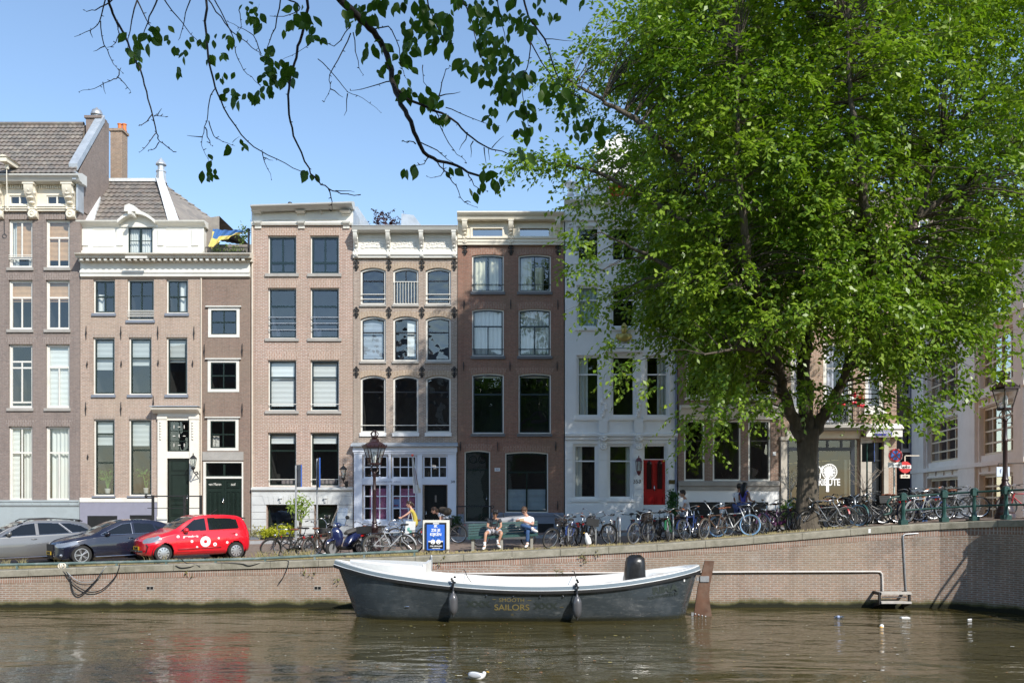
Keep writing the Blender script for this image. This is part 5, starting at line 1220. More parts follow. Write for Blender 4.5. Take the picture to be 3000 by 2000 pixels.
# beige block: facade runs back along the side street
A0=Vector((WX(3060,12.6),12.6));A1=Vector((23.9+2.8,59-D))
A0=Vector((23.2,12.3));A1=Vector((26.6,31.5));dv=(A1-A0);LB=dv.length;dv.normalize();nv=Vector((-dv.y,dv.x))
bb=thing('office_block','beige concrete block with gridded windows on the far side of the side street','building',(A0.x,A0.y,2.4))
BE=paint('beige_concrete',(.84,.79,.72),.75,var=.05,sc=1.0,dirt=(.36,.32,.27),damt=.25)
BF=paint('frame_cream',(.70,.60,.44),.5,var=.04)
def bpt(u,o,z):q=A0+dv*u+nv*o;return(q.x,q.y,z)
def bbox(mb,u0,u1,o0,o1,z0,z1):
 mb.add([bpt(u,o,z)for z in(z0,z1)for u,o in((u0,o0),(u1,o0),(u1,o1),(u0,o1))],[(0,1,2,3),(4,5,6,7),(0,1,5,4),(1,2,6,5),(2,3,7,6),(3,0,4,7)])
mb=MB();bbox(mb,-.02,LB,-12,-.35,1,16);mb.build('core',BE,bb)
bays=[(1.6,6.6),(9.8,16.3)];zf=[2.0,5.15,8.6,12.05,15.5]
floors=MB()
for k in range(3):
 u0=[-.01,6.6,16.3][k];u1=[1.6,9.8,LB][k]
 piers=MB();bbox(piers,u0+.2,u1-.2,-.34,.25,1.5,16);bbox(piers,u0,u0+.2,-.34,.08,1.5,16);bbox(piers,u1-.2,u1,-.34,.08,1.5,16);piers.build('pier',BE,bb)
for z in zf[1:]:
 for a,b in bays:bbox(floors,a,b,-.34,.0,z-.55,z+.44);bbox(floors,a,b,-.34,.10,z-.5,z-.4);[bbox(floors,a+(b-a)*q/4-.09,a+(b-a)*q/4+.09,.0,.08,z-.4,z-.13)for q in range(1,4)]
 bbox(floors,-.01,LB,-.3,.30,z-.12,z+.1)
floors.build('spandrel',BE,bb)
BG=glassmat('office_glass',refl=2.6)
for z0,z1 in zip(zf[:-1],zf[1:]):
 for a,b in bays:
  t,v0,v1=.12,z0+(.45 if z0>3 else .3),z1-.56;mb=MB()
  bbox(mb,a,a+t,-.3,-.16,v0,v1);bbox(mb,b-t,b,-.3,-.16,v0,v1);bbox(mb,a+t,b-t,-.3,-.16,v0,v0+t);bbox(mb,a+t,b-t,-.3,-.16,v1-t,v1)
  for q in(1,2,3):uu=a+(b-a)*q/4;bbox(mb,uu-.05,uu+.05,-.29,-.17,v0+t,v1-t);zz=v0+(v1-v0)*q/4;bbox(mb,a+t,b-t,-.285,-.175,zz-.045,zz+.045)
  w_=mb.build('window',BF,bb)
  g=MB();g.face([bpt(a,-.25,v0),bpt(b,-.25,v0),bpt(b,-.25,v1),bpt(a,-.25,v1)]);g.build('pane',BG,w_)
  g=MB();g.face([bpt(a,-.32,v0),bpt(b,-.32,v0),bpt(b,-.32,v1),bpt(a,-.32,v1)]);g.build('interior',DARKROOM,w_)
# ------ parked cars (local frame: nose at +x, left flank at +y, ground at z = 0)
def carpaint(name,col,rough=.28,coat=1.0,metal=0.0):
 m=paint(name,col,rough,metal,var=.03,coat=coat);return m
CGLASS=paint('car_glass',(.010,.013,.016),.03,var=.05,spec=.55)
CBLACK=paint('car_black_plastic',(.014,.014,.015),.45,var=.1)
CLAMP=paint('headlamp_clear',(.30,.32,.35),.08,metal=.4,var=.08,sc=9,coat=.6)
TYRE=paint('tyre_rubber',(.022,.021,.020),.8,var=.2,sc=9)
ALLOY=paint('wheel_silver',(.58,.58,.59),.3,metal=.7,var=.05)
PLATE=paint('plate_yellow',(.72,.44,.02),.45,var=.04)
def inpoly(x,z,P):
 c=False;n=len(P)
 for i in range(n):
  (a,b),(e,f)=P[i],P[(i+1)%n]
  if(b>z)!=(f>z)and x<(e-a)*(z-b)/(f-b)+a:c=not c
 return c
def make_car(name,label,S,paintm,spec,loc,rz,group=None):
 L=S[-1][0];root=thing(name,label,'car',(0,0,0),group)
 arr=np.array(S);xsn=arr[:,0]
 def pch(x,k):
  i=int(np.clip(np.searchsorted(xsn,x)-1,0,len(xsn)-2));h_=xsn[i+1]-xsn[i];t=(x-xsn[i])/h_
  def sl(j):
   if j<=0 or j>=len(xsn)-1:return 0 if False else(arr[min(j+1,len(xsn)-1),k]-arr[max(j-1,0),k])/(xsn[min(j+1,len(xsn)-1)]-xsn[max(j-1,0)])
   d0=(arr[j,k]-arr[j-1,k])/(xsn[j]-xsn[j-1]);d1=(arr[j+1,k]-arr[j,k])/(xsn[j+1]-xsn[j])
   return 0 if d0*d1<=0 else 2*d0*d1/(d0+d1)
  m0,m1=sl(i)*h_,sl(i+1)*h_;a,b=arr[i,k],arr[i+1,k]
  return a*(2*t**3-3*t**2+1)+m0*(t**3-2*t**2+t)+b*(-2*t**3+3*t**2)+m1*(t**3-t**2)
 seg=[1,2,3,7,9,22,4,10]
 def section(x):
  w,zb,zbelt,zt,wr=[pch(x,k)for k in range(1,6)]
  C=[(0,zb),(w-.12,zb),(w-.03,zb+.09),(w,zb+.26),(w*.995,(zb+.26)*.45+zbelt*.55),(w-.045,zbelt),(wr,zt-.055),(wr-.10,zt-.008),(0,zt+.012)]
  out=[]
  for i in range(8):
   for q in range(seg[i]):
    t=q/seg[i]
    if i in(2,3,5,6):
     p0,p1,p2,p3=[np.array(C[min(max(j,0),8)])for j in(i-1,i,i+1,i+2)]
     if i==5:p0,p3=p1-(p2-p1)*.6-np.array([.0,.0]),p2+(p2-p1)*.8
     p=.5*(2*p1+(p2-p0)*t+(2*p0-5*p1+4*p2-p3)*t*t+(3*p1-p0-3*p2+p3)*t**3)
    else:p=np.array(C[i])*(1-t)+np.array(C[i+1])*t
    out.append(p)
  out.append(np.array(C[8]));return out
 def warp(x,y,z):
  f=max(0,1-x/.9);r=max(0,1-(L-x)/.6);xx=x+spec.get('nb',.2)*(abs(y)/.8)**2.2*f-spec.get('rb',.12)*(abs(y)/.8)**2.5*r
  return(L/2-xx,y,z)
 NX=int(L/.014);rows=[]
 X=[L*i/NX for i in range(NX+1)]
 for x in X:
  s_=section(x);rows.append([(x,-p[0],p[1])for p in s_[::-1]][:-1]+[(x,p[0],p[1])for p in s_])
 nv=len(rows[0]);half=(nv-1)//2
 wz,wr_=spec['wheel_r'],spec['wheel_r']+.045
 wx=spec['wheels']
 buckets={}
 def put(q):
  cx=sum(p[0]for p in q)/len(q);cy=sum(p[1]for p in q)/len(q);cz=sum(p[2]for p in q)/len(q)
  for u in wx:
   if abs(cy)>.42 and math.hypot(cx-u,cz-wz)<wr_ and cz<wz+wr_:return
  k='body'
  for nm,test in spec['zones']:
   if test(cx,abs(cy),cz,cy):k=nm;break
  buckets.setdefault(k,MB()).face([warp(*p)for p in q])
 for i in range(NX):
  for j in range(nv-1):put([rows[i][j],rows[i+1][j],rows[i+1][j+1],rows[i][j+1]])
 for ring in(rows[0],rows[-1]):
  for j in range(half):
   a,b=ring[half-j],ring[half+j];c_,d=ring[half-j-1],ring[half+j+1]
   for q in range(14):
    t0,t1=q/14,(q+1)/14;l=lambda p,r_,t:tuple(np.array(p)*(1-t)+np.array(r_)*t)
    put([l(a,b,t0),l(a,b,t1),l(c_,d,t1),l(c_,d,t0)])
 mats={'body':paintm,'windscreen':CGLASS,'side_window':CGLASS,'rear_window':CGLASS,'headlight':CLAMP,'grille':CBLACK,'bumper_trim':CBLACK,'sill_trim':CBLACK,'lower_body':paintm}
 body=None
 for k in['body']+[k for k in buckets if k!='body']:
  mb=buckets[k]
  if k in('side_window','headlight'):
   for sgn in(1,-1):
    m2=MB()
    for f in mb.f:
     pts=[mb.v[i]for i in f]
     if sum(p[1]for p in pts)*sgn>0:m2.face(pts)
    o=m2.build(k,mats[k],root);weld(o)
  else:o=mb.build(k,mats[k],root);weld(o)
  if k=='body':body=o
 def sy(x,z):
  s_=section(x);best=0
  for p,q in zip(s_[:-1],s_[1:]):
   if(p[1]-z)*(q[1]-z)<=0 and p[0]>.2 and abs(q[1]-p[1])>1e-6:best=p[0]+(q[0]-p[0])*(z-p[1])/(q[1]-p[1])
  return best or s_[14][0]
 P3=lambda x,z,d=.004,s=1:warp(x,s*(sy(x,z)+d),z)
 for sgn in(1,-1):
  sm=MB()
  for ln in spec['seams']:sm.tube([P3(x,z,.0005,sgn)for x,z in ln],.0045,4)
  if sm.v:sm.build('door_seam',CBLACK,root)
  for x,z in spec['handles']:
   m2=MB();c_=P3(x,z,.012,sgn);m2.ball(c_,(.09,.018,.022),8,6);m2.build('door_handle',paintm if spec.get('hp',True)else CHROME,root,smooth=True)
  mx,mz=spec['mirror'];m2=MB();c_=P3(mx,mz,.10,sgn);m2.ball(c_,(.085,.12,.085),12,9);m2.tube([P3(mx-.02,mz-.05,0,sgn),c_],.025,6);m2.build('mirror',spec.get('mirror_m',paintm),root,smooth=True)
  for u in wx:
   yo=pch(u,1)-.015;R=wz;W=.2
   t_=MB();t_.lathe([(R*.66,-.10),(R*.93,-.105),(R,-.07),(R,.07),(R*.93,.105),(R*.66,.10)],(0,0,0),30,ax='y')
   Mx=(L/2-u,sgn*(yo-.105),wz)
   o=t_.build('wheel',TYRE,root,smooth=45);o.location=Mx
   r2=MB();yf=sgn*.085
   if spec['rim']=='cap':
    r2.lathe([(R*.68,yf*1.0),(R*.66,yf*1.18),(R*.4,yf*1.3),(.01,yf*1.36)],(0,0,0),28,ax='y');
    for k in range(10):
     a=k*PI/5;r2.obox((R*.5*math.cos(a),yf*1.30,R*.5*math.sin(a)),R*.2,.02,R*.075,Matrix.Rotation(-a,3,'Y'),1)
   else:
    r2.lathe([(R*.69,yf*1.0),(R*.69,yf*1.2),(R*.62,yf*1.2),(R*.62,yf*.8)],(0,0,0),28,ax='y')
    r2.lathe([(R*.6,yf*.3),(R*.59,yf*.35)],(0,0,0),24,1,ax='y');r2.lathe([(.06,yf*.6),(.055,yf*1.15),(.02,yf*1.2)],(0,0,0),12,ax='y')
    for k in range(spec['rim']):
     a=(k//2)*4*PI/spec['rim']+(.13 if k%2 else-.13);c_,s_=math.cos(a),math.sin(a)
     r2.tube([(.04*c_,yf*1.05,.04*s_),(R*.64*c_,yf*1.1,R*.64*s_)],[.018,.014],5)
   rm=r2.build('rim',[ALLOY,CBLACK],o,smooth=45)
   li=MB();li.lathe([(wr_+.01,sgn*(-.32)),(wr_+.01,sgn*.10)],(0,0,0),24,ax='y');lo=li.build('wheel_arch',CBLACK,root);lo.location=Mx
   if len(lo.data.polygons)>=2:
    bm=bmesh.new();bm.from_mesh(lo.data);bm.faces.ensure_lookup_table()
    bmesh.ops.delete(bm,geom=[f for f in bm.faces if len(f.verts)>4 and f.calc_center_median().y*sgn>0],context='FACES');bm.to_mesh(lo.data);bm.free()
 if 'extra' in spec:spec['extra'](root,P3,warp,L,sy)
 root.location=loc;root.rotation_euler=(0,0,rz)
 return root
def weld(o):
 bm=bmesh.new();bm.from_mesh(o.data);bmesh.ops.remove_doubles(bm,verts=bm.verts,dist=.0008);bmesh.ops.recalc_face_normals(bm,faces=bm.faces);bm.to_mesh(o.data);bm.free()
 o.data.polygons.foreach_set('use_smooth',[True]*len(o.data.polygons));o.data.set_sharp_from_angle(angle=math.radians(50))
def plate(root,L,txt,z,x=.005,rz=0):
 mb=MB();mb.box(L/2-x,L/2-x+.012,-.26,.26,z-.055,z+.055);p=mb.build('number_plate',PLATE,root)
 text_mesh(txt,.10,'lettering',BLACK,p,Matrix.Translation((L/2-x+.016,0,z))@Matrix.Rotation(PI/2,4,'Z')@Matrix.Rotation(PI/2,4,'X'),sx=.9,bold=.003)
TH=math.radians(41)
DIRF=Vector((-math.cos(TH),-math.sin(TH),0));LEFT=Vector((math.sin(TH),-math.cos(TH),0))
def place(front_wheel_xy,spec_u,L,halfw):
 f=Vector((*front_wheel_xy,0));c=f-LEFT*halfw-DIRF*(L/2-spec_u)
 rear=c-DIRF*1.2;frontp=c+DIRF*1.2
 return Vector((c.x,c.y,(gz(rear.x,rear.y)+gz(frontp.x,frontp.y))/2-.0))
# --- small red hatchback
S_RED=[(0,.60,.30,.56,.66,.50),(.05,.70,.22,.62,.72,.60),(.2,.77,.19,.70,.80,.66),(.5,.80,.19,.80,.90,.70),(.85,.815,.19,.87,.99,.69),(1.0,.82,.19,.89,1.06,.67),(1.35,.82,.19,.91,1.28,.62),(1.68,.82,.19,.93,1.43,.58),(2.0,.82,.19,.95,1.48,.58),(2.5,.82,.19,.97,1.49,.58),(3.05,.815,.19,.99,1.46,.57),(3.3,.80,.20,1.0,1.38,.57),(3.45,.785,.24,.98,1.19,.62),(3.54,.76,.28,.90,1.0,.64),(3.60,.66,.36,.74,.84,.56)]
def red_extra(root,P3,warp,L,sy):
 WB=WHITE2;zc=lambda m,x,z,r,ri:(m.torus(P3(x,z,.006),(r+ri)/2,(r-ri)/2,24,4,ax='y',sy=.15))
 m=MB();zc(m,1.92,.62,.175,.055)
 for x,z,r in((1.47,.64,.045),(2.24,.52,.062),(2.37,.72,.036),(2.66,.57,.042),(1.64,.45,.034),(2.99,.82,.036)):zc(m,x,z,r,r*.35)
 zc(m,1.03,.80,.05,.018);d=m.build('decal',WB,root)
 text_mesh('greenwheels',.098,'lettering',WB,root,Matrix.Translation(P3(1.44,.80,.008))@Matrix.Rotation(PI,4,'Z')@Matrix.Rotation(PI/2,4,'X'),bold=.004)
 m=MB();m.tube([warp(x,sy(x,z)+.012,z)for x,z in((1.02,.40),(1.75,.415))],.018,6);m.tube([warp(x,sy(x,z)+.012,z)for x,z in((1.79,.416),(2.45,.43))],.018,6);m.build('rub_strip',paint('red_trim',(.45,.03,.04),.4),root,smooth=True)
 plate(root,L,'TZ-628-J',.44,x=-.012)
 m=MB();m.torus((L/2-.035,0,.69),.055,.010,20,6,ax='x');m.tube([(L/2-.02,-.035,.72),(L/2-.02,-.012,.655),(L/2-.02,0,.69),(L/2-.02,.012,.655),(L/2-.02,.035,.72)],.008,4);m.tube([(L/2-.03,-.06,.69),warp(.03,-.38,.68)],.012,5);m.tube([(L/2-.03,.06,.69),warp(.03,.38,.68)],.012,5);m.build('badge',CHROME,root)
 m=MB()
 pts=[warp(.012,y,z)for y,z in((-.60,.55),(.60,.55),(.64,.50),(.58,.33),(-.58,.33),(-.64,.50),(-.60,.55))]
 m.tube([(p[0]+.012,p[1],p[2])for p in pts],.018,6);m.tube([(L/2+.012,-.5,.345),(L/2+.012,.5,.345)],.035,6);m.build('intake_frame',CBLACK,root)
 m=MB();m.tube([warp(2.45,-.1,1.5),warp(2.7,-.1,1.66)],.008,4);m.build('antenna',CBLACK,root)
 m=MB();m.ball((-L/2+.12,.0,1.36),(.06,.42,.03),10,6);m.build('roof_spoiler',CBLACK,root)
RZONES=[('windscreen',lambda x,y,z,s:.98<x<1.62 and y<.60 and z>.98+(x-.98)*.52 and y<.62-(x-.98)*.09),('rear_window',lambda x,y,z,s:3.33<x<3.52 and y<.52 and 1.05<z<1.36),('side_window',lambda x,y,z,s:y>.5 and(inpoly(x,z,[(1.12,.965),(1.62,1.335),(1.88,1.375),(1.98,1.38),(1.98,.985)])or inpoly(x,z,[(2.06,.985),(2.06,1.385),(2.7,1.38),(3.06,1.33),(3.12,1.06),(3.08,1.03)]))),('headlight',lambda x,y,z,s:x<.42 and y>.40 and .60+(x*.25)<z<.735+x*.28 and y<.95 and x<(y-.3)*1.0),]
R=place((-11.14,.72),.56,3.6,.72)
make_car('parked_car','small bright red hatchback with white ring decals on its doors',S_RED,carpaint('car_red',(.62,.006,.018)),dict(wheel_r=.285,wheels=(.57,2.99),rim='cap',mirror=(1.28,1.0),handles=[(1.86,.83),(2.88,.87)],zones=RZONES,seams=[[(1.0,.93),(.97,.7),(.99,.30)],[(2.02,.97),(2.02,.30)],[(2.98,.96),(2.75,.62),(2.6,.30)],[(1.0,.30),(2.6,.30)]],extra=red_extra),R,PI+TH,'cars parked on the quay')
# --- dark blue black hatchback
S_DRK=[(0,.60,.26,.56,.64,.50),(.06,.72,.18,.62,.70,.62),(.25,.81,.16,.70,.80,.70),(.6,.85,.16,.78,.88,.74),(1.05,.865,.16,.85,.95,.73),(1.2,.87,.16,.87,1.01,.70),(1.55,.87,.16,.89,1.20,.64),(1.95,.87,.16,.90,1.36,.59),(2.3,.87,.16,.92,1.41,.58),(2.75,.87,.16,.94,1.41,.57),(3.2,.86,.17,.97,1.37,.55),(3.6,.84,.20,.99,1.24,.56),(3.82,.81,.24,.95,1.05,.62),(3.92,.76,.3,.86,.94,.62),(3.96,.66,.36,.74,.82,.56)]
def drk_extra(root,P3,warp,L,sy):
 plate(root,L,'17-XR-SG',.38,x=-.014)
 m=MB()
 for k in range(4):m.torus((L/2-.0,-.075+k*.05,.58),.032,.006,16,5,ax='x')
 m.build('badge',CHROME,root)
 m=MB();q=[(-.32,.66),(.32,.66),(.30,.44),(.22,.2),(-.22,.2),(-.30,.44)]
 m.add([(L/2+.006,y,z)for y,z in q]+[(L/2-.1,y,z)for y,z in q],[(0,1,2,3,4,5)]+[(i,(i+1)%6,(i+1)%6+6,i+6)for i in range(6)]);m.build('grille',CBLACK,root)
 for s in(1,-1):m=MB();m.ball(warp(.06,s*.6,.31),(.05,.10,.06),10,7);m.build('fog_lamp',CLAMP,root,smooth=True)
 m=MB();m.tube([P3(x,z,.006)for x,z in((1.15,.25),(2.9,.27))],.014,5);m.build('side_strip',CHROME,root)
 for ln in([(1.33,.955),(2.03,1.275),(2.38,1.315)],[(1.33,.93),(2.38,.955),(3.05,.985)],[(2.32,.955),(2.32,1.315)]):
  m=MB();m.tube([P3(x,z,.004)for x,z in ln],.009,5);m.build('window_trim',CHROME,root)
DZONES=[('windscreen',lambda x,y,z,s:1.2<x<1.93 and y<.63-(x-1.2)*.08 and z>.99+(x-1.2)*.42),('rear_window',lambda x,y,z,s:3.3<x<3.78 and y<.5 and 1.07<z<1.33),('side_window',lambda x,y,z,s:y>.5 and(inpoly(x,z,[(1.36,.945),(2.02,1.26),(2.3,1.305),(2.3,.958)])or inpoly(x,z,[(2.40,.96),(2.40,1.305),(2.95,1.27),(3.02,1.25),(3.10,1.0)])or inpoly(x,z,[(3.08,1.23),(3.38,1.10),(3.42,1.04),(3.16,1.01)]))),('headlight',lambda x,y,z,s:x<.55 and y>.42 and .56+x*.2<z<.68+x*.22 and x<(y-.34)*1.1),]
make_car('parked_car','dark blue black hatchback parked between the grey estate and the red car',S_DRK,carpaint('car_midnight',(.010,.011,.024),.25),dict(wheel_r=.315,wheels=(.74,3.2),rim=10,mirror=(1.52,.98),handles=[(2.25,.82),(3.05,.84)],zones=DZONES,nb=.26,seams=[[(1.22,.93),(1.16,.7),(1.2,.28)],[(2.36,.95),(2.34,.30)],[(3.05,.98),(2.95,.62),(2.8,.30)],[(1.2,.28),(2.8,.28)]],extra=drk_extra),place((-13.73,.72),.74,3.96,.77),PI+TH,'cars parked on the quay')
# --- grey estate
S_GRY=[(0,.62,.26,.58,.66,.5),(.06,.76,.2,.64,.72,.66),(.3,.86,.18,.74,.82,.74),(.8,.90,.18,.83,.92,.78),(1.35,.91,.18,.90,.99,.78),(1.55,.915,.18,.92,1.06,.74),(1.95,.915,.18,.935,1.27,.67),(2.35,.915,.18,.95,1.42,.62),(2.8,.915,.18,.965,1.47,.61),(3.3,.91,.18,.985,1.475,.60),(3.9,.90,.19,1.01,1.44,.58),(4.3,.88,.21,1.03,1.36,.57),(4.55,.86,.25,1.02,1.18,.62),(4.68,.82,.3,.92,1.02,.64),(4.74,.7,.38,.78,.88,.58)]
def gry_extra(root,P3,warp,L,sy):
 for s in(1,-1):
  m=MB();m.tube([warp(x,s*y,z)for x,y,z in((2.35,.57,1.43),(2.5,.56,1.50),(3.3,.55,1.525),(4.0,.53,1.48),(4.2,.52,1.42))],.02,6);m.build('roof_rail',CBLACK,root,smooth=True)
 m=MB();m.ball(warp(4.2,0,1.43),(.1,.03,.05),8,6);m.build('antenna',CBLACK,root)
 for ln in([(1.62,.975),(2.28,1.34),(2.75,1.385),(3.7,1.37),(4.15,1.27),(4.42,1.12),(4.38,1.09)],[(1.62,.955),(2.7,.985),(3.7,1.03),(4.36,1.085)],[(3.42,1.375),(3.78,1.04)]):
  m=MB();m.tube([P3(x,z,.004)for x,z in ln],.008,5);m.build('window_trim',CHROME,root)
 m=MB();m.tube([P3(x,z,.006)for x,z in((1.3,.26),(3.6,.28))],.016,5);m.build('side_strip',CHROME,root)
 plate(root,L,'KJ-491-R',.42,x=-.014)
GZONES=[('windscreen',lambda x,y,z,s:1.52<x<2.33 and y<.68-(x-1.5)*.08 and z>1.02+(x-1.52)*.42),('rear_window',lambda x,y,z,s:4.32<x<4.6 and y<.52 and 1.1<z<1.35),('side_window',lambda x,y,z,s:y>.5 and(inpoly(x,z,[(1.66,.965),(2.28,1.325),(2.66,1.375),(2.66,.985)])or inpoly(x,z,[(2.76,.99),(2.76,1.38),(3.38,1.37),(3.72,1.03)])or inpoly(x,z,[(3.46,1.365),(3.75,1.35),(4.12,1.26),(4.38,1.125),(4.34,1.09),(3.8,1.045)]))),('headlight',lambda x,y,z,s:x<.6 and y>.45 and .58+x*.2<z<.70+x*.22 and x<(y-.34)*1.1),('grille',lambda x,y,z,s:x<.04 and y<.35 and .4<z<.62),]
make_car('parked_car','silver grey estate car with tinted rear windows cut by the left picture edge',S_GRY,carpaint('car_grey',(.17,.17,.17),.35,metal=.4),dict(wheel_r=.33,wheels=(.86,3.7),rim=10,mirror=(1.86,1.05),handles=[(2.6,.86),(3.62,.92)],zones=GZONES,seams=[[(1.5,.98),(1.46,.7),(1.5,.3)],[(2.72,.98),(2.72,.30)],[(3.74,1.02),(3.5,.62),(3.3,.30)],[(1.5,.30),(3.3,.30)]],extra=gry_extra),place((-17.2,.78),.86,4.74,.81),PI+TH,'cars parked on the quay')
# ------ open sloop moored at the quay
BYC=-2.05
bs_=[0,.02,.05,.12,.25,.45,.65,.82,.93,.975,1.0]
bb_=[.03,.22,.46,.86,1.22,1.38,1.37,1.16,.80,.48,.10]
zs2=[0,.1,.25,.45,.6,.75,.9,1.0];zz2=[1.62,1.40,1.19,1.02,1.0,1.08,1.29,1.47]
def smooth_i(x,X,Y):
 X,Y=np.array(X),np.array(Y);i=int(np.clip(np.searchsorted(X,x)-1,0,len(X)-2));h_=X[i+1]-X[i];t=(x-X[i])/h_
 m=np.gradient(Y,X);a,b=Y[i],Y[i+1]
 return float(a*(2*t**3-3*t**2+1)+m[i]*h_*(t**3-2*t**2+t)+b*(-2*t**3+3*t**2)+m[i+1]*h_*(t**3-t**2))
XB0,XB1=-5.08,5.36
def bhalf(s):return max(.02,smooth_i(s,bs_,bb_))
def bz(s):return smooth_i(s,zs2,zz2)
def bpoint(s,d,side,inset=0.0):
 b,zt=bhalf(s),bz(s)
 prof=[(1.0,zt),(.985,zt-.22),(.95,zt*.55),(.86,.12),(.78,-.05),(.5,-.28),(.0,-.38)]
 f=d*(len(prof)-1);i=min(int(f),len(prof)-2);t=f-i
 k=prof[i][0]*(1-t)+prof[i+1][0]*t;z=prof[i][1]*(1-t)+prof[i+1][1]*t
 x=XB0+(XB1-XB0)*s
 hgt=1-(z+.38)/(zt+.38);x+=.75*max(0,1-s/.16)*hgt-.5*max(0,1-(1-s)/.12)*hgt
 return Vector((x,BYC+side*max(.0,b*k-inset),z))
boat=thing('sloop','long open grey boat with white interior moored along the quay','boat',(0,BYC,0))
HULL=paint('hull_grey',(.040,.050,.056),.18,var=.10,sc=1.2,coat=.6,dirt=(.15,.16,.165),damt=.5,dsc=1.6)
GEL=paint('gelcoat_white',(.80,.80,.78),.3,var=.03,coat=.3)
def hull_stain():
 t=HULL.node_tree;b=t.nodes['Principled BSDF'];src=b.inputs['Base Color'].links[0].from_socket;tc=N(t,'TexCoord');sp=N(t,'SeparateXYZ');t.links.new(tc.outputs['Object'],sp.inputs[0])
 mp=N(t,'Mapping');mp.inputs['Scale'].default_value=(1.3,1,5);t.links.new(tc.outputs['Object'],mp.inputs[0]);nz=N(t,'TexNoise',i_Scale=2.2,i_Detail=9.0,i_Roughness=.72);t.links.new(mp.outputs[0],nz.inputs['Vector'])
 c=mixc(t,ramp(t,nz.outputs[0],.56,.70,0,.45),src,(.21,.22,.22));ad=N(t,'Math',operation='MULTIPLY_ADD');t.links.new(nz.outputs[0],ad.inputs[0]);ad.inputs[1].default_value=-.22;t.links.new(sp.outputs[2],ad.inputs[2])
 c=mixc(t,ramp(t,ad.outputs[0],.03,-.06,0,.8),c,(.035,.035,.018));t.links.new(c,b.inputs['Base Color']);t.links.new(ramp(t,nz.outputs[0],.4,.7,.14,.45),b.inputs['Roughness'])
hull_stain()
NS=60;SS=[.0]+[((1-math.cos(PI*i/NS))/2)*.5+.5*i/NS for i in range(1,NS+1)]
mb=MB()
for side in(-1,1):mb.grid([[bpoint(s,d/18,side)for d in range(19)]for s in SS])
hull=mb.build('hull',HULL,boat,smooth=60)
def gunstrip(d0,d1,out0,out1,name,m,parent=boat):
 mb=MB()
 for side in(-1,1):
  rows=[]
  for s in SS:
   a,b=bpoint(s,0,side),bpoint(s,.2,side);nrm=Vector((0,side,0))
   if s<.04:nrm=Vector((-.9,side*.4,0)).normalized()
   if s>.975:nrm=Vector((.9,side*.4,0)).normalized()
   p0=a+Vector((0,0,-d0));p1=a+Vector((0,0,-d1))
   rows.append([p0-nrm*.03,p0+nrm*out0,(p0+p1)/2+nrm*(max(out0,out1)+.004),p1+nrm*out1,p1-nrm*.03])
  mb.grid(rows)
 return mb.build(name,m,parent,smooth=50)
gunstrip(.015,.115,.025,.03,'sheer_strake',paint('strake_grey_blue',(.20,.25,.29),.3,var=.04,coat=.5))
gunstrip(.115,.130,.05,.05,'white_line',GEL)
gunstrip(.130,.215,.055,.05,'rubbing_strake',RUBBER)
mb=MB()
for side in(-1,1):
 rows=[]
 for s in SS:
  a=bpoint(s,0,side);ins=min(.15,bhalf(s)*.6)
  i=Vector((a.x,BYC+side*max(.005,bhalf(s)-ins),a.z));e_=min(1,max(0,(s-.03)/.1),max(0,(1-s-.11)/.10));zl=.42*e_+(a.z-.09)*(1-e_)
  q=Vector((i.x,BYC+side*max(.003,(bhalf(s)-ins)*(.78+.14*e_)),zl));fl=Vector((i.x,BYC,zl))
  rows.append([a+Vector((0,side*.028,-.016)),a+Vector((0,side*.02,.012)),i+Vector((0,0,.014)),i+Vector((0,0,-.05)),q,fl])
 mb.grid(rows)
liner=mb.build('liner',GEL,boat,smooth=40)
mb=MB()
for side in(-1,1):
 r0=[]
 for s in np.linspace(.27,.80,30):
  y0=bhalf(s)-.20;x=XB0+(XB1-XB0)*s;y1=y0-.42
  r0.append([(x,BYC+side*y0,.80),(x,BYC+side*y1,.80),(x,BYC+side*(y1+.02),.43)])
 mb.grid(r0)
mb.build('bench',GEL,boat,smooth=40)
CUD=paint('cuddy_white',(.76,.76,.73),.35,var=.03)
mb=MB();rows=[]
for s in np.linspace(.035,.245,16):
 x=XB0+(XB1-XB0)*s+.06;y=max(.03,bhalf(s)-.30);zt=1.66-.16*(s/.245)if 1 else 0;z0=bz(s)-.35
 rows.append([(x,BYC-y,z0),(x,BYC-y,zt-.05),(x,BYC-y+.05,zt),(x,BYC+y-.05,zt),(x,BYC+y,zt-.05),(x,BYC+y,z0)])
mb.grid(rows);mb.face(rows[-1]);mb.face(rows[0][::-1])
cud=mb.build('foredeck',CUD,boat)
mb=MB();xq=rows[-1][0][0];yb=bhalf(.245)-.35;mb.box(xq-.02,xq+.06,BYC-yb-.02,BYC+yb+.02,.42,1.56);mb.build('bulkhead',CUD,boat)
mb=MB();mb.box(3.3,4.1,BYC-.6,BYC+.6,.5,.9);mb.box(4.1,4.55,BYC-.42,BYC+.42,.95,1.16);mb.build('stern_seat',GEL,boat)
mb=MB()
xc,cw=WX(1859,BYC),.30;rows=[]
r_=np.random.default_rng(5)
for j,(z,k)in enumerate(((.5,1.08),(.8,1.05),(1.1,1.02),(1.35,.98),(1.55,.92),(1.68,.8),(1.74,.55),(1.755,.05))):
 ring=[]
 for a in range(20):
  t=2*PI*a/20;c_,s_=math.cos(t),math.sin(t);e=.55
  x=xc+(.03*(z-1))+cw*k*math.copysign(abs(c_)**e,c_)+.015*math.sin(a*2.3+j*1.7);y=BYC+.33*k*math.copysign(abs(s_)**e,s_)+.02*math.sin(a*1.9+j*2.1)
  ring.append((x,y,z+.02*math.sin(a*1.3)))
 rows.append(ring+[ring[0]])
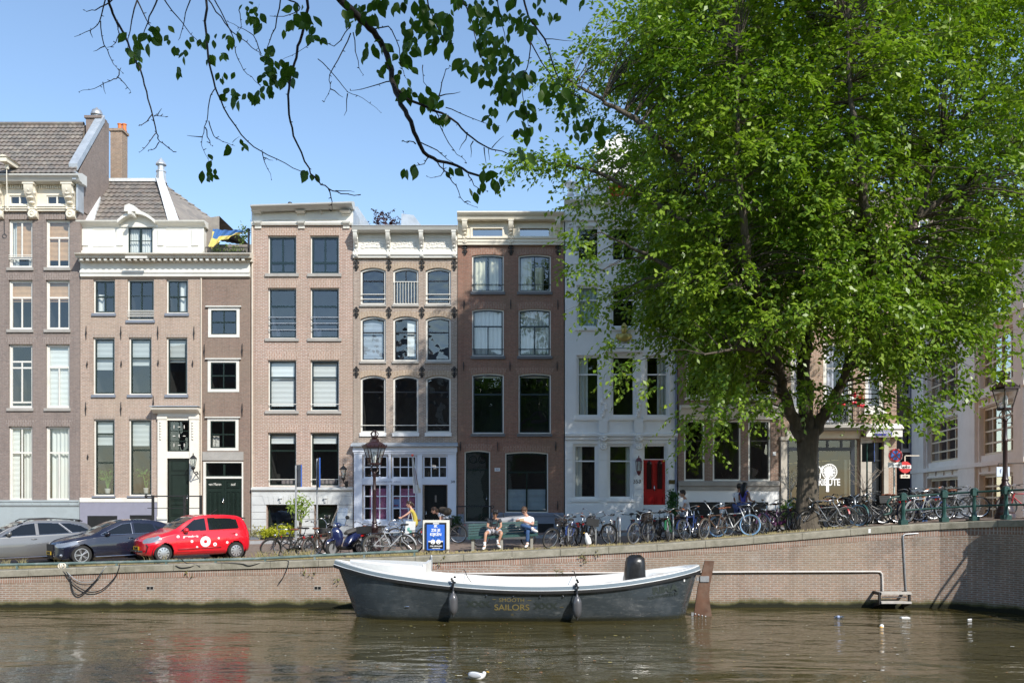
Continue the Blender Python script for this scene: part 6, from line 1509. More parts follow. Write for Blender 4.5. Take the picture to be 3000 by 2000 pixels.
mb.grid(rows);mb.build('console_cover',paint('cover_black',(.016,.016,.017),.32,var=.2,sc=4,bump=.6,bsc=7),boat,smooth=True)
WOOD=paint('rudder_wood',(.13,.066,.04),.5,var=.35,sc=3,dirt=(.22,.17,.13),damt=.7,dsc=2)
rp=[(2065,1641),(2092,1642),(2088,1668),(2079,1715),(2077,1740),(2080,1775),(2086,1812),(2085,1835),(2030,1835),(2032,1800),(2044,1720)]
mb=MB();mb.prism([(WX(a,BYC),WZ(b,BYC))for a,b in rp],BYC-.04,BYC+.04);rud=mb.build('rudder',WOOD,boat)
mb=MB();mb.box(WX(2050,BYC),WX(2076,BYC),BYC-.07,BYC+.07,WZ(1703,BYC),WZ(1686,BYC));mb.box(WX(2040,BYC),WX(2054,BYC),BYC-.03,BYC+.03,WZ(1700,BYC),WZ(1690,BYC));mb.box(WX(2025,BYC),WX(2038,BYC),BYC-.03,BYC+.03,WZ(1803,BYC),WZ(1793,BYC))
for k in range(5):mb.ball((WX(2036+k*10,BYC),BYC-.05,WZ(1797+k*2.4,BYC)),.025,6,5)
mb.build('fitting',STEEL,rud)
mb=MB()
for s in(.62-.2,.62-.13,.62-.06,.62):p=bpoint(s,.22,-1);mb.ball(p+Vector((0,-.03,0)),.022,6,5)
for px in(1713,1738):mb.box(WX(px,-3)-.03,WX(px,-3)+.03,BYC-1.26,BYC-1.22,1.02,1.04)
p=bpoint(.21,.42,-1);mb.ball(p,(.10,.02,.025),8,5);mb.build('deck_fittings',CHROME,boat)
GOLDL=paint('lettering_gold',(.22,.17,.06),.45,var=.05);GHOST=paint('lettering_faded',(.035,.045,.04),.4)
def hull_y(x,z):
 s=(x-XB0)/(XB1-XB0);lo,hi=0.0,.7
 for _ in range(24):
  m_=(lo+hi)/2
  if bpoint(s,m_,-1).z>z:lo=m_
  else:hi=m_
 return bpoint(s,lo,-1).y
def hulltext(txt,px,py,size,mat,sx=1,rot=0,bold=0):
 Y=-3.45;o=text_mesh(txt,size,'lettering',mat,None,Matrix.Translation((WX(px,Y),0,WZ(py,Y)))@Matrix.Rotation(rot,4,'Y')@Matrix.Rotation(PI/2,4,'X'),ext=0.0,sx=sx,bold=bold)
 for v in o.data.vertices:v.co=Vector((v.co.x,hull_y(v.co.x,v.co.z)-.006,v.co.z))-ORI[boat]
 o.parent=hull
hulltext('SMOOTH',1499,1758,.145,GOLDL,1.15);hulltext('SAILORS',1499.5,1780.5,.235,GOLDL,1.1,bold=.003);hulltext('–',1448,1754.5,.2,GOLDL);hulltext('–',1551,1757,.2,GOLDL);hulltext('–',1646,1778,.2,GOLDL);hulltext('10',1500,1802,.08,GOLDL)
hulltext('XXX',1401,1771,.22,GHOST,1.35,bold=.012);hulltext('XXX',1599,1776,.22,GHOST,1.35,bold=.012)
hulltext('RIMA',1957,1731,.26,GHOST,1.25,rot=-.12,bold=.014);hulltext('BOUWWERKEN BV',1953,1750,.12,GHOST,.9,rot=-.13,bold=.003)
mb=MB();p=bpoint(.955,.20,-1);mb.obox(p+Vector((0,-.012,0)),.06,.008,.065,Matrix.Rotation(.75,3,'Z'))
mb.build('sticker',WHITE2,boat)
# fenders hang from the gunwale: things of their own
FEN=paint('fender_grey',(.085,.085,.09),.3,var=.08,coat=.3)
for px,lab in((1327.5,'grey boat fender hanging beside the bow half of the sloop hull'),(1691,'grey boat fender hanging on the stern side of the gold lettering')):
 Y=-3.6;x=WX(px,Y);s=(x-XB0)/(XB1-XB0);zt=bz(s);y=BYC-bhalf(s)-.17
 f=thing('boat_fender',lab,'fender',(x,y,.5),'fenders hanging on the sloop')
 z0=zt-.92;mb=MB();mb.lathe([(.015,0),(.03,.04),(.07,.08),(.115,.17),(.125,.28),(.125,.45),(.115,.52),(.07,.61),(.03,.65),(.025,.70)],(x,y,z0),14);mb.build('body',FEN,f,smooth=50)
 mb=MB();mb.tube([(x,y,z0+.69),(x,y+.04,z0+.80),(x+.01,y+.05,zt),(x-.01,y+.15,zt+.05)],.018,6)
 for k in range(6):mb.ball((x+random.uniform(-.05,.05),y+.06,zt-.10+.05*k),(.04,.035,.03),6,5)
 mb.tube([(x-.02,y+.15,zt+.04),(x-.06,y+.4,zt-.1)],.014,5);mb.build('rope',BLACK,f)
# ropes lying in and on the boat
def rope(name,lab,pts,r=.018,mat=BLACK,n=5):
 pts=catmull(pts,n);o=thing(name,lab,'rope',pts[0]);mb=MB();mb.tube(pts,r,6);mb.build('line',mat,o,smooth=True);return o
B=lambda px,py,Y:(WX(px,Y),Y,WZ(py,Y))
r1=rope('mooring_rope','black rope running from the sloop bulkhead down into its bow',[B(1218,1650,-1.8),B(1232,1662,-1.9),B(1236,1680,-2.2),B(1244,1690,-2.5)])
mb=MB()
for k in range(3):mb.torus(B(1238-k*3,1687,-2.5),.09+.02*k,.016,14,5,ax='z',sy=1)
mb.build('coil',BLACK,r1)
rope('mooring_rope','thin dark rope looped over the far gunwale at midships of the sloop',[B(1356,1668,-.75),B(1362,1671,-.8),B(1370,1690,-1.1),B(1381,1704,-1.6)],.012)
rope('mooring_rope','short dark rope over the gunwale beside the covered console of the sloop',[B(1676,1672,-.8),B(1683,1676,-.9),B(1688,1695,-1.5),B(1692,1706,-3.1)],.014)
# ------ things on and along the quay wall
RAILG=paint('rail_green_worn',(.11,.16,.145),.6,var=.25,sc=4,dirt=(.34,.36,.34),dsc=3,damt=.8)
t_=thing('quay_rail','low worn green pipe rail along the quay edge in front of the parked cars','railing',(-9,.1,1.4))
mb=MB();Y=.12;rp=[(-40,1658),(0,1654),(400,1645),(750,1636),(1000,1623),(1225,1613)]
mb.tube([(WX(a,Y),Y,WZ(b,Y))for a,b in rp],.045,8);mb.build('rail',RAILG,t_,smooth=50)
for px in(50,197,342,487,632,777,922,1067,1214):
 x=WX(px,Y);zt=WZ(float(np.interp(px,[a for a,b in rp],[b for a,b in rp])),Y);mb=MB();mb.box(x-.03,x+.03,Y-.03,Y+.03,qz(x)-.02,zt-.02);mb.build('post',RAILG,t_)
t_=thing('mooring_ring','pale rope tied round the quay rail above the hanging cables','rope',(WX(177,0),0,1.3))
mb=MB();
for k in range(4):mb.torus((WX(176+k*2,0),.02+.02*k,WZ(1657,0)),.07,.02,10,5,ax=('y','x','z','y')[k])
mb.build('knot',CREAM,t_)
W=lambda px,py,Y=-.08:(WX(px,Y),Y,WZ(py,Y))
rope('hanging_cable','thick black cable hanging in a deep loop down the quay wall',[W(190,1668,-.02),W(205,1690),W(212,1725),W(228,1742),W(248,1732),W(280,1700),W(296,1678),W(306,1664,-.02)],.02)
rope('hanging_cable','long black cable sagging widest along the quay wall under the dark car',[W(178,1664,-.02),W(200,1690),W(225,1716),W(262,1733),W(300,1725),W(335,1692),W(348,1665),W(350,1652,-.02)],.017)
rope('hanging_cable','thin grey cable sagging in a shallow curve within the black loops',[W(182,1660,-.02),W(215,1692),W(245,1705),W(282,1698),W(300,1672),W(312,1656,-.02)],.011,STEEL)
rope('hanging_cable','black cable lying along the coping below the red car',[W(514,1656,-.06),W(530,1662,-.08),W(556,1660,-.07),W(580,1654,-.03),W(640,1649,-.03),W(705,1650,-.07),W(730,1656,-.08),W(765,1648,-.04),W(800,1642,.0),W(840,1641,-.03),W(845,1650,-.1),W(838,1672,-.12),W(828,1692,-.1),W(816,1708,-.08)],.014)
rope('hanging_cable','short tangled cable looped over the rail beneath the red car',[W(521,1640,.05),W(528,1634,.1),W(545,1648,.02),W(572,1652,-.04),W(586,1660,-.06),W(579,1651,-.03)],.012)
PIPE=paint('conduit_white',(.62,.58,.54),.5,var=.1,dirt=(.35,.3,.26),damt=.4)
t_=thing('conduit','long pale pipe running along the brick quay wall behind the sloop stern','pipe',(WX(2100,0),-.05,1.1))
mb=MB();mb.tube(catmull([W(1330,1680,-.05),W(1700,1677.5,-.05),W(2100,1675,-.05),W(2500,1673.5,-.05),W(2570,1673.5,-.05),W(2582,1678,-.05),W(2585,1690,-.05),W(2586,1736,-.06)],4),.03,7);mb.build('pipe',PIPE,t_,smooth=True)
t_=thing('conduit','grey upright pipe with a bend climbing the wall above the landing step','pipe',(WX(2648,0),-.05,1.1))
mb=MB();mb.tube(catmull([W(2655,1734,-.06),W(2652,1690,-.06),W(2646,1580,-.06),W(2648,1567,-.06),W(2660,1563.5,-.06),W(2740,1559,-.06),W(2790,1557.5,-.08),W(2820,1560,-.28)],4),.028,7);mb.build('pipe',STEEL,t_,smooth=True)
t_=thing('landing_step','small steel step with two pale planks fixed to the wall near the water','step',(WX(2616,-.3),-.3,.3))
PLK=paint('plank_weathered',(.50,.47,.43),.8,var=.15,sc=6)
for y0,y1,Yp in((1733,1739,-.42),(1760,1766,-.45)):mb=MB();mb.box(WX(2578,Yp),WX(2666,Yp),Yp-.12,Yp+.12,WZ(y1,Yp),WZ(y0,Yp));mb.build('plank',PLK,t_)
for px in(2574,2661):mb=MB();x=WX(px,-.4);mb.prismx([(0,WZ(1732,-.3)),(-.5,WZ(1734,-.4)),(-.52,WZ(1768,-.4)),(0,WZ(1783,-.3)),(0,WZ(1770,-.3)),(-.42,WZ(1762,-.4)),(-.42,WZ(1742,-.4)),(0,WZ(1740,-.3))],x-.03,x+.03);mb.build('bracket',IRON,t_)
mb=MB();mb.tube([B(2585,1748,-.4),B(2655,1748,-.4)],.022,6);mb.build('rung',STEEL,t_)
for px in(440,931):
 t_=thing('wall_vent','twin square drain opening in the quay wall %s'%('below the red car' if px<600 else 'beside the sloop bow'),'vent',W(px,1722,0))
 mb=MB();mb.box(WX(px-11,0),WX(px+11,0),-.012,-.002,WZ(1728,0),WZ(1715,0));mb.build('frame',paint('vent_stone',(.36,.33,.29),.85,var=.2),t_)
 for dx in(-5,5):mb=MB();mb.box(WX(px+dx-4.2,0),WX(px+dx+4.2,0),-.016,-.0125,WZ(1725.5,0),WZ(1717.5,0));mb.build('opening',BLACK,t_)
t_=thing('coping_plate','small square white plate fixed to the stone coping near the tree','plate',B(2550,1554,-.06));mb=MB();mb.box(WX(2544,-.06),WX(2556,-.06),-.068,-.057,WZ(1560,-.06),WZ(1548,-.06));mb.build('plate',WHITE2,t_)
t_=thing('mooring_post','short grey steel bar standing against the quay wall behind the sloop','post',B(1264,1650,-.09));mb=MB();mb.tube([B(1264,1668,-.09),B(1264,1630,-.09),B(1264,1624,-.09)],[.035,.035,.008],6);mb.build('bar',STEEL,t_)
# ------ bridge railing
GRN=paint('railing_green',(.018,.062,.053),.4,var=.12,sc=5,dirt=(.06,.12,.1),damt=.3)
t_=thing('bridge_railing','dark green iron railing with square posts curving onto the bridge','railing',(13.5,.3,2.6))
inl=offs(QL,.20);PP=[(12.25,.22),(13.45,.05),(14.15,-.42),(14.72,-1.15),(15.25,-2.4),(15.6,-4.2),(15.78,-6.2)]
pts=[]
for i,(x,y)in enumerate(PP):
 z=qz(x);mb=MB()
 mb.box(x-.11,x+.11,y-.11,y+.11,z,z+.14);mb.lathe([(.095,.14),(.07,.2),(.06,.35),(.075,.42),(.06,.5),(.055,.72),(.075,.76)],(x,y,z),8);mb.box(x-.085,x+.085,y-.085,y+.085,z+.76,z+.95);mb.lathe([(.10,.95),(.09,.98),(.03,1.0)],(x,y,z),8)
 mb.build('post',GRN,t_,smooth=35);pts.append((x,y,z))
for hgt in(.44,.87):mb=MB();mb.tube([(x,y,z+hgt)for x,y,z in pts]+[(15.85,-22,2.82+hgt)],.032,7);mb.build('rail',GRN,t_,smooth=50)
mb=MB();x,y,z=pts[0];mb.tube(catmull([(x-.02,y,z+.88),(x-.35,y,z+.84),(x-.5,y,z+.66),(x-.38,y,z+.5),(x-.42,y,z+.36),(x-.62,y,z+.3)],4),.03,7);mb.build('end_scroll',GRN,t_,smooth=True)
# ------ lamp posts
MAR=paint('lamp_maroon',(.026,.010,.010),.4,var=.2,sc=5,coat=.2)
LGL=glassmat('lantern_glass',tint=(.93,.95,.93),refl=.8,wave=.02)
def lamp(label,x,y,z,H,wb=1.0):
 k=H/4.75;t=thing('street_lamp',label,'street lamp',(x,y,z),'crowned street lamps');c=(x,y,z)
 S_=lambda pr:[(r*k*wb,h_*k)for r,h_ in pr]
 mb=MB();mb.lathe(S_([(.30,0),(.30,.1),(.26,.16),(.27,.22),(.22,.34),(.16,.5),(.15,.62),(.17,.66),(.13,.72)]),c,10);mb.build('base',MAR,t,smooth=40)
 mb=MB();mb.lathe(S_([(.13,.72),(.135,.95),(.16,1.0),(.16,1.04),(.10,1.12),(.085,1.18),(.11,1.22),(.085,1.27),(.07,1.5),(.065,2.4),(.085,2.44),(.085,2.48),(.06,2.52),(.055,3.05),(.08,3.1),(.05,3.16)]),c,12)
 mb.tube([(x-.2*k,y,z+3.02*k),(x+.2*k,y,z+3.02*k)],.016*k,6);mb.ball((x-.2*k,y,z+3.02*k),.03*k,6,5);mb.ball((x+.2*k,y,z+3.02*k),.03*k,6,5);mb.build('column',MAR,t,smooth=40)
 mb=MB()
 for s in(0,1,2,3):
  a=PI/4+s*PI/2;cx,sx=math.cos(a),math.sin(a)
  mb.tube(catmull([(x+.02*cx,y+.02*sx,z+3.1*k),(x+.17*k*cx,y+.17*k*sx,z+3.22*k),(x+.13*k*cx,y+.13*k*sx,z+3.36*k),(x+.05*k*cx,y+.05*k*sx,z+3.42*k)],4),.016*k,5)
 mb.lathe([(.26*k,3.42*k),(.27*k,3.47*k),(.24*k,3.49*k)],c,6);mb.build('lyre',MAR,t,smooth=40)
 n=6;mb=MB()
 for s in range(n):
  a=s*2*PI/n;mb.tube([(x+.23*k*math.cos(a),y+.23*k*math.sin(a),z+3.48*k),(x+.41*k*math.cos(a),y+.41*k*math.sin(a),z+4.06*k)],.017*k,4)
 mb.lathe([(.43*k,4.05*k),(.47*k,4.07*k),(.47*k,4.12*k),(.30*k,4.26*k),(.20*k,4.30*k),(.17*k,4.36*k),(.17*k,4.40*k),(.10*k,4.44*k)],c,6)
 for s in range(18):
  a=s*2*PI/18;rr=.47*k*math.cos(PI/6)/math.cos((a%(PI/3))-PI/6);mb.ball((x+rr*math.cos(a),y+rr*math.sin(a),z+4.15*k),(.022*k,.022*k,.05*k),5,4)
 ln=mb.build('lantern',MAR,t)
 mb=MB();mb.lathe([(.225*k,3.49*k),(.40*k,4.05*k)],c,6);mb.f=mb.f[:-2];mb.m=mb.m[:-2];mb.build('glass',LGL,ln)
 mb=MB();mb.lathe([(.05*k,3.5*k),(.055*k,3.6*k),(.075*k,3.63*k),(.07*k,3.82*k),(.03*k,3.9*k)],c,10);mb.build('bulb',WHITE2,ln,smooth=40)
 mb=MB();mb.lathe([(.10*k,4.44*k),(.14*k,4.47*k),(.14*k,4.52*k),(.11*k,4.53*k)],c,10)
 for s in range(5):a=s*2*PI/5;mb.tube(catmull([(x+.11*k*math.cos(a),y+.11*k*math.sin(a),z+4.52*k),(x+.15*k*math.cos(a),y+.15*k*math.sin(a),z+4.6*k),(x+.08*k*math.cos(a),y+.08*k*math.sin(a),z+4.68*k),(x,y,z+4.69*k)],3),.02*k,5)
 mb.ball((x,y,z+4.72*k),.035*k,7,5);mb.build('crown',MAR,t,smooth=40)
lamp('maroon crowned street lamp standing among the parked bicycles before the white shopfront',WX(1097,1.9),1.9,gz(WX(1097,1.9),1.9),4.12)
lamp('tall maroon crowned street lamp behind the green railing at the right edge',WX(2945,.35),.35,2.76,4.72,1.05)
# ------ signs
BLU=paint('sign_blue',(.02,.10,.42),.4,var=.03);SBK=paint('sign_back',(.16,.17,.19),.5,metal=.4,var=.1);SBD=paint('sign_back_dark',(.02,.022,.025),.5,var=.1)
def board_sign(lab,px,Y,ytop,ybot,wd,rz,base,back,polem=STEEL,px_off=0):
 x=WX(px,Y);t=thing('traffic_sign',lab,'traffic sign',(x,Y,base));mb=MB();zt,zb=WZ(ytop,Y),WZ(ybot,Y)
 mb.tube([(x,Y,base),(x,Y,base+1.2),(x,Y,base+1.21),(x,Y,zt-.02)],[.045,.045,.03,.03],8);mb.build('pole',polem,t)
 R=Matrix.Rotation(rz,3,'Z');c=Vector((x,Y,(zt+zb)/2))+R@Vector((px_off,.045,0))
 mb=MB();mb.obox(c,wd,.022,zt-zb,R);mb.obox(c+R@Vector((0,-.02,(zt-zb)*.3)),wd*.96,.02,.03,R);mb.obox(c+R@Vector((0,-.02,-(zt-zb)*.3)),wd*.96,.02,.03,R);mb.build('panel_back',back,t)
 mb=MB();mb.obox(c+R@Vector((0,.016,0)),wd,.008,zt-zb,R);mb.obox(c+R@Vector((wd/2+.006,.004,0)),.01,.036,zt-zb,R);mb.build('panel_face',BLU,t)
board_sign('grey backed blue sign on a thin pole beside the yellow planter',867,2.0,1361,1426,.42,math.radians(-52),gz(-7.1,2),SBK,px_off=.10)
board_sign('taller narrow blue edged sign on a grey pole beside the scooter',929,2.4,1341,1427,.42,math.radians(-70),gz(-6.4,2.4),SBK,px_off=.08)
board_sign('black backed blue sign standing before the corner cafe pillar',2540,4.0,1297,1352,.42,math.radians(-40),gz(12.6,4),SBD,GRN,px_off=.02)
t_=thing('traffic_sign','round blue and red no stopping sign with a white time plate','traffic sign',(WX(2621,3),3,gz(13.1,3)))
Y=3.0;x,z,r_=WX(2623,Y),WZ(1333.5,Y),21*(Y+D)/F
mb=MB();mb.tube([(x-.02,Y+.05,2.3),(x-.02,Y+.05,z+.2)],.03,7);mb.build('pole',paint('pole_pale_green',(.45,.52,.47),.5),t_)
mb=MB();mb.lathe([(r_,-.012),(r_,.012)],(x,Y,z),36,ax='y');mb.build('disc',WHITE2,t_)
mb=MB();mb.lathe([(r_*.96,-.005),(r_*.96,0)],(x,Y-.015,z),36,ax='y');mb.build('ring',paint('sign_red',(.55,.03,.03)),t_)
mb=MB()
for k in range(4):
 a0,a1=PI/4+k*PI/2+.14,PI/4+(k+1)*PI/2-.14;c0=(x+r_*.12*math.cos((a0+a1)/2),z+r_*.12*math.sin((a0+a1)/2))
 mb.prism([c0]+[(x+r_*.66*math.cos(a0+(a1-a0)*i/8),z+r_*.66*math.sin(a0+(a1-a0)*i/8))for i in range(9)],Y-.026,Y-.021)
mb.build('blue_field',paint('sign_blue_bright',(.05,.17,.62),.4),t_)
mb=MB();mb.box(x-.25,x+.22,Y-.012,Y+.012,WZ(1369,Y),WZ(1354,Y));tp=mb.build('time_plate',WHITE2,t_)
text_mesh('12.00-18.00h',.075,'lettering',paint('sign_text',(.12,.12,.13)),tp,MF(x-.015,Y-.016,WZ(1361.5,Y)),sx=.95)
t_=thing('hanging_sign','small pale blue square sign hanging on the beige block behind the tall lamp','sign',(WX(2936,6),6,5))
Y=9.0;mb=MB();mb.box(WX(2919,Y),WX(2957,Y),Y-.03,Y+.03,WZ(1395,Y),WZ(1367,Y));sgp=mb.build('panel',paint('sign_pale_blue',(.55,.62,.72),.5,var=.04),t_);mb=MB();mb.tube([(WX(2925,Y),Y,WZ(1367,Y)),(WX(2925,Y),Y,WZ(1357,Y)),(WX(3100,Y),Y,WZ(1356,Y))],.02,5);mb.tube([(WX(2950,Y),Y,WZ(1367,Y)),(WX(2950,Y),Y,WZ(1357,Y))],.02,5);mb.build('arm',IRON,t_)
text_mesh('f',.25,'lettering',paint('sign_dark_blue',(.05,.07,.16)),sgp,MF(WX(2930,Y),Y-.035,WZ(1380,Y)))
# ------ advertising board
Y=.95;x0,x1,zb,zt=WX(1239,Y),WX(1316,Y),WZ(1608,Y),WZ(1523,Y);xc=(x0+x1)/2
t_=thing('advertising_board','cream street board with a blue poster reading IK ZIE JE KIJKEN','sign board',(xc,Y,gz(xc,Y)))
CRM=paint('board_cream',(.70,.68,.60),.5,var=.06)
mb=MB();mb.box(x0,x0+.12,Y,Y+.3,zb,zt-.08);mb.box(x1-.12,x1,Y,Y+.3,zb,zt-.08);mb.box(x0,x1,Y,Y+.3,zt-.08,zt);mb.box(x0+.12,x1-.12,Y+.1,Y+.2,zb,zt-.08);mb.box(x0+.03,x0+.08,Y+.1,Y+.2,zb-.25,zb);mb.box(x1-.08,x1-.03,Y+.1,Y+.2,zb-.25,zb);mb.build('cabinet',CRM,t_)
px0,px1,pz0,pz1=WX(1246,Y),WX(1308,Y),WZ(1618,Y),WZ(1530,Y)
mb=MB();mb.box(px0,px1,Y-.06,Y-.001,pz0,pz1);fr_=mb.build('poster_frame',CBLACK,t_)
PB_=paint('poster_bright_blue',(.025,.13,.55),.5,var=.04);mb=MB();mb.box(px0+.055,px1-.055,Y-.068,Y-.0605,pz0+.09,pz1-.06);mb.build('poster',PB_,t_)
mb=MB();mb.box(px0+.1,px1-.1,Y-.072,Y-.0685,pz0+.13,pz0+.36);mb.build('poster_panel',BLACK,t_)
mb=MB();mb.box(xc-.09,xc+.1,Y-.066,Y-.0601,pz1-.045,pz1-.012);mb.build('maker_plate',WHITE2,t_)
cxp=(px0+px1)/2
for txt,py,sz in(('IK',1540.5,.135),('ZIE JE',1552.5,.125),('KIJKEN',1564.5,.125)):text_mesh(txt,sz,'lettering',WHITE2,t_,MF(cxp,Y-.0725,WZ(py,Y)),sx=.95,bold=.004)
text_mesh('OOK OPVALLEN?',.05,'lettering',WHITE2,t_,MF(cxp+.01,Y-.0765,WZ(1598.5,Y)),bold=.002);text_mesh('centercom.nl',.048,'lettering',WHITE2,t_,MF(cxp+.01,Y-.0765,WZ(1604.5,Y)),bold=.002)
mb=MB()
for s in(-1,1):
 c_=(cxp+s*.088,Y-.075,WZ(1586,Y));mb.lathe([(.075,-.004),(.075,.002)],c_,20,0,'y');mb.lathe([(.015,-.007),(.015,-.003)],(c_[0]+.005*s,Y-.076,c_[2]-.045),10,1,'y')
 for k in range(3):mb.box(cxp+s*(.16+k*.03)-.012,cxp+s*(.16+k*.03)+.012,Y-.08,Y-.0735,pz0+.345,pz0+.385)
 mb.torus((cxp+s*.088,Y-.072,WZ(1577,Y)),.06,.005,14,4,1,ax='y')
mb.build('eyes',[WHITE2,BLACK],t_)
# ------ bench
BG=paint('bench_green',(.025,.072,.066),.45,var=.15,sc=4,dirt=(.1,.18,.17),damt=.4);Y=2.0
xb0,xb1=WX(1372,Y),WX(1575,Y);xm=(xb0+xb1)/2;zg=gz(xm,1.7)
t_=thing('park_bench','dark green slatted bench with two young men sitting on it','bench',(xm,Y,zg));L_=(xb1-xb0)
slp=(gz(xb1,1.7)-gz(xb0,1.7))/L_
def slat(x0,x1,y,z,w_,th,tilt):
 mb=MB();mb.obox((xm,y,z),L_,th,w_,Matrix.Rotation(-math.atan(slp),3,'Y')@Matrix.Rotation(tilt,3,'X'));return mb
mb=MB()
for k in range(5):q=slat(0,0,Y+.02+.05*k*.55,zg+.50+k*.085,.068,.03,-.28);mb.add(q.v,q.f)
mb.build('backrest',BG,t_)
mb=MB()
for k in range(5):q=slat(0,0,Y-.08-k*.095,zg+.455-.0*k,.03,.08,.0);mb.add(q.v,q.f)
q=slat(0,0,Y-.52,zg+.43,.075,.03,.0);mb.add(q.v,q.f);mb.build('seat',BG,t_)
CON=paint('bench_leg_grey',(.30,.29,.25),.8,var=.15,sc=5)
for px in(1387,1470,1557):
 x=WX(px,Y);mb=MB();zz=zg+(x-xm)*slp;mb.box(x-.045,x+.045,Y-.45,Y-.32,zz-.08,zz+.42);mb.box(x-.04,x+.04,Y-.02,Y+.1,zz-.08,zz+.42);mb.box(x-.035,x+.035,Y-.5,Y+.1,zz+.385,zz+.425);mb.tube([(x,Y+.05,zz+.3),(x,Y+.2,zz+.88)],.03,5);mb.build('leg',CON,t_)
# ------ planters, saplings, verge grass, litter
def stub(px,py,Y):return B(px,py,Y)
def planter(lab,px0,px1,Y,ztop,zbot,mat):
 t=thing('planter',lab,'planter',((WX(px0,Y)+WX(px1,Y))/2,Y,WZ(zbot,Y)));mb=MB();a,b=WX(px0,Y),WX(px1,Y)
 mb.prism([(a+.06,WZ(zbot,Y)),(b-.06,WZ(zbot,Y)),(b,WZ(ztop,Y)),(a,WZ(ztop,Y))],Y-.2,Y+.25);mb.build('box',mat,t);return t
t_=planter('dark planter full of bright yellow green leaves before the grey stone base',768,864,10.6,1572,1586,BLACK)
leaves_mesh('foliage',[(WX(p,10.6),10.6+random.uniform(-.15,.2),WZ(random.uniform(1549,1570),10.6))for p in np.arange(770,862,4)],55,(.10,.12,.12),.13,leafmat('yellow_leaf',(.40,.42,.03),(.52,.50,.05),.4),t_,seed=4)
t_=planter('grey trough with dry straggly grass left of the yellow planter',735,768,10.7,1572,1586,paint('trough_grey',(.15,.16,.18)))
leaves_mesh('foliage',[(WX(p,10.7),10.7,WZ(random.uniform(1558,1572),10.7))for p in np.arange(736,768,5)],40,(.12,.1,.12),.12,leafmat('dry_leaf',(.30,.28,.14),(.42,.38,.22),.3),t_,seed=5)
t_=thing('shrub','slender light green shrub growing behind the grey backed sign pole','shrub',B(880,1575,10.3));mb=MB()
for k in range(6):mb.tube([B(880,1575,10.3),B(880+random.uniform(-4,4),1530,10.3),B(872+k*4,1468+abs(k-3)*8,10.3)],.015,4)
mb.build('stem',paint('stem_brown',(.16,.12,.08)),t_)
leaves_mesh('foliage',[B(p+random.uniform(-4,4),q+random.uniform(-5,5),10.2)for p,q in((862,1478),(858,1490),(868,1472),(880,1466),(892,1468),(899,1480),(890,1492),(876,1490),(880,1506),(886,1516),(878,1480),(870,1500))],26,(.13,.12,.16),.17,leafmat('shrub_leaf',(.22,.32,.06),(.34,.42,.12),.4),t_,.5,seed=6)
t_=planter('pot with a dark conifer shrub beside the red door',1958,1982,10.8,1550,1580,paint('pot_dark',(.05,.045,.04)))
leaves_mesh('foliage',[B(1970+random.gauss(0,1)*(q-1430)/14,q,10.8)for q in np.arange(1442,1552,2.2)],30,(.10,.12,.08),.12,leafmat('conifer_leaf',(.03,.09,.02),(.06,.14,.03),.25),t_,seed=7)
t_=planter('pot with a bushy dark plant between the white shopfront and the bench',1318,1338,10.6,1545,1575,paint('pot_dark',(.05,.045,.04)))
leaves_mesh('foliage',[B(random.uniform(1316,1342),random.uniform(1518,1546),10.6)for k in range(22)],24,(.10,.12,.1),.13,leafmat('dark_leaf',(.035,.07,.025),(.06,.1,.04),.25),t_,seed=8)
t_=planter('wooden planter with a bare sapling and green undergrowth left of the trunk',2300,2345,7.0,1525,1552,paint('planter_wood',(.22,.19,.16),.8,var=.2))
leaves_mesh('foliage',[B(random.uniform(2302,2345),random.uniform(1480,1525),7.0)for k in range(50)],26,(.12,.16,.12),.14,leafmat('grass_leaf',(.14,.24,.04),(.24,.34,.08),.4),t_,-.8,seed=9)
def sapling(parent,px,ybase,ytop,Y,mat,sp):
 mb=MB();p0,p1=Vector(B(px,ybase,Y)),Vector(B(px,(ybase+ytop)/2+8,Y));mb.tube([p0,p1],.028,6)
 for k in range(13):
  a=random.random()*6.28;st=p0.lerp(p1,random.uniform(.75,1));ln=random.uniform(.4,1)
  e=Vector(st)+Vector((math.cos(a)*sp*ln,math.sin(a)*sp*ln,(WZ(ytop,Y)-p1.z)*random.uniform(.3,1)));m=st.lerp(e,.5)+Vector((random.uniform(-.1,.1),0,random.uniform(0,.12)))
  mb.tube([st,m,e],[.014,.010,.005],4);
  for q in range(3):mm=m.lerp(e,random.random());mb.tube([mm,mm+Vector((random.uniform(-.25,.25),random.uniform(-.2,.2),random.uniform(-.05,.3)))],[.007,.004],4)
 mb.build('trunk',mat,parent)
PALE=paint('pale_bark',(.52,.47,.40),.7,var=.15)
sapling(t_,2317,1500,1350,7.0,PALE,.8)
t_=planter('dark tub with a small bare sapling beside the cafe door',2518,2545,8.5,1505,1535,BLACK);sapling(t_,2530,1510,1340,8.5,paint('grey_bark',(.25,.21,.17),.8),.9)
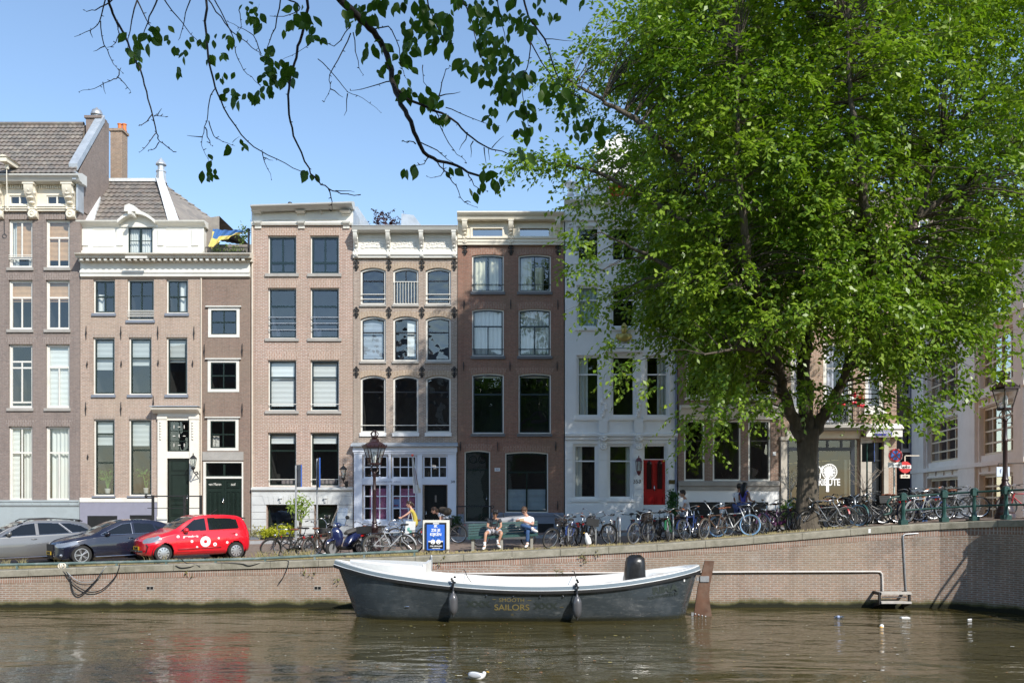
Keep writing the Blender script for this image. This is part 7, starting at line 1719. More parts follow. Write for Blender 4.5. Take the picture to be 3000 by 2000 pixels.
def verge_grass():
 V,Fc=[],[];r=np.random.default_rng(11)
 def tuft(x,y,n,h0):
  for k in range(n):
   bx,by=x+r.normal(0,.09),y+r.normal(0,.07);z=gz(bx,by);a=r.random()*6.28;hh=h0*r.uniform(.4,1.2);w=.006;b=len(V)
   dx,dy=math.cos(a)*hh*r.uniform(.1,.9),math.sin(a)*hh*r.uniform(.1,.9)
   V.extend([(bx-w,by,z),(bx+w,by,z),(bx+dx*.4+w,by+dy*.4,z+hh*.7),(bx+dx*.4-w,by+dy*.4,z+hh*.7),(bx+dx,by+dy,z+hh)]);Fc.extend([(b,b+1,b+2,b+3),(b+3,b+2,b+4)])
 for k in range(520):
  x=r.uniform(-17.5,-2.0)if k<400 else r.uniform(-2,11);y=.58+abs(r.normal(0,.25))
  tuft(x,min(y,1.3),9,.13 if k<400 else .08)
 for px in(805,835,850,880,900,905,760,770,225,215,190,70,20,450,480):tuft(WX(px,.8),.75,34,.30)
 for x in np.arange(2,10.5,.6):tuft(x,.62,4,.06)
 mb=MB();mb.add(V,Fc);o=mb.build('verge_grass',leafmat('straw',(.44,.36,.20),(.34,.30,.14),.25));setp(o,'straw coloured dry grass and weeds growing along the quay edge','grass',kind='stuff')
verge_grass()
def wall_weeds():
 cs=[W(px+random.uniform(-14,14),py+random.uniform(-8,8),-.06)for px,py in((1712,1632),(1705,1628),(1722,1640),(1632,1674),(1640,1672),(1300,1640),(1306,1636),(980,1700),(905,1690),(890,1668),(545,1676),(1745,1622))]
 o=leaves_mesh('wall_weeds',cs,9,(.06,.02,.06),.09,leafmat('wall_weed_leaf',(.22,.17,.07),(.20,.22,.06),.2),None,.6,seed=13);setp(o,'dry weeds sprouting from cracks in the quay wall','weeds',kind='stuff')
wall_weeds()
def debris():
 r=np.random.default_rng(17);mb=MB()
 for k in range(520):
  d_=r.uniform(16.6,27.3);Y=d_-D
  px=r.uniform(-50,3050)if k<260 else r.normal(1500,420);x=WX(px,Y)
  if-4.9<x<5.4 and-3.6<Y<-.5:continue
  s=r.uniform(.008,.022)*(1 if r.random()<.9 else 2);a=r.random()*3
  mb.face([(x+s*math.cos(a+q)*1.5,Y+s*math.sin(a+q),.014)for q in(0,1.4,3.0,4.4)],int(r.integers(0,4)))
 o=mb.build('floating_flecks',[paint('fleck_pale',(.62,.58,.46)),paint('fleck_yellow',(.5,.42,.14)),paint('fleck_rust',(.4,.17,.06)),paint('fleck_grey',(.5,.5,.48))]);setp(o,'scattered pale flecks and leaf bits floating on the canal','flecks',kind='stuff')
debris()
def litter(lab,px,py,build):
 d_=CZ*F/(py-HY);Y=d_-D;t=thing('floating_litter',lab,'litter',(WX(px,Y),Y,0),'litter floating on the water');build(t,WX(px,Y),Y)
def l_bottle(t,x,y):mb=MB();mb.lathe([(.035,-.14),(.04,-.12),(.04,.05),(.015,.11),(.015,.14)],(x,y,.03),10,ax='x');mb.build('bottle',glassmat('clear_plastic',tint=(.75,.82,.95),refl=2),t,smooth=40);mb=MB();mb.lathe([(.041,-.06),(.041,.0)],(x,y,.03),10,ax='x');mb.build('wrapper',paint('wrapper_blue',(.3,.38,.6)),t)
def l_tray(t,x,y):mb=MB();mb.box(x-.12,x+.12,y-.08,y+.08,-.01,.022);mb.box(x-.1,x+.1,y-.06,y+.06,.022,.03);mb.build('tray',WHITE2,t)
def l_ball(t,x,y):mb=MB();mb.ball((x,y,.03),(.06,.05,.06),10,7);mb.build('shell',WHITE2,t,smooth=True);mb=MB();mb.ball((x-.02,y-.02,.0),(.055,.05,.045),8,6);mb.build('peel',paint('peel_orange',(.7,.38,.08)),t,smooth=True)
def l_cup(t,x,y):mb=MB();mb.lathe([(.025,-.05),(.035,.05),(.038,.054)],(x,y,.015),12,ax='x');mb.build('cup',WHITE2,t,smooth=40)
litter('clear plastic bottle with bluish wrapper floating in the water near the wall',2459,1809,l_bottle);litter('flat white tray floating below the landing step',2651,1809,l_tray);litter('white and orange peel floating below the landing step',2583,1837,l_ball);litter('white cup floating in the shade of the bridge',2840,1816,l_cup)
# ------ bicycles (local frame: front at +x, ground z = 0)
BM={k:paint('bike_'+k,c,.35,coat=.4,var=.12)for k,c in dict(black=(.012,.012,.013),silver=(.38,.39,.40),blue=(.03,.06,.20),green=(.02,.14,.05),purple=(.10,.03,.09),white=(.65,.66,.66),teal=(.02,.09,.085),brown=(.10,.055,.035),navy=(.012,.018,.05),red=(.42,.015,.025)).items()}
SADB=paint('saddle_brown',(.16,.05,.022),.5,var=.2);SADK=paint('saddle_black',(.015,.014,.014),.55,var=.2)
GRIPO=paint('grip_orange',(.60,.16,.04),.6);TB=paint('tyre_light_blue',(.22,.40,.62),.7,var=.1);TG=paint('tyre_grey_dusty',(.10,.095,.085),.8,var=.2)
PEDL=paint('bike_steel',(.42,.42,.43),.3,metal=.85,var=.1)
HA=math.radians(22)
HEAD=Vector((.40,0,.60));SAX=Vector((-math.sin(HA),0,math.cos(HA)))
FH,RH,WR=Vector((.60,0,.345)),Vector((-.52,0,.345)),.345
def wheel_mesh(name,c,tyre,rim,parent):
 mb=MB();mb.torus(c,WR-.022,.022,30,7);o=mb.build(name,tyre,parent,smooth=True)
 mb=MB();mb.torus(c,WR-.05,.012,30,5)
 for k in range(18):
  a=k*2*PI/18;sgn=.025 if k%2 else-.025;b=a+(.35 if k%4<2 else-.35)
  mb.tube([(c.x+.025*math.cos(b),c.y+sgn,c.z+.025*math.sin(b)),(c.x+(WR-.05)*math.cos(a),c.y,c.z+(WR-.05)*math.sin(a))],.0028,3,cap=False)
 mb.tube([(c.x,-.05,c.z),(c.x,.05,c.z)],.022,8);mb.build('rim',rim,o);return o
def bike_proto(kind,frame,bars='sweep',saddle=SADK,tyre=TYRE,ftyre=None,crate=None,basket=None,grips=RUBBER,guards=True,rack=True,cover=False):
 t=thing('bicycle','x','bicycle',(0,0,0),'bicycles parked along the quay');G={}
 mb=MB();bbk=Vector((0.02,0,.29));st=Vector((-.20,0,.80));ht=HEAD+SAX*.17
 if kind=='step':
  mb.tube(catmull([ht-SAX*.10,Vector((.28,0,.52)),Vector((.12,0,.36)),bbk],4),.019,7);mb.tube(catmull([ht-SAX*.02,Vector((.25,0,.60)),Vector((.02,0,.48)),Vector((-.10,0,.52))],4),.016,7)
 else:
  mb.tube([ht-SAX*.12,bbk],.019,7);mb.tube([ht-SAX*.02,Vector((-.17,0,.73))],.017,7)
 mb.tube([bbk,st],.017,7);mb.tube([HEAD-SAX*.02,ht+SAX*.02],.023,8)
 for s in(-1,1):mb.tube([bbk+Vector((0,s*.02,0)),RH+Vector((0,s*.055,0))],.011,5);mb.tube([Vector((-.16,s*.02,.68)),RH+Vector((0,s*.055,0))],.009,5)
 mb.build('frame',frame,t,smooth=50)
 mb=MB();mb.tube([st,st+Vector((-.035,0,.12))],.013,6);mb.build('seat_post',PEDL,t)
 mb=MB();mb.ball((-.26,0,.945),(.11,.085,.035),10,7);mb.ball((-.15,0,.945),(.11,.03,.028),8,6);mb.build('saddle',saddle,t,smooth=True)
 wheel_mesh('rear_wheel',RH,tyre,PEDL,t)
 mb=MB();mb.prism([(.05+.0,.34),(.10,.29),(.05,.24),(-.5,.30),(-.56,.345),(-.5,.385)],.045,.075)if kind=='step' else mb.torus((.02,.05,.29),.085,.008,18,4)
 if kind!='step':mb.tube([(.02,.05,.375),(-.52,.05,.385)],.006,4);mb.tube([(.02,.05,.205),(-.52,.05,.31)],.006,4)
 mb.build('chain_guard',frame if kind=='step' else PEDL,t)
 mb=MB();mb.tube([(.02,-.075,.29),(.02,.075,.29)],.014,6)
 for s in(-1,1):q=(.02+s*.13,s*.085,.29-s*.1);mb.tube([(.02,s*.07,.29),q],.010,5);mb.box(q[0]-.045,q[0]+.045,q[1],q[1]+s*.09,q[2]-.012,q[2]+.012)
 mb.build('crank',PEDL,t)
 def guard(c,a0,a1):m=MB();P=[];[P.append([(c.x+(WR+.012)*math.cos(a0+(a1-a0)*i/14),y,c.z+(WR+.012)*math.sin(a0+(a1-a0)*i/14))for i in range(15)])for y in(-.028,0,.028)];m.grid(P);return m
 if guards:guard(RH,.5,PI+.3).build('rear_mudguard',frame,t,smooth=True)
 if rack:
  mb=MB()
  for y in(-.06,0,.06):mb.tube([(-.78,y,.735),(-.30,y,.735)],.007,4)
  mb.tube([(-.78,-.06,.735),(-.78,.06,.735)],.007,4)
  for s in(-1,1):mb.tube([(-.72,s*.06,.735),RH+Vector((0,s*.06,0)),(-.45,s*.06,.735)],.006,4)
  mb.build('rack',BM['black'],t);mb=MB();mb.box(-.80,-.78,-.04,.04,.66,.72);mb.build('rear_lamp',paint('lamp_red',(.5,.01,.01),.3),t)
 if crate=='rear':
  mb=MB();
  for q in((-.84,-.82,-.17,.17,.75,.97),(-.40,-.38,-.17,.17,.75,.97),(-.82,-.40,-.17,-.155,.75,.97),(-.82,-.40,.155,.17,.75,.97),(-.82,-.40,-.155,.155,.75,.77)):mb.box(*q)
  for z in(.80,.87,.94):mb.box(-.845,-.375,-.176,.176,z,z+.012)if 0 else[mb.box(-.846,-.374,s*.176-.004,s*.176+.004,z,z+.02)for s in(-1,1)]
  mb.build('crate',paint('crate_black',(.02,.02,.02),.6,var=.2),t)
 S=[]
 mb=MB()
 for s in(-1,1):mb.tube(catmull([HEAD-SAX*.03+Vector((0,s*.05,0)),HEAD-SAX*.16+Vector((.0,s*.055,0)),FH+Vector((-.04,s*.055,.06)),FH+Vector((0,s*.055,0))],3),.012,6)
 mb.tube([HEAD-SAX*.03+Vector((0,-.05,0)),HEAD-SAX*.03+Vector((0,.05,0))],.014,6);S.append(mb.build('fork',frame if tyre!=TB else PEDL,t,smooth=50))
 S.append(wheel_mesh('front_wheel',FH,ftyre or tyre,PEDL,t))
 mb=MB();top=ht+SAX*.17;mb.tube([ht,top],.013,6)
 pts={'sweep':[(-.26,.30,.10),(-.10,.30,.13),(.05,.16,.10),(.03,.0,.0)],'flat':[(.0,.31,.03),(.02,.2,.02),(.05,.05,0),(.05,0,0)],'high':[(-.18,.33,.22),(-.02,.32,.26),(.06,.15,.17),(.03,0,0)]}[bars]
 for s in(-1,1):mb.tube(catmull([top+Vector((a,s*b,c))for a,b,c in pts],4),.011,6)
 S.append(mb.build('handlebar',PEDL if frame is not BM['black']or bars!='flat' else BM['black'],t,smooth=50));hb=S[-1]
 mb=MB()
 for s in(-1,1):q=[top+Vector((a,s*b,c))for a,b,c in pts];mb.tube([q[0],q[0]+(q[1]-q[0])*.75],.017,7)
 mb.build('grip',grips,hb)
 mb=MB();mb.ball(ht+Vector((.09,0,.02)),(.05,.04,.045),8,6);S.append(mb.build('headlamp',CHROME,t,smooth=True))
 if guards:S.append(guard(FH,.15,PI-.55).build('front_mudguard',frame,t,smooth=True))
 if basket:
  mb=MB();z0,z1=HEAD.z+.06,HEAD.z+.30;xa,xb=HEAD.x+.08,HEAD.x+.40;w0=.20
  if basket=='crate':
   for q in((xa,xa+.015,-w0,w0,z0,z1),(xb-.015,xb,-w0,w0,z0,z1),(xa+.015,xb-.015,-w0,-w0+.015,z0,z1),(xa+.015,xb-.015,w0-.015,w0,z0,z1),(xa+.015,xb-.015,-w0+.015,w0-.015,z0,z0+.015)):mb.box(*q)
   for z in(z0+.05,z0+.12,z0+.19):[mb.box(xa-.004,xb+.004,s*(w0+.004)-.004,s*(w0+.004)+.004,z,z+.02)for s in(-1,1)]
   S.append(mb.build('crate',paint('crate_black',(.02,.02,.02)),t))
  else:
   for j in range(6):zz=z0+(z1-z0)*j/5;kx=.8+.2*j/5;q=[((xa+xb)/2+.16*kx*math.cos(a),.2*kx*math.sin(a),zz)for a in np.linspace(0,2*PI,17)];mb.tube(q,.012,4,cap=False)
   for a in np.linspace(0,2*PI,13)[:-1]:mb.tube([((xa+xb)/2+.13*math.cos(a),.16*math.sin(a),z0),((xa+xb)/2+.16*math.cos(a),.2*math.sin(a),z1)],.007,4)
   S.append(mb.build('basket',paint('wicker_dark',(.05,.035,.025),.8,var=.3),t))
 if cover:mb=MB();mb.ball((-.25,0,.955),(.15,.11,.05),10,7);mb.build('saddle_cover',cover,t,smooth=True)
 t['steer_group']=1
 names={o.name.split('.')[0]for o in S}
 return t,names
PROT={}
def protos():
 P=PROT
 P['oma']=bike_proto('step',BM['black'],'sweep',SADB)
 P['oma_k']=bike_proto('step',BM['black'],'sweep',SADK,crate='rear')
 P['oma_f']=bike_proto('step',BM['black'],'high',SADK,basket='crate')
 P['wick']=bike_proto('step',BM['black'],'sweep',SADK,basket='wicker')
 P['silver']=bike_proto('diamond',BM['silver'],'sweep',SADK,tyre=TG)
 P['black']=bike_proto('diamond',BM['black'],'flat',SADK)
 P['blue']=bike_proto('diamond',BM['blue'],'sweep',SADK,grips=GRIPO)
 P['green']=bike_proto('step',BM['green'],'sweep',SADB)
 P['brown']=bike_proto('diamond',BM['brown'],'high',SADB,tyre=TG)
 P['white']=bike_proto('diamond',BM['white'],'flat',SADB,tyre=TB)
 P['purple']=bike_proto('step',BM['purple'],'sweep',SADK)
 P['navy']=bike_proto('step',BM['navy'],'sweep',SADK,tyre=TG)
 P['teal']=bike_proto('diamond',BM['teal'],'sweep',SADK)
 P['bltyre']=bike_proto('diamond',BM['black'],'flat',SADK,ftyre=TB)
 P['red']=bike_proto('diamond',BM['red'],'sweep',SADK)
protos()
USED=set()
def bike(kind,px,Y,ang,label,steer=0.0,lean=0.0,at='mid',z=None,nogroup=False,ride=None):
 """px: picture column of the anchor (mid / front / rear wheel), ang: heading in degrees (0 = to the right, -90 = towards the viewer)"""
 pr,names=PROT[kind]
 o=pr if kind not in USED else copy_tree(pr);USED.add(kind)
 a=math.radians(ang);d=Vector((math.cos(a),math.sin(a),0));p=Vector((WX(px,Y),Y,0))
 c=p-d*{'mid':.04,'front':.60,'rear':-.52}[at]
 zf,zr=gz(*(c+d*.6).xy),gz(*(c-d*.52).xy)
 o.location=(c.x,c.y,(zf*.52+zr*.6)/1.12 if z is None else z)
 pit=-math.atan2(zf-zr,1.12)if z is None else 0
 o.rotation_euler=(Matrix.Rotation(a,4,'Z')@Matrix.Rotation(pit,4,'Y')@Matrix.Rotation(math.radians(lean),4,'X')).to_euler()
 o['label']=label
 if nogroup and 'group' in o:o['group']='bicycles being ridden'
 M=Matrix.Translation(HEAD)@Matrix.Rotation(math.radians(steer),4,SAX)@Matrix.Translation(-HEAD)
 for ch in o.children:
  if ch.name.split('.')[0]in names:ch.matrix_basis=M
 return o
bike('oma',845,1.25,176,'black step through bicycle with brown saddle standing before the yellow planter',steer=28,lean=-6)
bike('brown',938,1.7,62,'bicycle with reddish saddle seen end on between the sign poles',steer=-25,lean=4)
bike('oma_f',900,2.3,20,'dark bicycle half hidden behind the black one near the sign poles',steer=10,lean=4)
bike('silver',1146,1.15,14,'silver forked bicycle with pale tyres by the lamp post, front wheel turned',steer=-48,lean=5)
bike('oma_k',1092,1.6,78,'bicycle with a black crate on its rack at the foot of the lamp post',lean=-3)
bike('wick',1168,2.2,168,'bicycle with dark wicker basket behind the silver forked one',steer=15,lean=-4)
bike('black',1636,1.15,-128,'black bicycle leaning far over at the right end of the bench',steer=-12,lean=-20)
bike('blue',1684,1.7,-103,'blue bicycle with orange grip pointing at the canal',steer=-14,lean=4)
bike('oma_f',1728,1.6,-98,'bicycle with a large black crate in front of the white house',steer=8,lean=-6)
bike('black',1762,1.6,-62,'black bicycle leaning against the grey bike rack behind the big crate',steer=16,lean=14)
bike('silver',1797,1.9,-100,'silver bicycle with upright handlebar left of the gull',steer=-16,lean=3)
bike('navy',1878,1.2,-124,'bicycle with pale rimmed tyres right beside the standing gull',steer=-12,lean=-8)
bike('wick',1920,1.5,-122,'bicycle with wicker basket left of the green one',steer=-16,lean=-4)
bike('green',1962,1.4,-103,'bright green bicycle with yellow straps below the red door',steer=-8,lean=3)
bike('blue',2032,1.2,-126,'pale blue rimmed bicycle right of the seated white shirt rider',steer=-14,lean=6)
bike('brown',2098,1.0,-146,'brownish bicycle with a big front wheel overlapping the white one',steer=14,lean=-4)
bike('white',2150,1.1,-38,'white bicycle with light blue tyres',steer=6,lean=-5)
bike('navy',2212,1.4,-70,'dark blue bicycle leaning to the right behind the light blue tyred one',steer=8,lean=16)
bike('black',2228,1.9,-66,'black bicycle stacked close behind the leaning dark blue one',steer=8,lean=12)
bike('purple',2264,1.3,-148,'purple framed bicycle left of the tree planter',steer=16,lean=-4)
bike('oma',2302,2.2,-70,'black upright bicycle standing by the wooden planter',steer=12,lean=3)
bike('wick',2340,2.6,-115,'bicycle mostly hidden behind the left side of the trunk',lean=-4)
bike('oma',2400,1.1,-168,'black bicycle with curved frame leaning on the right side of the trunk',steer=18,lean=-12)
bike('silver',2432,.9,-35,'bicycle fallen askew with its front wheel tilted right of the trunk',steer=20,lean=22)
bike('red',2450,2.0,-80,'red framed bicycle behind the fallen one',lean=5)
bike('bltyre',2470,1.5,-48,'dark bicycle with one light blue front tyre',steer=4,lean=4)
bike('teal',2494,1.6,-74,'upright bicycle next to the thin metal rack post',lean=3)
bike('oma_f',2536,1.4,-12,'bicycle carrying a black crate left of the first railing post',steer=8,lean=-4)
bike('oma',2580,1.2,172,'black bicycle directly behind the first green railing post',steer=-10,lean=4)
bike('black',2610,1.8,-24,'black bicycle wedged behind the railing end scroll',steer=10,lean=-4)
bike('silver',2662,1.0,-152,'bicycle with bare spoked front wheel between the first two railing posts',steer=14,lean=-5,at='front')
bike('navy',2694,1.4,20,'dark blue bicycle behind the second railing post',steer=-6,lean=4)
bike('blue',2740,1.5,8,'bicycle with orange grips behind the second railing post',steer=8,lean=-3)
bike('oma',2822,.75,2,'black step through bicycle side on between the second and third railing posts',steer=-6,lean=-4)
bike('silver',2790,1.5,174,'silver bicycle behind the black one at the third railing post',steer=6,lean=4)
bike('red',3005,1.0,170,'bicycle cut by the right picture edge behind the railing',steer=6,lean=4)
for i,(kind,px,Y,ang,st,ln,lab)in enumerate([('black',872,1.9,165,12,5,'black bicycle close behind the step through one at the yellow planter'),('oma',1062,2.2,100,-10,4,'dark bicycle between the scooter and the lamp post'),('wick',1660,2.4,-112,10,4,'dark bicycle in the second row right of the bench'),('oma',1706,2.3,-84,-8,-4,'black bicycle tucked behind the big black crate'),('black',1858,2.2,-100,10,6,'black bicycle behind the one beside the gull'),('oma_k',1904,2.5,-75,0,-4,'bicycle with a rear crate in the second row before the red door'),('black',1946,2.2,-118,14,5,'black bicycle squeezed left of the green one'),('oma',2010,2.2,-70,-12,-5,'black bicycle half hidden behind the blue rimmed one'),('black',2070,2.0,-60,8,6,'black bicycle behind the big brownish wheel'),('oma',2122,2.4,-112,-8,4,'dark bicycle behind the white one'),('wick',2186,2.6,-95,10,-5,'dark basket bicycle behind the leaning pair'),('black',2246,2.6,-120,10,5,'black bicycle in the back row left of the planter'),('oma',2285,1.5,-60,-8,-8,'black bicycle right of the purple one'),('black',2418,2.2,160,10,6,'black bicycle upright behind the trunk leaning one'),('oma',2462,2.6,-100,12,-4,'black step through in the back row right of the trunk'),('wick',2520,2.4,-80,-8,4,'dark basket bicycle behind the crate carrier'),('oma_k',2556,2.0,15,8,-5,'bicycle with rear crate left of the railing end'),('black',2600,2.6,-160,-12,5,'black bicycle in the back row at the railing end'),('oma',2640,2.0,-30,12,-5,'black step through between the first two railing posts'),('black',2672,2.2,165,-8,4,'black bicycle in the back row behind the spoked front wheel'),('wick',2716,2.3,-20,8,-5,'dark basket bicycle behind the second railing post'),('black',2768,2.4,10,-10,4,'black bicycle in the back row behind the long black one')]):
 bike(kind,px,Y,ang,lab,st,ln)
for k in PROT:
 if k not in USED:
  o=PROT[k][0]
  for c in list(o.children):
   for g in list(c.children):bpy.data.objects.remove(g)
   bpy.data.objects.remove(c)
  bpy.data.objects.remove(o)
# bike racks: plain steel hoops
for px,lab in((1665,'steel bike hoop between the black and blue bicycles'),(1745,'steel bike hoop beneath the big black crate'),(1816,'steel bike hoop left of the gull'),(1898,'steel bike hoop between the two bicycles right of the gull'),(1972,'steel bike hoop beside the green bicycle'),(2196,'steel bike hoop right of the light blue tyres'),(2505,'pale steel bike hoop left of the first railing post')):
 Y=1.2;x=WX(px,Y);z=gz(x,Y);t=thing('bike_rack',lab,'bike rack',(x,Y,z),'steel bike hoops');mb=MB();mb.tube(catmull([(x,Y,z),(x,Y,z+.72),(x,Y+.12,z+.85),(x,Y+.55,z+.85),(x,Y+.67,z+.72),(x,Y+.67,z)],3),.028,7);mb.build('hoop',STEEL,t,smooth=True)
# cargo bike with covered box behind the bench
t=thing('cargo_bike','cargo bike with a grey covered box parked behind the bench','cargo bike',(0,0,0));Yc=3.2
x0,x1=WX(1376,Yc),WX(1560,Yc);zg=gz((x0+x1)/2,Yc);yb_=3.2
mb=MB();c_=Vector((x0+.36,yb_,zg+.35));mb.torus(c_,.33,.024,30,7);w1=mb.build('rear_wheel',TYRE,t,smooth=True);mb=MB();mb.torus(c_,.30,.012,28,4);[mb.tube([c_,c_+Vector((.29*math.cos(a),0,.29*math.sin(a)))],.003,3)for a in np.linspace(0,6.28,17)[:-1]];mb.build('rim',PEDL,w1)
c2=Vector((x1-.15,yb_,zg+.27));mb=MB();mb.torus(c2,.24,.024,26,7);mb.build('front_wheel',TYRE,t,smooth=True)
mb=MB();mb.tube([c_,c_+Vector((.5,0,-.03)),c2+Vector((-.3,0,.05)),c2],.025,6);mb.tube([c_+Vector((.5,0,-.03)),c_+Vector((.3,0,.55))],.02,6);mb.tube([c_+Vector((.5,0,0)),c_+Vector((.85,0,.55)),c_+Vector((.8,0,.8))],.02,6)
mb.tube(catmull([c_+Vector((.55,-.3,.85)),c_+Vector((.75,-.2,.85)),c_+Vector((.8,0,.8)),c_+Vector((.75,.2,.85)),c_+Vector((.55,.3,.85))],4),.014,5);mb.build('frame',BM['black'],t,smooth=50)
mb=MB();mb.ball(c_+Vector((.28,0,.6)),(.14,.09,.04),9,6);mb.build('saddle',SADK,t,smooth=True)
xa,xb=WX(1458,yb_),WX(1542,yb_);zb0,zb1=zg+.28,zg+.88
mb=MB();mb.prismx([(yb_-.32,zb0),(yb_+.32,zb0),(yb_+.36,zb1),(yb_-.36,zb1)],xa,xb);bx=mb.build('box',paint('cargo_grey',(.12,.125,.13),.6,var=.06),t)
mb=MB();mb.prismx([(yb_-.38,zb1-.08),(yb_+.38,zb1-.08),(yb_+.38,zb1+.02),(yb_+.3,zb1+.12),(yb_-.3,zb1+.10),(yb_-.38,zb1+.02)],xa-.03,xb+.03,dz=.10);mb.build('cover',paint('cargo_cover',(.34,.34,.35),.5,var=.08),bx)
mb=MB();[mb.obox(((xa+xb)/2+.3*math.cos(a_),yb_-.352,zb1-.36+.22*math.sin(a_)),.05,.01,.04,Matrix.Rotation(PI/2-a_,3,'Y'))for a_ in np.linspace(.5,2.6,8)];mb.build('lettering',WHITE2,bx)
# ------ scooter
def scooter():
 t=thing('motor_scooter','dark blue motor scooter with a tall clear windshield parked by the sign pole','scooter',(0,0,0))
 SB=paint('scooter_blue',(.012,.018,.07),.2,coat=1,var=.05);SEAT=paint('scooter_seat',(.07,.065,.06),.6,var=.15)
 for nm,x,r in(('front_wheel',.66,.27),('rear_wheel',-.62,.26)):
  mb=MB();mb.torus((x,0,r),r-.06,.06,26,8,sy=.95);w_=mb.build(nm,TYRE,t,smooth=True);mb=MB();mb.lathe([(r-.1,-.05),(r-.1,.05)],(x,0,r),20,ax='y');mb.build('rim',ALLOY,w_)
 def loft(name,secs,m):
  mb=MB();mb.grid([[(x+px_,py_*w_,z+pz_*h_)for px_,py_,pz_ in[(0,math.cos(a),math.sin(a))for a in np.linspace(0,2*PI,17)]]for x,z,w_,h_ in secs]);mb.face([mb.v[i]for i in range(17)]);mb.face([mb.v[i]for i in range(len(mb.v)-17-17,len(mb.v)-17)]);return mb.build(name,m,t,smooth=True)
 loft('tail_body',[(-.98,.80,.05,.04),(-.85,.76,.14,.10),(-.6,.68,.18,.17),(-.3,.58,.19,.20),(-.12,.46,.17,.18),(-.02,.36,.13,.1)],SB)
 loft('seat',[(-.92,.90,.06,.03),(-.75,.88,.14,.06),(-.45,.84,.16,.08),(-.15,.78,.15,.08),(-.02,.74,.09,.05)],SEAT)
 loft('floor_board',[(-.2,.27,.18,.08),(.1,.26,.19,.06),(.35,.28,.19,.07),(.45,.36,.16,.1)],CBLACK)
 loft('leg_shield',[(.36,.62,.24,.30),(.44,.62,.25,.36),(.52,.64,.20,.34),(.60,.70,.10,.22),(.64,.74,.04,.1)],SB)
 loft('front_mudguard',[(.40,.42,.05,.03),(.50,.52,.09,.05),(.64,.575,.10,.04),(.80,.53,.09,.05),(.90,.44,.05,.04)],SB)
 mb=MB();mb.tube([(.66,-.08,.27),(.58,-.08,.55)],.03,7);mb.tube([(.66,.08,.27),(.58,.08,.55)],.03,7);mb.tube([(.55,0,.55),(.40,0,1.0)],.04,8);mb.build('fork',CBLACK,t)
 mb=MB();mb.ball((.40,0,1.02),(.13,.17,.10),10,8);mb.tube([(.30,-.36,1.02),(.36,-.15,1.04),(.36,.15,1.04),(.30,.36,1.02)],.02,7);mb.build('handlebar',SB,t,smooth=True)
 mb=MB();mb.ball((.52,0,1.0),(.05,.09,.07),10,7);mb.build('headlight',CLAMP,t,smooth=True)
 for s in(-1,1):mb=MB();mb.tube([(.36,s*.3,1.04),(.40,s*.42,1.24)],.009,5);mb.ball((.40,s*.44,1.28),(.03,.09,.065),9,7);mb.build('mirror',CBLACK,t,smooth=True)
 mb=MB();P=[]
 for j in range(9):v=j/8;P.append([(.48-.26*v-.10*(u*u),.30*u*(1-.25*v*v),1.0+.58*v)for u in np.linspace(-1,1,11)])
 mb.grid(P);mb.build('windshield',glassmat('clear_shield',tint=(.90,.94,.95),refl=1.6,base=.10,wave=0),t,smooth=True)
 mb=MB();mb.tube([(-.62,-.12,.26),(-.2,-.16,.26),(-.75,-.18,.34),(-1.0,-.19,.38)],[.05,.05,.06,.05],8);mb.build('exhaust',CBLACK,t);mb=MB();mb.tube([(.0,.15,.3),(.05,.22,.0)],.012,5);mb.tube([(.0,-.15,.3),(.05,-.22,.0)],.012,5);mb.build('stand',IRON,t)
 a=math.radians(-121);x,Y=WX(1010,1.5),1.6;t.location=(x,Y,gz(x,Y));t.rotation_euler=(0,0,a)
scooter()
# ------ people and gulls
def skin_mesh(V,E,R,sub=1,root=0):
 me=bpy.data.meshes.new('s');me.from_pydata([tuple(v)for v in V],E,[]);o=bpy.data.objects.new('s',me);COL.objects.link(o)
 sk=o.modifiers.new('k','SKIN');sk.use_smooth_shade=True;sk.branch_smoothing=.6
 for i,d in enumerate(me.skin_vertices[0].data):r=R[i];d.radius=r if isinstance(r,tuple)else(r,r);d.use_root=(i==root)
 if sub:m=o.modifiers.new('b','SUBSURF');m.levels=sub;m.render_levels=sub
 dg=bpy.context.evaluated_depsgraph_get();r_=bpy.data.meshes.new_from_object(o.evaluated_get(dg));bpy.data.objects.remove(o)
 mb=MB();mb.v=[tuple(v.co)for v in r_.vertices];mb.f=[tuple(p.vertices)for p in r_.polygons];mb.m=[0]*len(mb.f);bpy.data.meshes.remove(r_);return mb
CH=[('pelvis','waist'),('waist','chest'),('chest','neck'),('neck','head'),('chest','shL'),('chest','shR'),('shL','elL'),('elL','wrL'),('wrL','haL'),('shR','elR'),('elR','wrR'),('wrR','haR'),('pelvis','hiL'),('pelvis','hiR'),('hiL','knL'),('knL','anL'),('anL','toL'),('hiR','knR'),('knR','anR'),('anR','toR')]
RAD=dict(pelvis=.125,waist=.115,chest=.13,neck=.05,head=.055,sh=.062,el=.042,wr=.028,ha=.026,hi=.095,kn=.058,an=.038,to=.034)
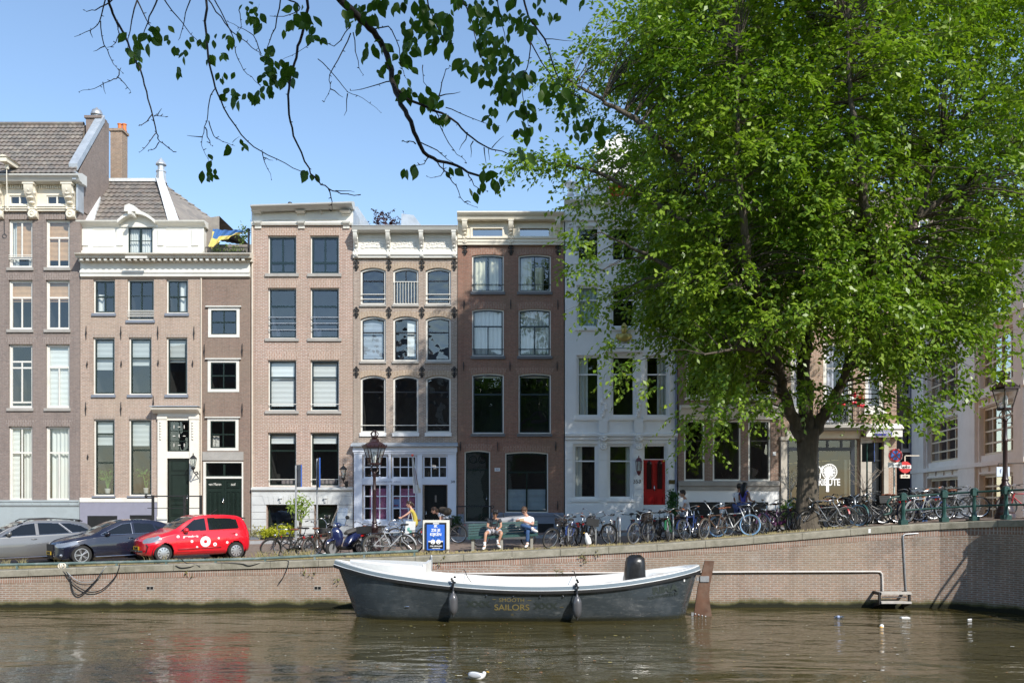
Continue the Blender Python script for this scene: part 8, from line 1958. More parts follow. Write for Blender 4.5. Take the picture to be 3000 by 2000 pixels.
def person(label,J,skin,hair,face,clothes,hair_style='short',k=1.0,extra=None,slim=1.0):
 """J: joint -> point; clothes: list of (name, material, [edges as joint pairs, a pair may carry a cut fraction], scale)"""
 J={a:Vector(b)for a,b in J.items()};rt=J['pelvis'].copy();rt.z=min(v.z for v in J.values())-.05
 t=thing('person',label,'person',rt);rad=lambda n:(RAD.get(n)or RAD[n[:2]])*k*slim
 names=list(J);idx={n:i for i,n in enumerate(names)};E=[(idx[a],idx[b])for a,b in CH if a in idx and b in idx]
 body=skin_mesh([J[n]for n in names],E,[rad(n)for n in names],1,idx['pelvis'])
 f=Vector(face).normalized();up=Vector((0,0,1));up=(up-f*up.dot(f)).normalized();lf=up.cross(f)
 Rm=Matrix((f,lf,up)).transposed();hc=J['head']+up*.085*k+f*.02
 P=lambda a,b,c:hc+Rm@Vector((a*k,b*k,c*k))
 body.ball(hc,(.098*k,.078*k,.118*k),16,12,R=Rm);body.ball(P(.035,0,-.075),(.058*k,.05*k,.05*k),10,7,R=Rm)
 body.ball(P(.105,0,-.02),(.022*k,.014*k,.028*k),7,5,R=Rm)
 for s in(-1,1):body.ball(P(.0,s*.08,-.01),(.02*k,.012*k,.032*k),7,5,R=Rm)
 for s in('L','R'):
  if 'ha'+s in J:
   h,wv=J['ha'+s],J['ha'+s]-J['wr'+s];d=wv.normalized();sd=d.orthogonal().normalized();nn=d.cross(sd)
   for q in range(4):b=h+sd*(.016*(q-1.5));body.tube([b,b+d*.04+nn*.006,b+d*(.065+.008*(q in(1,2)))+nn*.022],[.0085,.008,.006],5)
   body.tube([h-d*.03+sd*.028,h+sd*.045+d*.0,h+sd*.042+d*.03],[.011,.010,.007],5)
 body.build('body',skin,t,smooth=True)
 mb=MB()
 for s in(-1,1):mb.ball(P(.088,s*.032,.012),(.010*k,.014*k,.008*k),6,4,R=Rm);mb.ball(P(.092,s*.033,.034),(.008*k,.02*k,.005*k),6,4,R=Rm)
 mb.build('eyes',paint('eye_dark',(.02,.015,.012),.4),t);mb=MB();mb.ball(P(.086,0,-.068),(.012*k,.024*k,.007*k),7,4,R=Rm);mb.build('mouth',paint('lip',(.35,.12,.10),.5),t)
 hm=MB()
 hm.ball(P(-.018,0,.028),(.108*k,.092*k,.112*k),14,9,R=Rm);hm.ball(P(.03,0,.085),(.07*k,.072*k,.045*k),10,7,R=Rm)
 if hair_style=='long':hm.tube(catmull([P(-.05,0,.02),P(-.10,0,-.12),P(-.10,0,-.28),P(-.08,0,-.45)],3),[.10]*3+[.115]*3+[.10,.08,.06,.03],9)
 if hair_style=='tail':hm.ball(P(-.12,0,.01),.045,8,6);hm.ball(P(-.15,0,-.05),(.035,.035,.06),8,6)
 if hair_style=='loose':hm.tube([P(-.03,0,.03),P(-.10,0,-.06),P(-.12,.01,-.19)],[.095,.085,.04],9)
 if hair_style=='quiff':
  for q in range(14):hm.ball(P(random.uniform(-.07,.07),random.uniform(-.06,.06),random.uniform(.10,.135)),.035,6,5)
 hm.build('hair',hair,t,smooth=True)
 for nm,mat,edges,sc in clothes:
  Vv,Ee,Rr,ix=[],[],[],{}
  def node(n,p=None,r=None):
   key=n if p is None else n+'*'
   if key not in ix:ix[key]=len(Vv);Vv.append(J[n]if p is None else p);Rr.append((rad(n)if r is None else r)*sc*(1.25 if n[:2]=='sh' else 1))
   return ix[key]
  for e in edges:
   a,b=e[0],e[1]
   if len(e)==3:fr=e[2];Ee.append((node(a),node(b,J[a].lerp(J[b],fr),rad(a)*(1-fr)+rad(b)*fr+.012)))
   else:Ee.append((node(a),node(b)))
  skin_mesh(Vv,Ee,Rr,1,0).build(nm,mat,t,smooth=True)
 if extra:extra(t,J,P,Rm)
 return t
def shoe(t,an,to,mat,sock=None):
 d=(to-an);d2=Vector((d.x,d.y,d.z*.5)).normalized();mb=MB();c_=an.lerp(to,.55)+Vector((0,0,-.02));R=Matrix((d2,Vector((0,0,1)).cross(d2).normalized(),d2.cross(Vector((0,0,1)).cross(d2).normalized()))).transposed()
 mb.ball(c_,(.145,.052,.042),12,8,R=R);mb.ball(an+d2*.0+Vector((0,0,-.01)),(.06,.05,.055),9,7,R=R);mb.build('shoe',mat,t,smooth=True)
 if sock:mb=MB();mb.tube([an+Vector((0,0,-.02)),an+Vector((0,0,.12))],.045,9);mb.build('sock',sock,t,smooth=True)
SK1=paint('skin_tan',(.46,.25,.16),.5,var=.05);SK2=paint('skin_fair',(.60,.34,.25),.5,var=.05);SK3=paint('skin_brown',(.36,.19,.12),.5,var=.05)
HB_=paint('hair_black',(.012,.010,.010),.5,var=.3,sc=20);HBR=paint('hair_brown',(.075,.04,.022),.5,var=.3,sc=20);HDB=paint('hair_dark_brown',(.035,.02,.014),.5,var=.3,sc=20)
TEE=paint('tee_charcoal',(.028,.032,.04),.85,var=.12);TEW=paint('tee_white',(.74,.73,.76),.85,var=.04);SHO=paint('shorts_grey',(.45,.45,.50),.85,var=.06);JEA=paint('jeans_blue',(.035,.085,.20),.85,var=.22,sc=6);SNK=paint('sneaker_white',(.78,.76,.72),.6,var=.05);SOK=paint('sock_white',(.80,.80,.80),.8)
TORS=[('pelvis','waist'),('waist','chest'),('chest','neck',.8),('chest','shL'),('chest','shR')]
def x_man1(t,J,P,Rm):
 for s in 'LR':shoe(t,J['an'+s],J['to'+s],SNK,SOK)
 c_=(J['haL']+J['haR'])/2;mb=MB();mb.obox(c_+Vector((.0,-.05,.02)),.075,.15,.01,Matrix.Rotation(.6,3,'X'));mb.build('phone',BLACK,t)
 mb=MB();q=J['chest'].lerp(J['waist'],.35);mb.obox(q+Vector((.02,-.135,.0)),.12,.01,.022,Matrix.Rotation(-.1,3,'Y'));mb.build('shirt_print',paint('print_teal',(.05,.16,.18),.8),t)
person('seated young man in a dark t-shirt and grey shorts looking at his phone',dict(pelvis=B(1447,1553,1.72),waist=B(1447,1540,1.70),chest=B(1448,1525,1.66),neck=B(1449,1515,1.60),head=B(1450,1509,1.55),shL=B(1432,1522,1.64),elL=B(1428,1543,1.60),wrL=B(1441,1547,1.38),haL=B(1446,1546,1.33),shR=B(1465,1522,1.64),elR=B(1468,1542,1.58),wrR=B(1460,1549,1.38),haR=B(1455,1550,1.33),hiL=B(1439,1555,1.65),knL=B(1423,1561,1.22),anL=B(1420,1597,1.18),toL=B(1416,1607,.98),hiR=B(1456,1555,1.65),knR=B(1470,1560,1.20),anR=B(1459,1591,1.25),toR=B(1465,1602,1.05)),SK1,HB_,(.10,-.75,-.62),[('t_shirt',TEE,TORS+[('shL','elL',.62),('shR','elR',.62)],1.17),('shorts',SHO,[('pelvis','hiL'),('pelvis','hiR'),('hiL','knL',.72),('hiR','knR',.72)],1.22)],'quiff',k=1.0,extra=x_man1)
def x_man2(t,J,P,Rm):
 for s in 'LR':shoe(t,J['an'+s],J['to'+s],SNK)
 mb=MB();mb.tube([P(.0,-.085,.015),P(.10,-.055,.012),P(.112,0,.012),P(.10,.055,.012),P(.0,.085,.015)],.006,5)
 for s in(-1,1):mb.torus(P(.105,s*.034,.008),.022,.005,12,4,ax='x')
 mb.build('glasses',BLACK,t);c_=(J['haL']+J['haR'])/2;mb=MB();mb.obox(c_+Vector((0,-.04,.02)),.14,.02,.09,Matrix.Rotation(-.3,3,'X'));mb.build('book',paint('book_tan',(.42,.30,.16),.7,var=.2),t)
person('seated man in a white t-shirt, jeans and glasses with one leg crossed, reading',dict(pelvis=B(1553,1549,1.72),waist=B(1550,1536,1.70),chest=B(1545,1520,1.64),neck=B(1541,1509,1.58),head=B(1539,1501,1.54),shL=B(1527,1519,1.60),elL=B(1512,1525,1.52),wrL=B(1520,1523,1.32),haL=B(1525,1522,1.28),shR=B(1560,1520,1.66),elR=B(1562,1536,1.56),wrR=B(1540,1528,1.34),haR=B(1533,1525,1.29),hiL=B(1545,1551,1.66),knL=B(1527,1537,1.28),anL=B(1560,1547,1.18),toL=B(1571,1555,1.08),hiR=B(1560,1551,1.66),knR=B(1546,1553,1.22),anR=B(1545,1591,1.24),toR=B(1540,1601,1.04)),SK2,HBR,(-.42,-.72,-.52),[('t_shirt',TEW,TORS+[('shL','elL',.7),('shR','elR',.7)],1.22),('jeans',JEA,[('pelvis','hiL'),('pelvis','hiR'),('hiL','knL'),('hiR','knR'),('knL','anL',.95),('knR','anR',.95)],1.22)],'short',k=1.03,extra=x_man2)
# riders
DRY=paint('dress_yellow',(.50,.40,.07),.85,var=.12)
def x_woman(t,J,P,Rm):
 for s in 'LR':shoe(t,J['an'+s],J['to'+s],SNK)
 mb=MB();q=J['shR'].lerp(J['shL'],.5)+Vector((-.02,-.22,0));c_=q+Vector((-.0,0,-.62));mb.obox(c_,.36,.09,.46,Matrix.Rotation(.06,3,'Y'));mb.tube([c_+Vector((-.1,0,.22)),q+Vector((0,.06,.06)),c_+Vector((.1,0,.22))],.012,5);bg=mb.build('tote_bag',paint('tote_white',(.66,.68,.68),.85,var=.05),t)
 mb=MB();[mb.ball(c_+Vector((random.uniform(-.1,.04),-.045,random.uniform(-.17,.02))),(.035,.006,.06),6,4)for _ in range(6)];mb.build('bag_print',paint('print_green',(.15,.42,.36),.8),bg)
Yw=5.6
person('woman in a yellow dress cycling to the left with a white tote bag',dict(pelvis=B(1220,1533,Yw),waist=B(1217,1518,Yw),chest=B(1209,1500,Yw),neck=B(1205,1490,Yw),head=B(1201,1483,Yw),shL=B(1206,1495,Yw-.17),elL=B(1192,1506,Yw-.2),wrL=B(1178,1514,Yw-.22),haL=B(1174,1515,Yw-.22),shR=B(1206,1495,Yw+.17),elR=B(1192,1507,Yw+.2),wrR=B(1178,1515,Yw+.22),haR=B(1174,1516,Yw+.22),hiL=B(1219,1535,Yw-.1),knL=B(1194,1543,Yw-.12),anL=B(1196,1569,Yw-.12),toL=B(1188,1574,Yw-.12),hiR=B(1219,1535,Yw+.1),knR=B(1204,1552,Yw+.12),anR=B(1215,1577,Yw+.12),toR=B(1207,1582,Yw+.12)),SK2,HDB,(-1,-.1,-.08),[('dress',DRY,TORS+[('shL','elL',.4),('shR','elR',.4),('pelvis','hiL'),('pelvis','hiR'),('hiL','knL',.7),('hiR','knR',.7)],1.22)],'tail',extra=x_woman,slim=.95)
bike('oma',1203,Yw,180,'black bicycle ridden by the woman in the yellow dress',nogroup=True)
Yg=6.4
def x_girl(t,J,P,Rm):
 for s in 'LR':shoe(t,J['an'+s],J['to'+s],SNK)
 mb=MB();c_=J['chest'].lerp(J['waist'],.4)+Vector((.10,0,.19));mb.ball(c_,(.26,.17,.15),14,10,R=Matrix.Rotation(.42,3,'Y'));mb.ball(c_+Vector((.08,0,.01)),(.18,.15,.13),12,8);mb.build('backpack',paint('backpack_brown',(.055,.042,.03),.8,var=.15),t,smooth=True)
 mb=MB();mb.tube([J['shL']+Vector((.03,-.04,.07)),J['chest']+Vector((.02,-.19,-.03)),J['waist']+Vector((.05,-.16,.08))],.018,5);mb.build('strap',BLACK,t)
person('girl in a white top bent forward on a bicycle with a brown backpack',dict(pelvis=B(1313,1524,Yg),waist=B(1305,1516,Yg),chest=B(1290,1508,Yg),neck=B(1281,1502,Yg),head=B(1275,1500,Yg),shL=B(1288,1508,Yg-.17),elL=B(1291,1522,Yg-.2),wrL=B(1278,1533,Yg-.2),haL=B(1274,1535,Yg-.2),shR=B(1288,1508,Yg+.17),elR=B(1290,1522,Yg+.2),wrR=B(1277,1533,Yg+.2),haR=B(1273,1535,Yg+.2),hiL=B(1313,1527,Yg-.1),knL=B(1290,1540,Yg-.12),anL=B(1297,1566,Yg-.12),toL=B(1289,1570,Yg-.12),hiR=B(1313,1527,Yg+.1),knR=B(1297,1548,Yg+.12),anR=B(1306,1574,Yg+.12),toR=B(1298,1578,Yg+.12)),SK2,HBR,(-.92,-.25,-.3),[('top',TEW,TORS+[('shL','elL',.5),('shR','elR',.5)],1.2),('shorts',TEE,[('pelvis','hiL'),('pelvis','hiR'),('hiL','knL',.6),('hiR','knR',.6)],1.2)],'loose',extra=x_girl,slim=.95)
bike('black',1300,Yg,180,'bicycle ridden by the girl with the backpack, mostly behind the street board',nogroup=True)
Ym=4.4
def x_mrid(t,J,P,Rm):
 for s in 'LR':shoe(t,J['an'+s],J['to'+s],paint('shoe_tan',(.35,.28,.2),.7))
person('man in a white t-shirt and grey shorts cycling to the left past the red door',dict(pelvis=B(2013,1503,Ym),waist=B(2013,1488,Ym),chest=B(2010,1470,Ym),neck=B(2006,1459,Ym),head=B(2002,1452,Ym),shL=B(2009,1465,Ym-.19),elL=B(2004,1486,Ym-.22),wrL=B(1990,1494,Ym-.24),haL=B(1986,1495,Ym-.24),shR=B(2009,1465,Ym+.19),elR=B(2003,1486,Ym+.22),wrR=B(1989,1494,Ym+.24),haR=B(1985,1495,Ym+.24),hiL=B(2010,1506,Ym-.1),knL=B(1982,1511,Ym-.13),anL=B(1992,1543,Ym-.12),toL=B(1983,1548,Ym-.12),hiR=B(2010,1506,Ym+.1),knR=B(1986,1520,Ym+.13),anR=B(2000,1551,Ym+.12),toR=B(1991,1556,Ym+.12)),SK1,HDB,(-1,-.05,-.12),[('t_shirt',TEW,TORS+[('shL','elL',.62),('shR','elR',.62)],1.22),('shorts',paint('shorts_slate',(.22,.22,.26),.85),[('pelvis','hiL'),('pelvis','hiR'),('hiL','knL',.8),('hiR','knR',.8)],1.22)],'short',k=1.03,extra=x_mrid)
bike('black',1992,Ym,180,'bicycle ridden by the man in the white t-shirt',nogroup=True)
def stander(lab,px,Y,ytop,dx,skin,hair,style,face,cl,k=1.0,ex=None,seated=False):
 x=WX(px,Y);zt=WZ(ytop,Y);z0=zt-1.70*k;V=lambda a,b,c:(x+a,Y+b,z0+c*k)
 f=Vector(face);l=Vector((-f.y,f.x,0)).normalized()*.17
 J=dict(pelvis=V(0,0,.95),waist=V(0,0,1.08),chest=V(0,0,1.27),neck=V(0,0,1.43),head=V(f.x*.03,f.y*.03,1.51),shL=V(l.x,l.y,1.37),elL=V(l.x*1.3+f.x*.04,l.y*1.3+f.y*.04,1.10),wrL=V(l.x*1.1+f.x*.28,l.y*1.1+f.y*.28,1.08),haL=V(l.x*.9+f.x*.34,l.y*.9+f.y*.34,1.10),shR=V(-l.x,-l.y,1.37),elR=V(-l.x*1.3+f.x*.02,-l.y*1.3,1.10),wrR=V(-l.x*1.2+f.x*.26,-l.y*1.2+f.y*.26,1.05),haR=V(-l.x*1.1+f.x*.32,-l.y*1.1+f.y*.32,1.06),hiL=V(l.x*.55,l.y*.55,.90),knL=V(l.x*.55+f.x*.03,l.y*.55,.48),anL=V(l.x*.6,l.y*.6,.08),toL=V(l.x*.6+f.x*.15,l.y*.6+f.y*.15,.03),hiR=V(-l.x*.55,-l.y*.55,.90),knR=V(-l.x*.55+f.x*.06,-l.y*.55,.48),anR=V(-l.x*.6,-l.y*.6,.08),toR=V(-l.x*.6+f.x*.15,-l.y*.6+f.y*.15,.03))
 def e2(t,J,P,Rm):
  for s in 'LR':shoe(t,J['an'+s],J['to'+s],BLACK)
  if ex:ex(t,J)
 return person(lab,J,skin,hair,(f.x,f.y,-.05),cl,style,k=k,extra=e2,slim=.95)
PUR=paint('top_violet',(.10,.10,.48),.8,var=.06);SKB=paint('skirt_blue',(.10,.13,.30),.85,var=.1)
DRS=[('pelvis','hiL'),('pelvis','hiR'),('hiL','knL',.75),('hiR','knR',.75)]
stander('woman with long dark hair in a violet top and blue skirt behind the bicycles',2180,3.9,1414,0,SK3,HB_,'long',(.75,.65,0),[('top',PUR,[('pelvis','waist'),('waist','chest'),('chest','neck',.45),('chest','shL',.8),('chest','shR',.8)],1.16),('skirt',SKB,DRS,1.35)],1.0)
stander('dark haired person in a pale shirt standing close behind the woman in violet',2164,4.4,1417,0,SK3,HB_,'short',(.8,.6,0),[('shirt',TEW,TORS+[('shL','elL',.6),('shR','elR',.6)],1.2),('trousers',SKB,DRS+[('knL','anL',.95),('knR','anR',.95)][:2]if 0 else DRS,1.25)],1.02)
stander('person in a dark blue jacket walking in the side street behind the bicycles',2688,9.0,1440,0,SK3,HB_,'short',(.3,.95,0),[('jacket',BM['navy'],TORS+[('shL','elL'),('shR','elR'),('elL','wrL',.9),('elR','wrR',.9)],1.3),('trousers',BLACK,[('pelvis','hiL'),('pelvis','hiR'),('hiL','knL'),('hiR','knR'),('knL','anL',.95),('knR','anR',.95)],1.25)])
stander('person in a mustard top walking right of the blue jacket in the side street',2708,10.0,1442,0,SK2,HBR,'short',(-.3,.95,0),[('top',DRY,TORS+[('shL','elL'),('shR','elR')],1.25),('trousers',JEA,[('pelvis','hiL'),('pelvis','hiR'),('hiL','knL'),('hiR','knR'),('knL','anL',.95),('knR','anR',.95)],1.25)])
# gulls
GW=paint('gull_white',(.82,.81,.79),.8,var=.03);GG=paint('gull_grey',(.36,.38,.41),.8,var=.08);GY=paint('beak_yellow',(.65,.38,.05),.5)
def gull_stand():
 Y=.42;x=WX(1721,Y);z=qz(x);t=thing('gull','white gull standing on the quay coping beside the bicycles','gull',(x,Y,z));V=lambda a,b,c:(x+a,Y+b,z+c)
 sk=skin_mesh([V(.055,.03,.09),V(.03,.02,.19),V(-.005,0,.30),V(-.035,-.01,.40),V(-.05,-.01,.46)],[(0,1),(1,2),(2,3),(3,4)],[.05,.10,.085,.045,.042],2,1);sk.build('body',GW,t,smooth=True)
 mb=MB();mb.ball(V(.05,.075,.20),(.045,.03,.15),10,8,R=Matrix.Rotation(-.15,3,'Y'));mb.ball(V(.10,-.045,.22),(.04,.025,.15),10,8,R=Matrix.Rotation(-.3,3,'Y'))if 0 else None;mb.build('wing',GG,t,smooth=True)
 mb=MB();mb.tube([V(-.08,-.02,.46),V(-.12,-.03,.452),V(-.145,-.035,.44)],[.014,.010,.003],6);mb.build('beak',GY,t,smooth=True);mb=MB();[mb.ball(V(-.075,s*.03-.01,.475),.007,6,4)for s in(-1,1)];mb.build('eyes',BLACK,t)
 for dy in(-.035,.035):mb=MB();mb.tube([V(.02,dy,.13),V(.02,dy,.01),V(-.05,dy,.008)],.008,5);mb.build('leg',paint('leg_pink',(.5,.3,.26),.6),t)
gull_stand()
def gull_swim():
 d_=CZ*F/(1989-HY);Y=d_-D;x=WX(1400,Y);t=thing('gull','grey winged white gull swimming in the foreground canal water','gull',(x,Y,0));V=lambda a,b,c:(x+a,Y+b,c)
 sk=skin_mesh([V(-.17,0,.085),V(-.08,0,.06),V(.04,0,.05),V(.11,0,.08),V(.12,-.01,.12),V(.13,-.015,.15)],[(0,1),(1,2),(2,3),(3,4),(4,5)],[.025,.075,.08,.05,.038,.04],2,1);sk.build('body',GW,t,smooth=True)
 for s in(-1,1):mb=MB();mb.ball(V(-.06,s*.065,.085),(.13,.03,.05),10,8,R=Matrix.Rotation(.12,3,'Y'));mb.build('wing',GG,t,smooth=True)
 mb=MB();mb.ball(V(-.21,0,.115),(.05,.025,.012),8,6,R=Matrix.Rotation(.35,3,'Y'));mb.build('tail',BLACK,t,smooth=True);mb=MB();mb.tube([V(.16,-.02,.15),V(.20,-.025,.143),V(.215,-.027,.135)],[.014,.011,.004],6);mb.build('beak',GY,t,smooth=True);mb=MB();mb.ball(V(.145,-.05,.16),.006,6,4);mb.build('eyes',BLACK,t)
gull_swim()
# ------ trees
def np_mesh(name,V,Fq,mat,parent):
 me=bpy.data.meshes.new(name);V=np.asarray(V,'f');Fq=np.asarray(Fq,'i');off=ORI.get(parent,Vector((0,0,0)));V=V-np.array(off,'f')
 me.vertices.add(len(V));me.vertices.foreach_set('co',V.ravel());k=Fq.shape[1]
 me.loops.add(Fq.size);me.loops.foreach_set('vertex_index',Fq.ravel());me.polygons.add(len(Fq))
 me.polygons.foreach_set('loop_start',np.arange(len(Fq),dtype='i')*k);me.polygons.foreach_set('loop_total',np.full(len(Fq),k,'i'))
 me.update(calc_edges=True);me.validate();me.materials.append(mat);o=bpy.data.objects.new(name,me);COL.objects.link(o);o.parent=parent;ORI[o]=off;return o
def norm(a):return a/np.maximum(np.linalg.norm(a,axis=-1,keepdims=True),1e-9)
def vnoise(P,s,seed):
 r=np.random.default_rng(seed);o=np.zeros(len(P))
 for k in range(9):d=norm(r.normal(0,1,3));o+=np.sin(P@d*(2*PI/s)*r.uniform(.7,1.5)+r.uniform(0,6.3))
 return o/9*1.9
def sprays(C,out,nt,nl,Lt,leaf,lw,seed,droop=.35):
 """leafy twigs: for every clump centre C with outward direction out, nt twigs of nl leaves"""
 r=np.random.default_rng(seed);n=len(C)
 b=np.repeat(C,nt,0)+r.normal(0,1,(n*nt,3))*np.array([.30,.30,.13]);d=norm(np.repeat(out,nt,0)*.9+r.normal(0,.75,(n*nt,3))+np.array([0,0,-.12]));L=Lt*r.uniform(.5,1.2,(n*nt,1))
 side=norm(np.cross(d,np.array([0,0,1.0]))+r.normal(0,.25,d.shape))
 t=(np.arange(nl)+.6)/nl;sg=np.where(np.arange(nl)%2,1,-1)
 base=b[:,None]+d[:,None]*(L[:,None]*t[None,:,None])+np.array([0,0,-1.0])*(droop*.5*L[:,None]*(t[None,:,None]**2))
 ld=norm(side[:,None]*sg[None,:,None]*.75+d[:,None]*.6+np.array([0,0,-droop])+r.normal(0,.26,(n*nt,nl,3)))
 nn=norm(np.cross(ld,d[:,None]*1.0+r.normal(0,.28,ld.shape)));nn=np.where(nn[...,2:3]<0,-nn,nn);nn=norm(nn+np.repeat(out,nt,0)[:,None]*.35+r.normal(0,.22,nn.shape));sd=norm(np.cross(ld,nn))
 l=leaf*r.uniform(.65,1.25,base.shape[:2]+(1,));w_=l*lw
 q=np.stack([base,base+ld*l*.45+sd*w_+nn*w_*.25,base+ld*l+nn*(-.1*l),base+ld*l*.45-sd*w_+nn*w_*.25],2).reshape(-1,3)
 return q,np.arange(len(q)).reshape(-1,4),b,b+d*L
BARK=paint('elm_bark',(.085,.068,.050),.9,var=.35,sc=2.5,bump=1.0,bsc=9,dirt=(.16,.14,.10),damt=.4,dsc=3)
def bark_mat():
 t=BARK.node_tree;mp=N(t,'Mapping');mp.inputs['Scale'].default_value=(9,9,1.1);tc=N(t,'TexCoord');nz=N(t,'TexNoise',i_Scale=1.6,i_Detail=5.0,i_Distortion=.6)
 t.links.new(tc.outputs['Object'],mp.inputs[0]);t.links.new(mp.outputs[0],nz.inputs['Vector']);b=t.nodes['Principled BSDF'];bp=N(t,'Bump',i_Strength=1.0,i_Distance=.06)
 t.links.new(nz.outputs[0],bp.inputs['Height']);t.links.new(bp.outputs[0],b.inputs['Normal'])
bark_mat()
def elm():
 tx,ty=WX(2363,1.25),1.25;zb=gz(tx,ty);t=thing('elm_tree','big bright green elm tree with forked trunk standing on the quay','tree',(tx,ty,zb))
 Q=lambda px,py,Y=1.25:Vector(B(px,py,Y))
 mb=MB();rt=[]
 for z,r in((zb-.2,.60),(zb+.05,.52),(zb+.3,.42),(zb+.8,.36),(zb+1.6,.325),(zb+2.4,.315),(zb+2.9,.34),(zb+3.25,.38)):
  ring=[]
  for a in range(22):
   an=2*PI*a/22;fl=1+.10*math.sin(an*5+1)*(1.4 if z<zb+.4 else .35)+.05*math.sin(an*3+z);ring.append((tx+.02*(z-zb)+r*fl*math.cos(an),ty+r*.9*fl*math.sin(an),z))
  rt.append(ring+[ring[0]])
 mb.grid(rt);mb.build('trunk',BARK,t,smooth=True)
 limbs=[([Q(2352,1290),Q(2332,1240),Q(2295,1150,1.0),Q(2275,1050,.6),Q(2225,900,.0),Q(2130,720,-.8),Q(2040,520,-1.2)],.24),([Q(2362,1290),Q(2362,1200,1.4),Q(2358,1050,1.8),Q(2375,800,2.4),Q(2390,500,2.4),Q(2380,150,2.0),Q(2350,-200,1.6)],.27),([Q(2372,1285),Q(2402,1235,1.2),Q(2445,1165,.9),Q(2490,1060,.4),Q(2560,880,-.6),Q(2680,640,-1.6),Q(2760,420,-2.0)],.23),([Q(2280,1080,.6),Q(2200,1000,2.0),Q(2090,850,3.5),Q(1990,600,4.0)],.18),([Q(2490,1050,.4),Q(2600,950,2),Q(2760,760,3.5),Q(2860,560,3.6)],.18),([Q(2370,900,2.2),Q(2300,700,3.8),Q(2250,420,4.5),Q(2230,150,4)],.2),([Q(2240,930,.2),Q(2190,760,-2.2),Q(2160,480,-3.2),Q(2160,150,-3)],.18),([Q(2560,880,-.6),Q(2540,640,-3),Q(2500,350,-3.8),Q(2480,60,-3.4)],.18),([Q(2225,905,.0),Q(2080,850,-.6),Q(1920,760,-1),Q(1760,680,-1)],.14),([Q(2130,720,-.8),Q(1960,620,-1),Q(1760,510,-.8),Q(1580,472,-.4)],.13),([Q(2040,520,-1.2),Q(1900,380,-1.4),Q(1760,290,-1.2),Q(1660,235,-1)],.13),([Q(2680,640,-1.6),Q(2800,560,-1.8),Q(2960,480,-1.5)],.13),([Q(2275,1050,.6),Q(2180,1020,-1.4),Q(2060,1040,-2.4)],.12),([Q(2480,1080,.5),Q(2600,1040,-1),Q(2720,1070,-1.6)],.12)]
 LP=[];mb=MB()
 for P,r in limbs:
  c=catmull(P,6);n=len(c);rr=[r*(1-.86*i/(n-1))for i in range(n)]
  c=[p+Vector((random.gauss(0,.035),random.gauss(0,.035),0))*(1 if i>3 else 0)for i,p in enumerate(c)];mb.tube(c,rr,10);LP+=list(zip(c,rr))[4:]
 limb=mb.build('limb',BARK,t,smooth=True)
 ZP=[5.9,6.4,7,8.5,11,13,14.4,16.8,18.5,19.5,21,23,25,26.2];LL=[1.6,2.8,3.9,4.9,5.7,6.2,6.7,6.7,6.1,5.8,5.2,3.9,1.8,.3];RR=[2.4,3.8,4.9,6.5,8.0,8.6,8.8,8.7,8.2,7.7,6.6,4.8,2.8,.3]
 r=np.random.default_rng(21);n=42000;z=r.uniform(5.9,26.2,n);u=r.uniform(-1,1,n);v=r.uniform(-1,1,n);rad=np.hypot(u,v);Lz,Rz=np.interp(z,ZP,LL),np.interp(z,ZP,RR)
 x=tx+np.where(u<0,u*Lz,u*Rz);y=ty+.3+v*(Lz+Rz)/2*.86;P=np.stack([x,y,z],1)
 nz=vnoise(P,4.6,3)+.9*vnoise(P,2.4,4);edge=1.0+.22*vnoise(P,3.4,5)
 zc=(z-15)/11;rr=np.maximum(rad,np.abs(zc)**1.5*.9);ok=(rad<edge)&(nz>-.16)&(r.random(n)<.14+.86*np.clip((rr-.25)/.55,0,1));pyy=HY-(z-CZ)*F/(y+D);pxx=1500+x*F/(y+D);ok&=pyy<np.interp(pxx,[1600,1760,1860,1960,2040,2130,2290,2340,2420,2480,2600,2720,2860,2960,3040],[760,860,900,1000,1090,1130,1085,960,950,1040,1100,1050,950,870,790])+26*vnoise(P,2.2,9);ok&=~((np.hypot(x-tx,y-ty)<2.2)&(z<7.2))
 inn=(rad<.62)&(pyy<900)&(nz>-.9)&(z>8.5);C=np.vstack([P[ok][:3900],P[inn&~ok][:1000]]);
 ex=[(1535,478),(1560,470),(1585,478),(1610,468),(1640,476),(1665,470),(1690,480),(1645,205),(1655,225),(1668,245),(1690,270),(1672,300),(1700,250),(1720,300),(1740,120),(1770,180),(1800,60),(1720,560),(1690,600),(1740,690),(1720,720),(1700,770),(1750,800),(1770,905),(1760,880),(1820,1010),(1850,1060),(1900,1110),(2035,1205),(2060,1230),(2085,1250),(2070,1290),(2130,1195),(2180,1190),(2240,1185),(2250,1170),(2110,1150),(2400,1130),(2415,1160),(2350,1130),(2560,1190),(2590,1215),(2640,1160),(2690,1195),(2710,1215),(2740,1150),(2800,1130),(2850,1080),(2900,1050),(2950,1000),(2985,960)]
 E=np.array([B(a+r.normal(0,4),b_+r.normal(0,4),r.uniform(-1.5,.5))for a,b_ in ex for _ in range(2)]);C=np.vstack([C,E])
 out=norm(C-np.array([tx,ty,11.5]));out[:,2]=out[:,2]*.5-.05;out=norm(out)
 lv,lf,tb,te=sprays(C,out,6,9,.90,.185,.27,22)
 LEAF=leafmat('elm_leaf',(.072,.165,.012),(.30,.395,.042),.34,sc=.35,rough=.36)
 np_mesh('crown',lv,lf,LEAF,t)
 mb=MB();A=np.array([p for p,_ in LP])
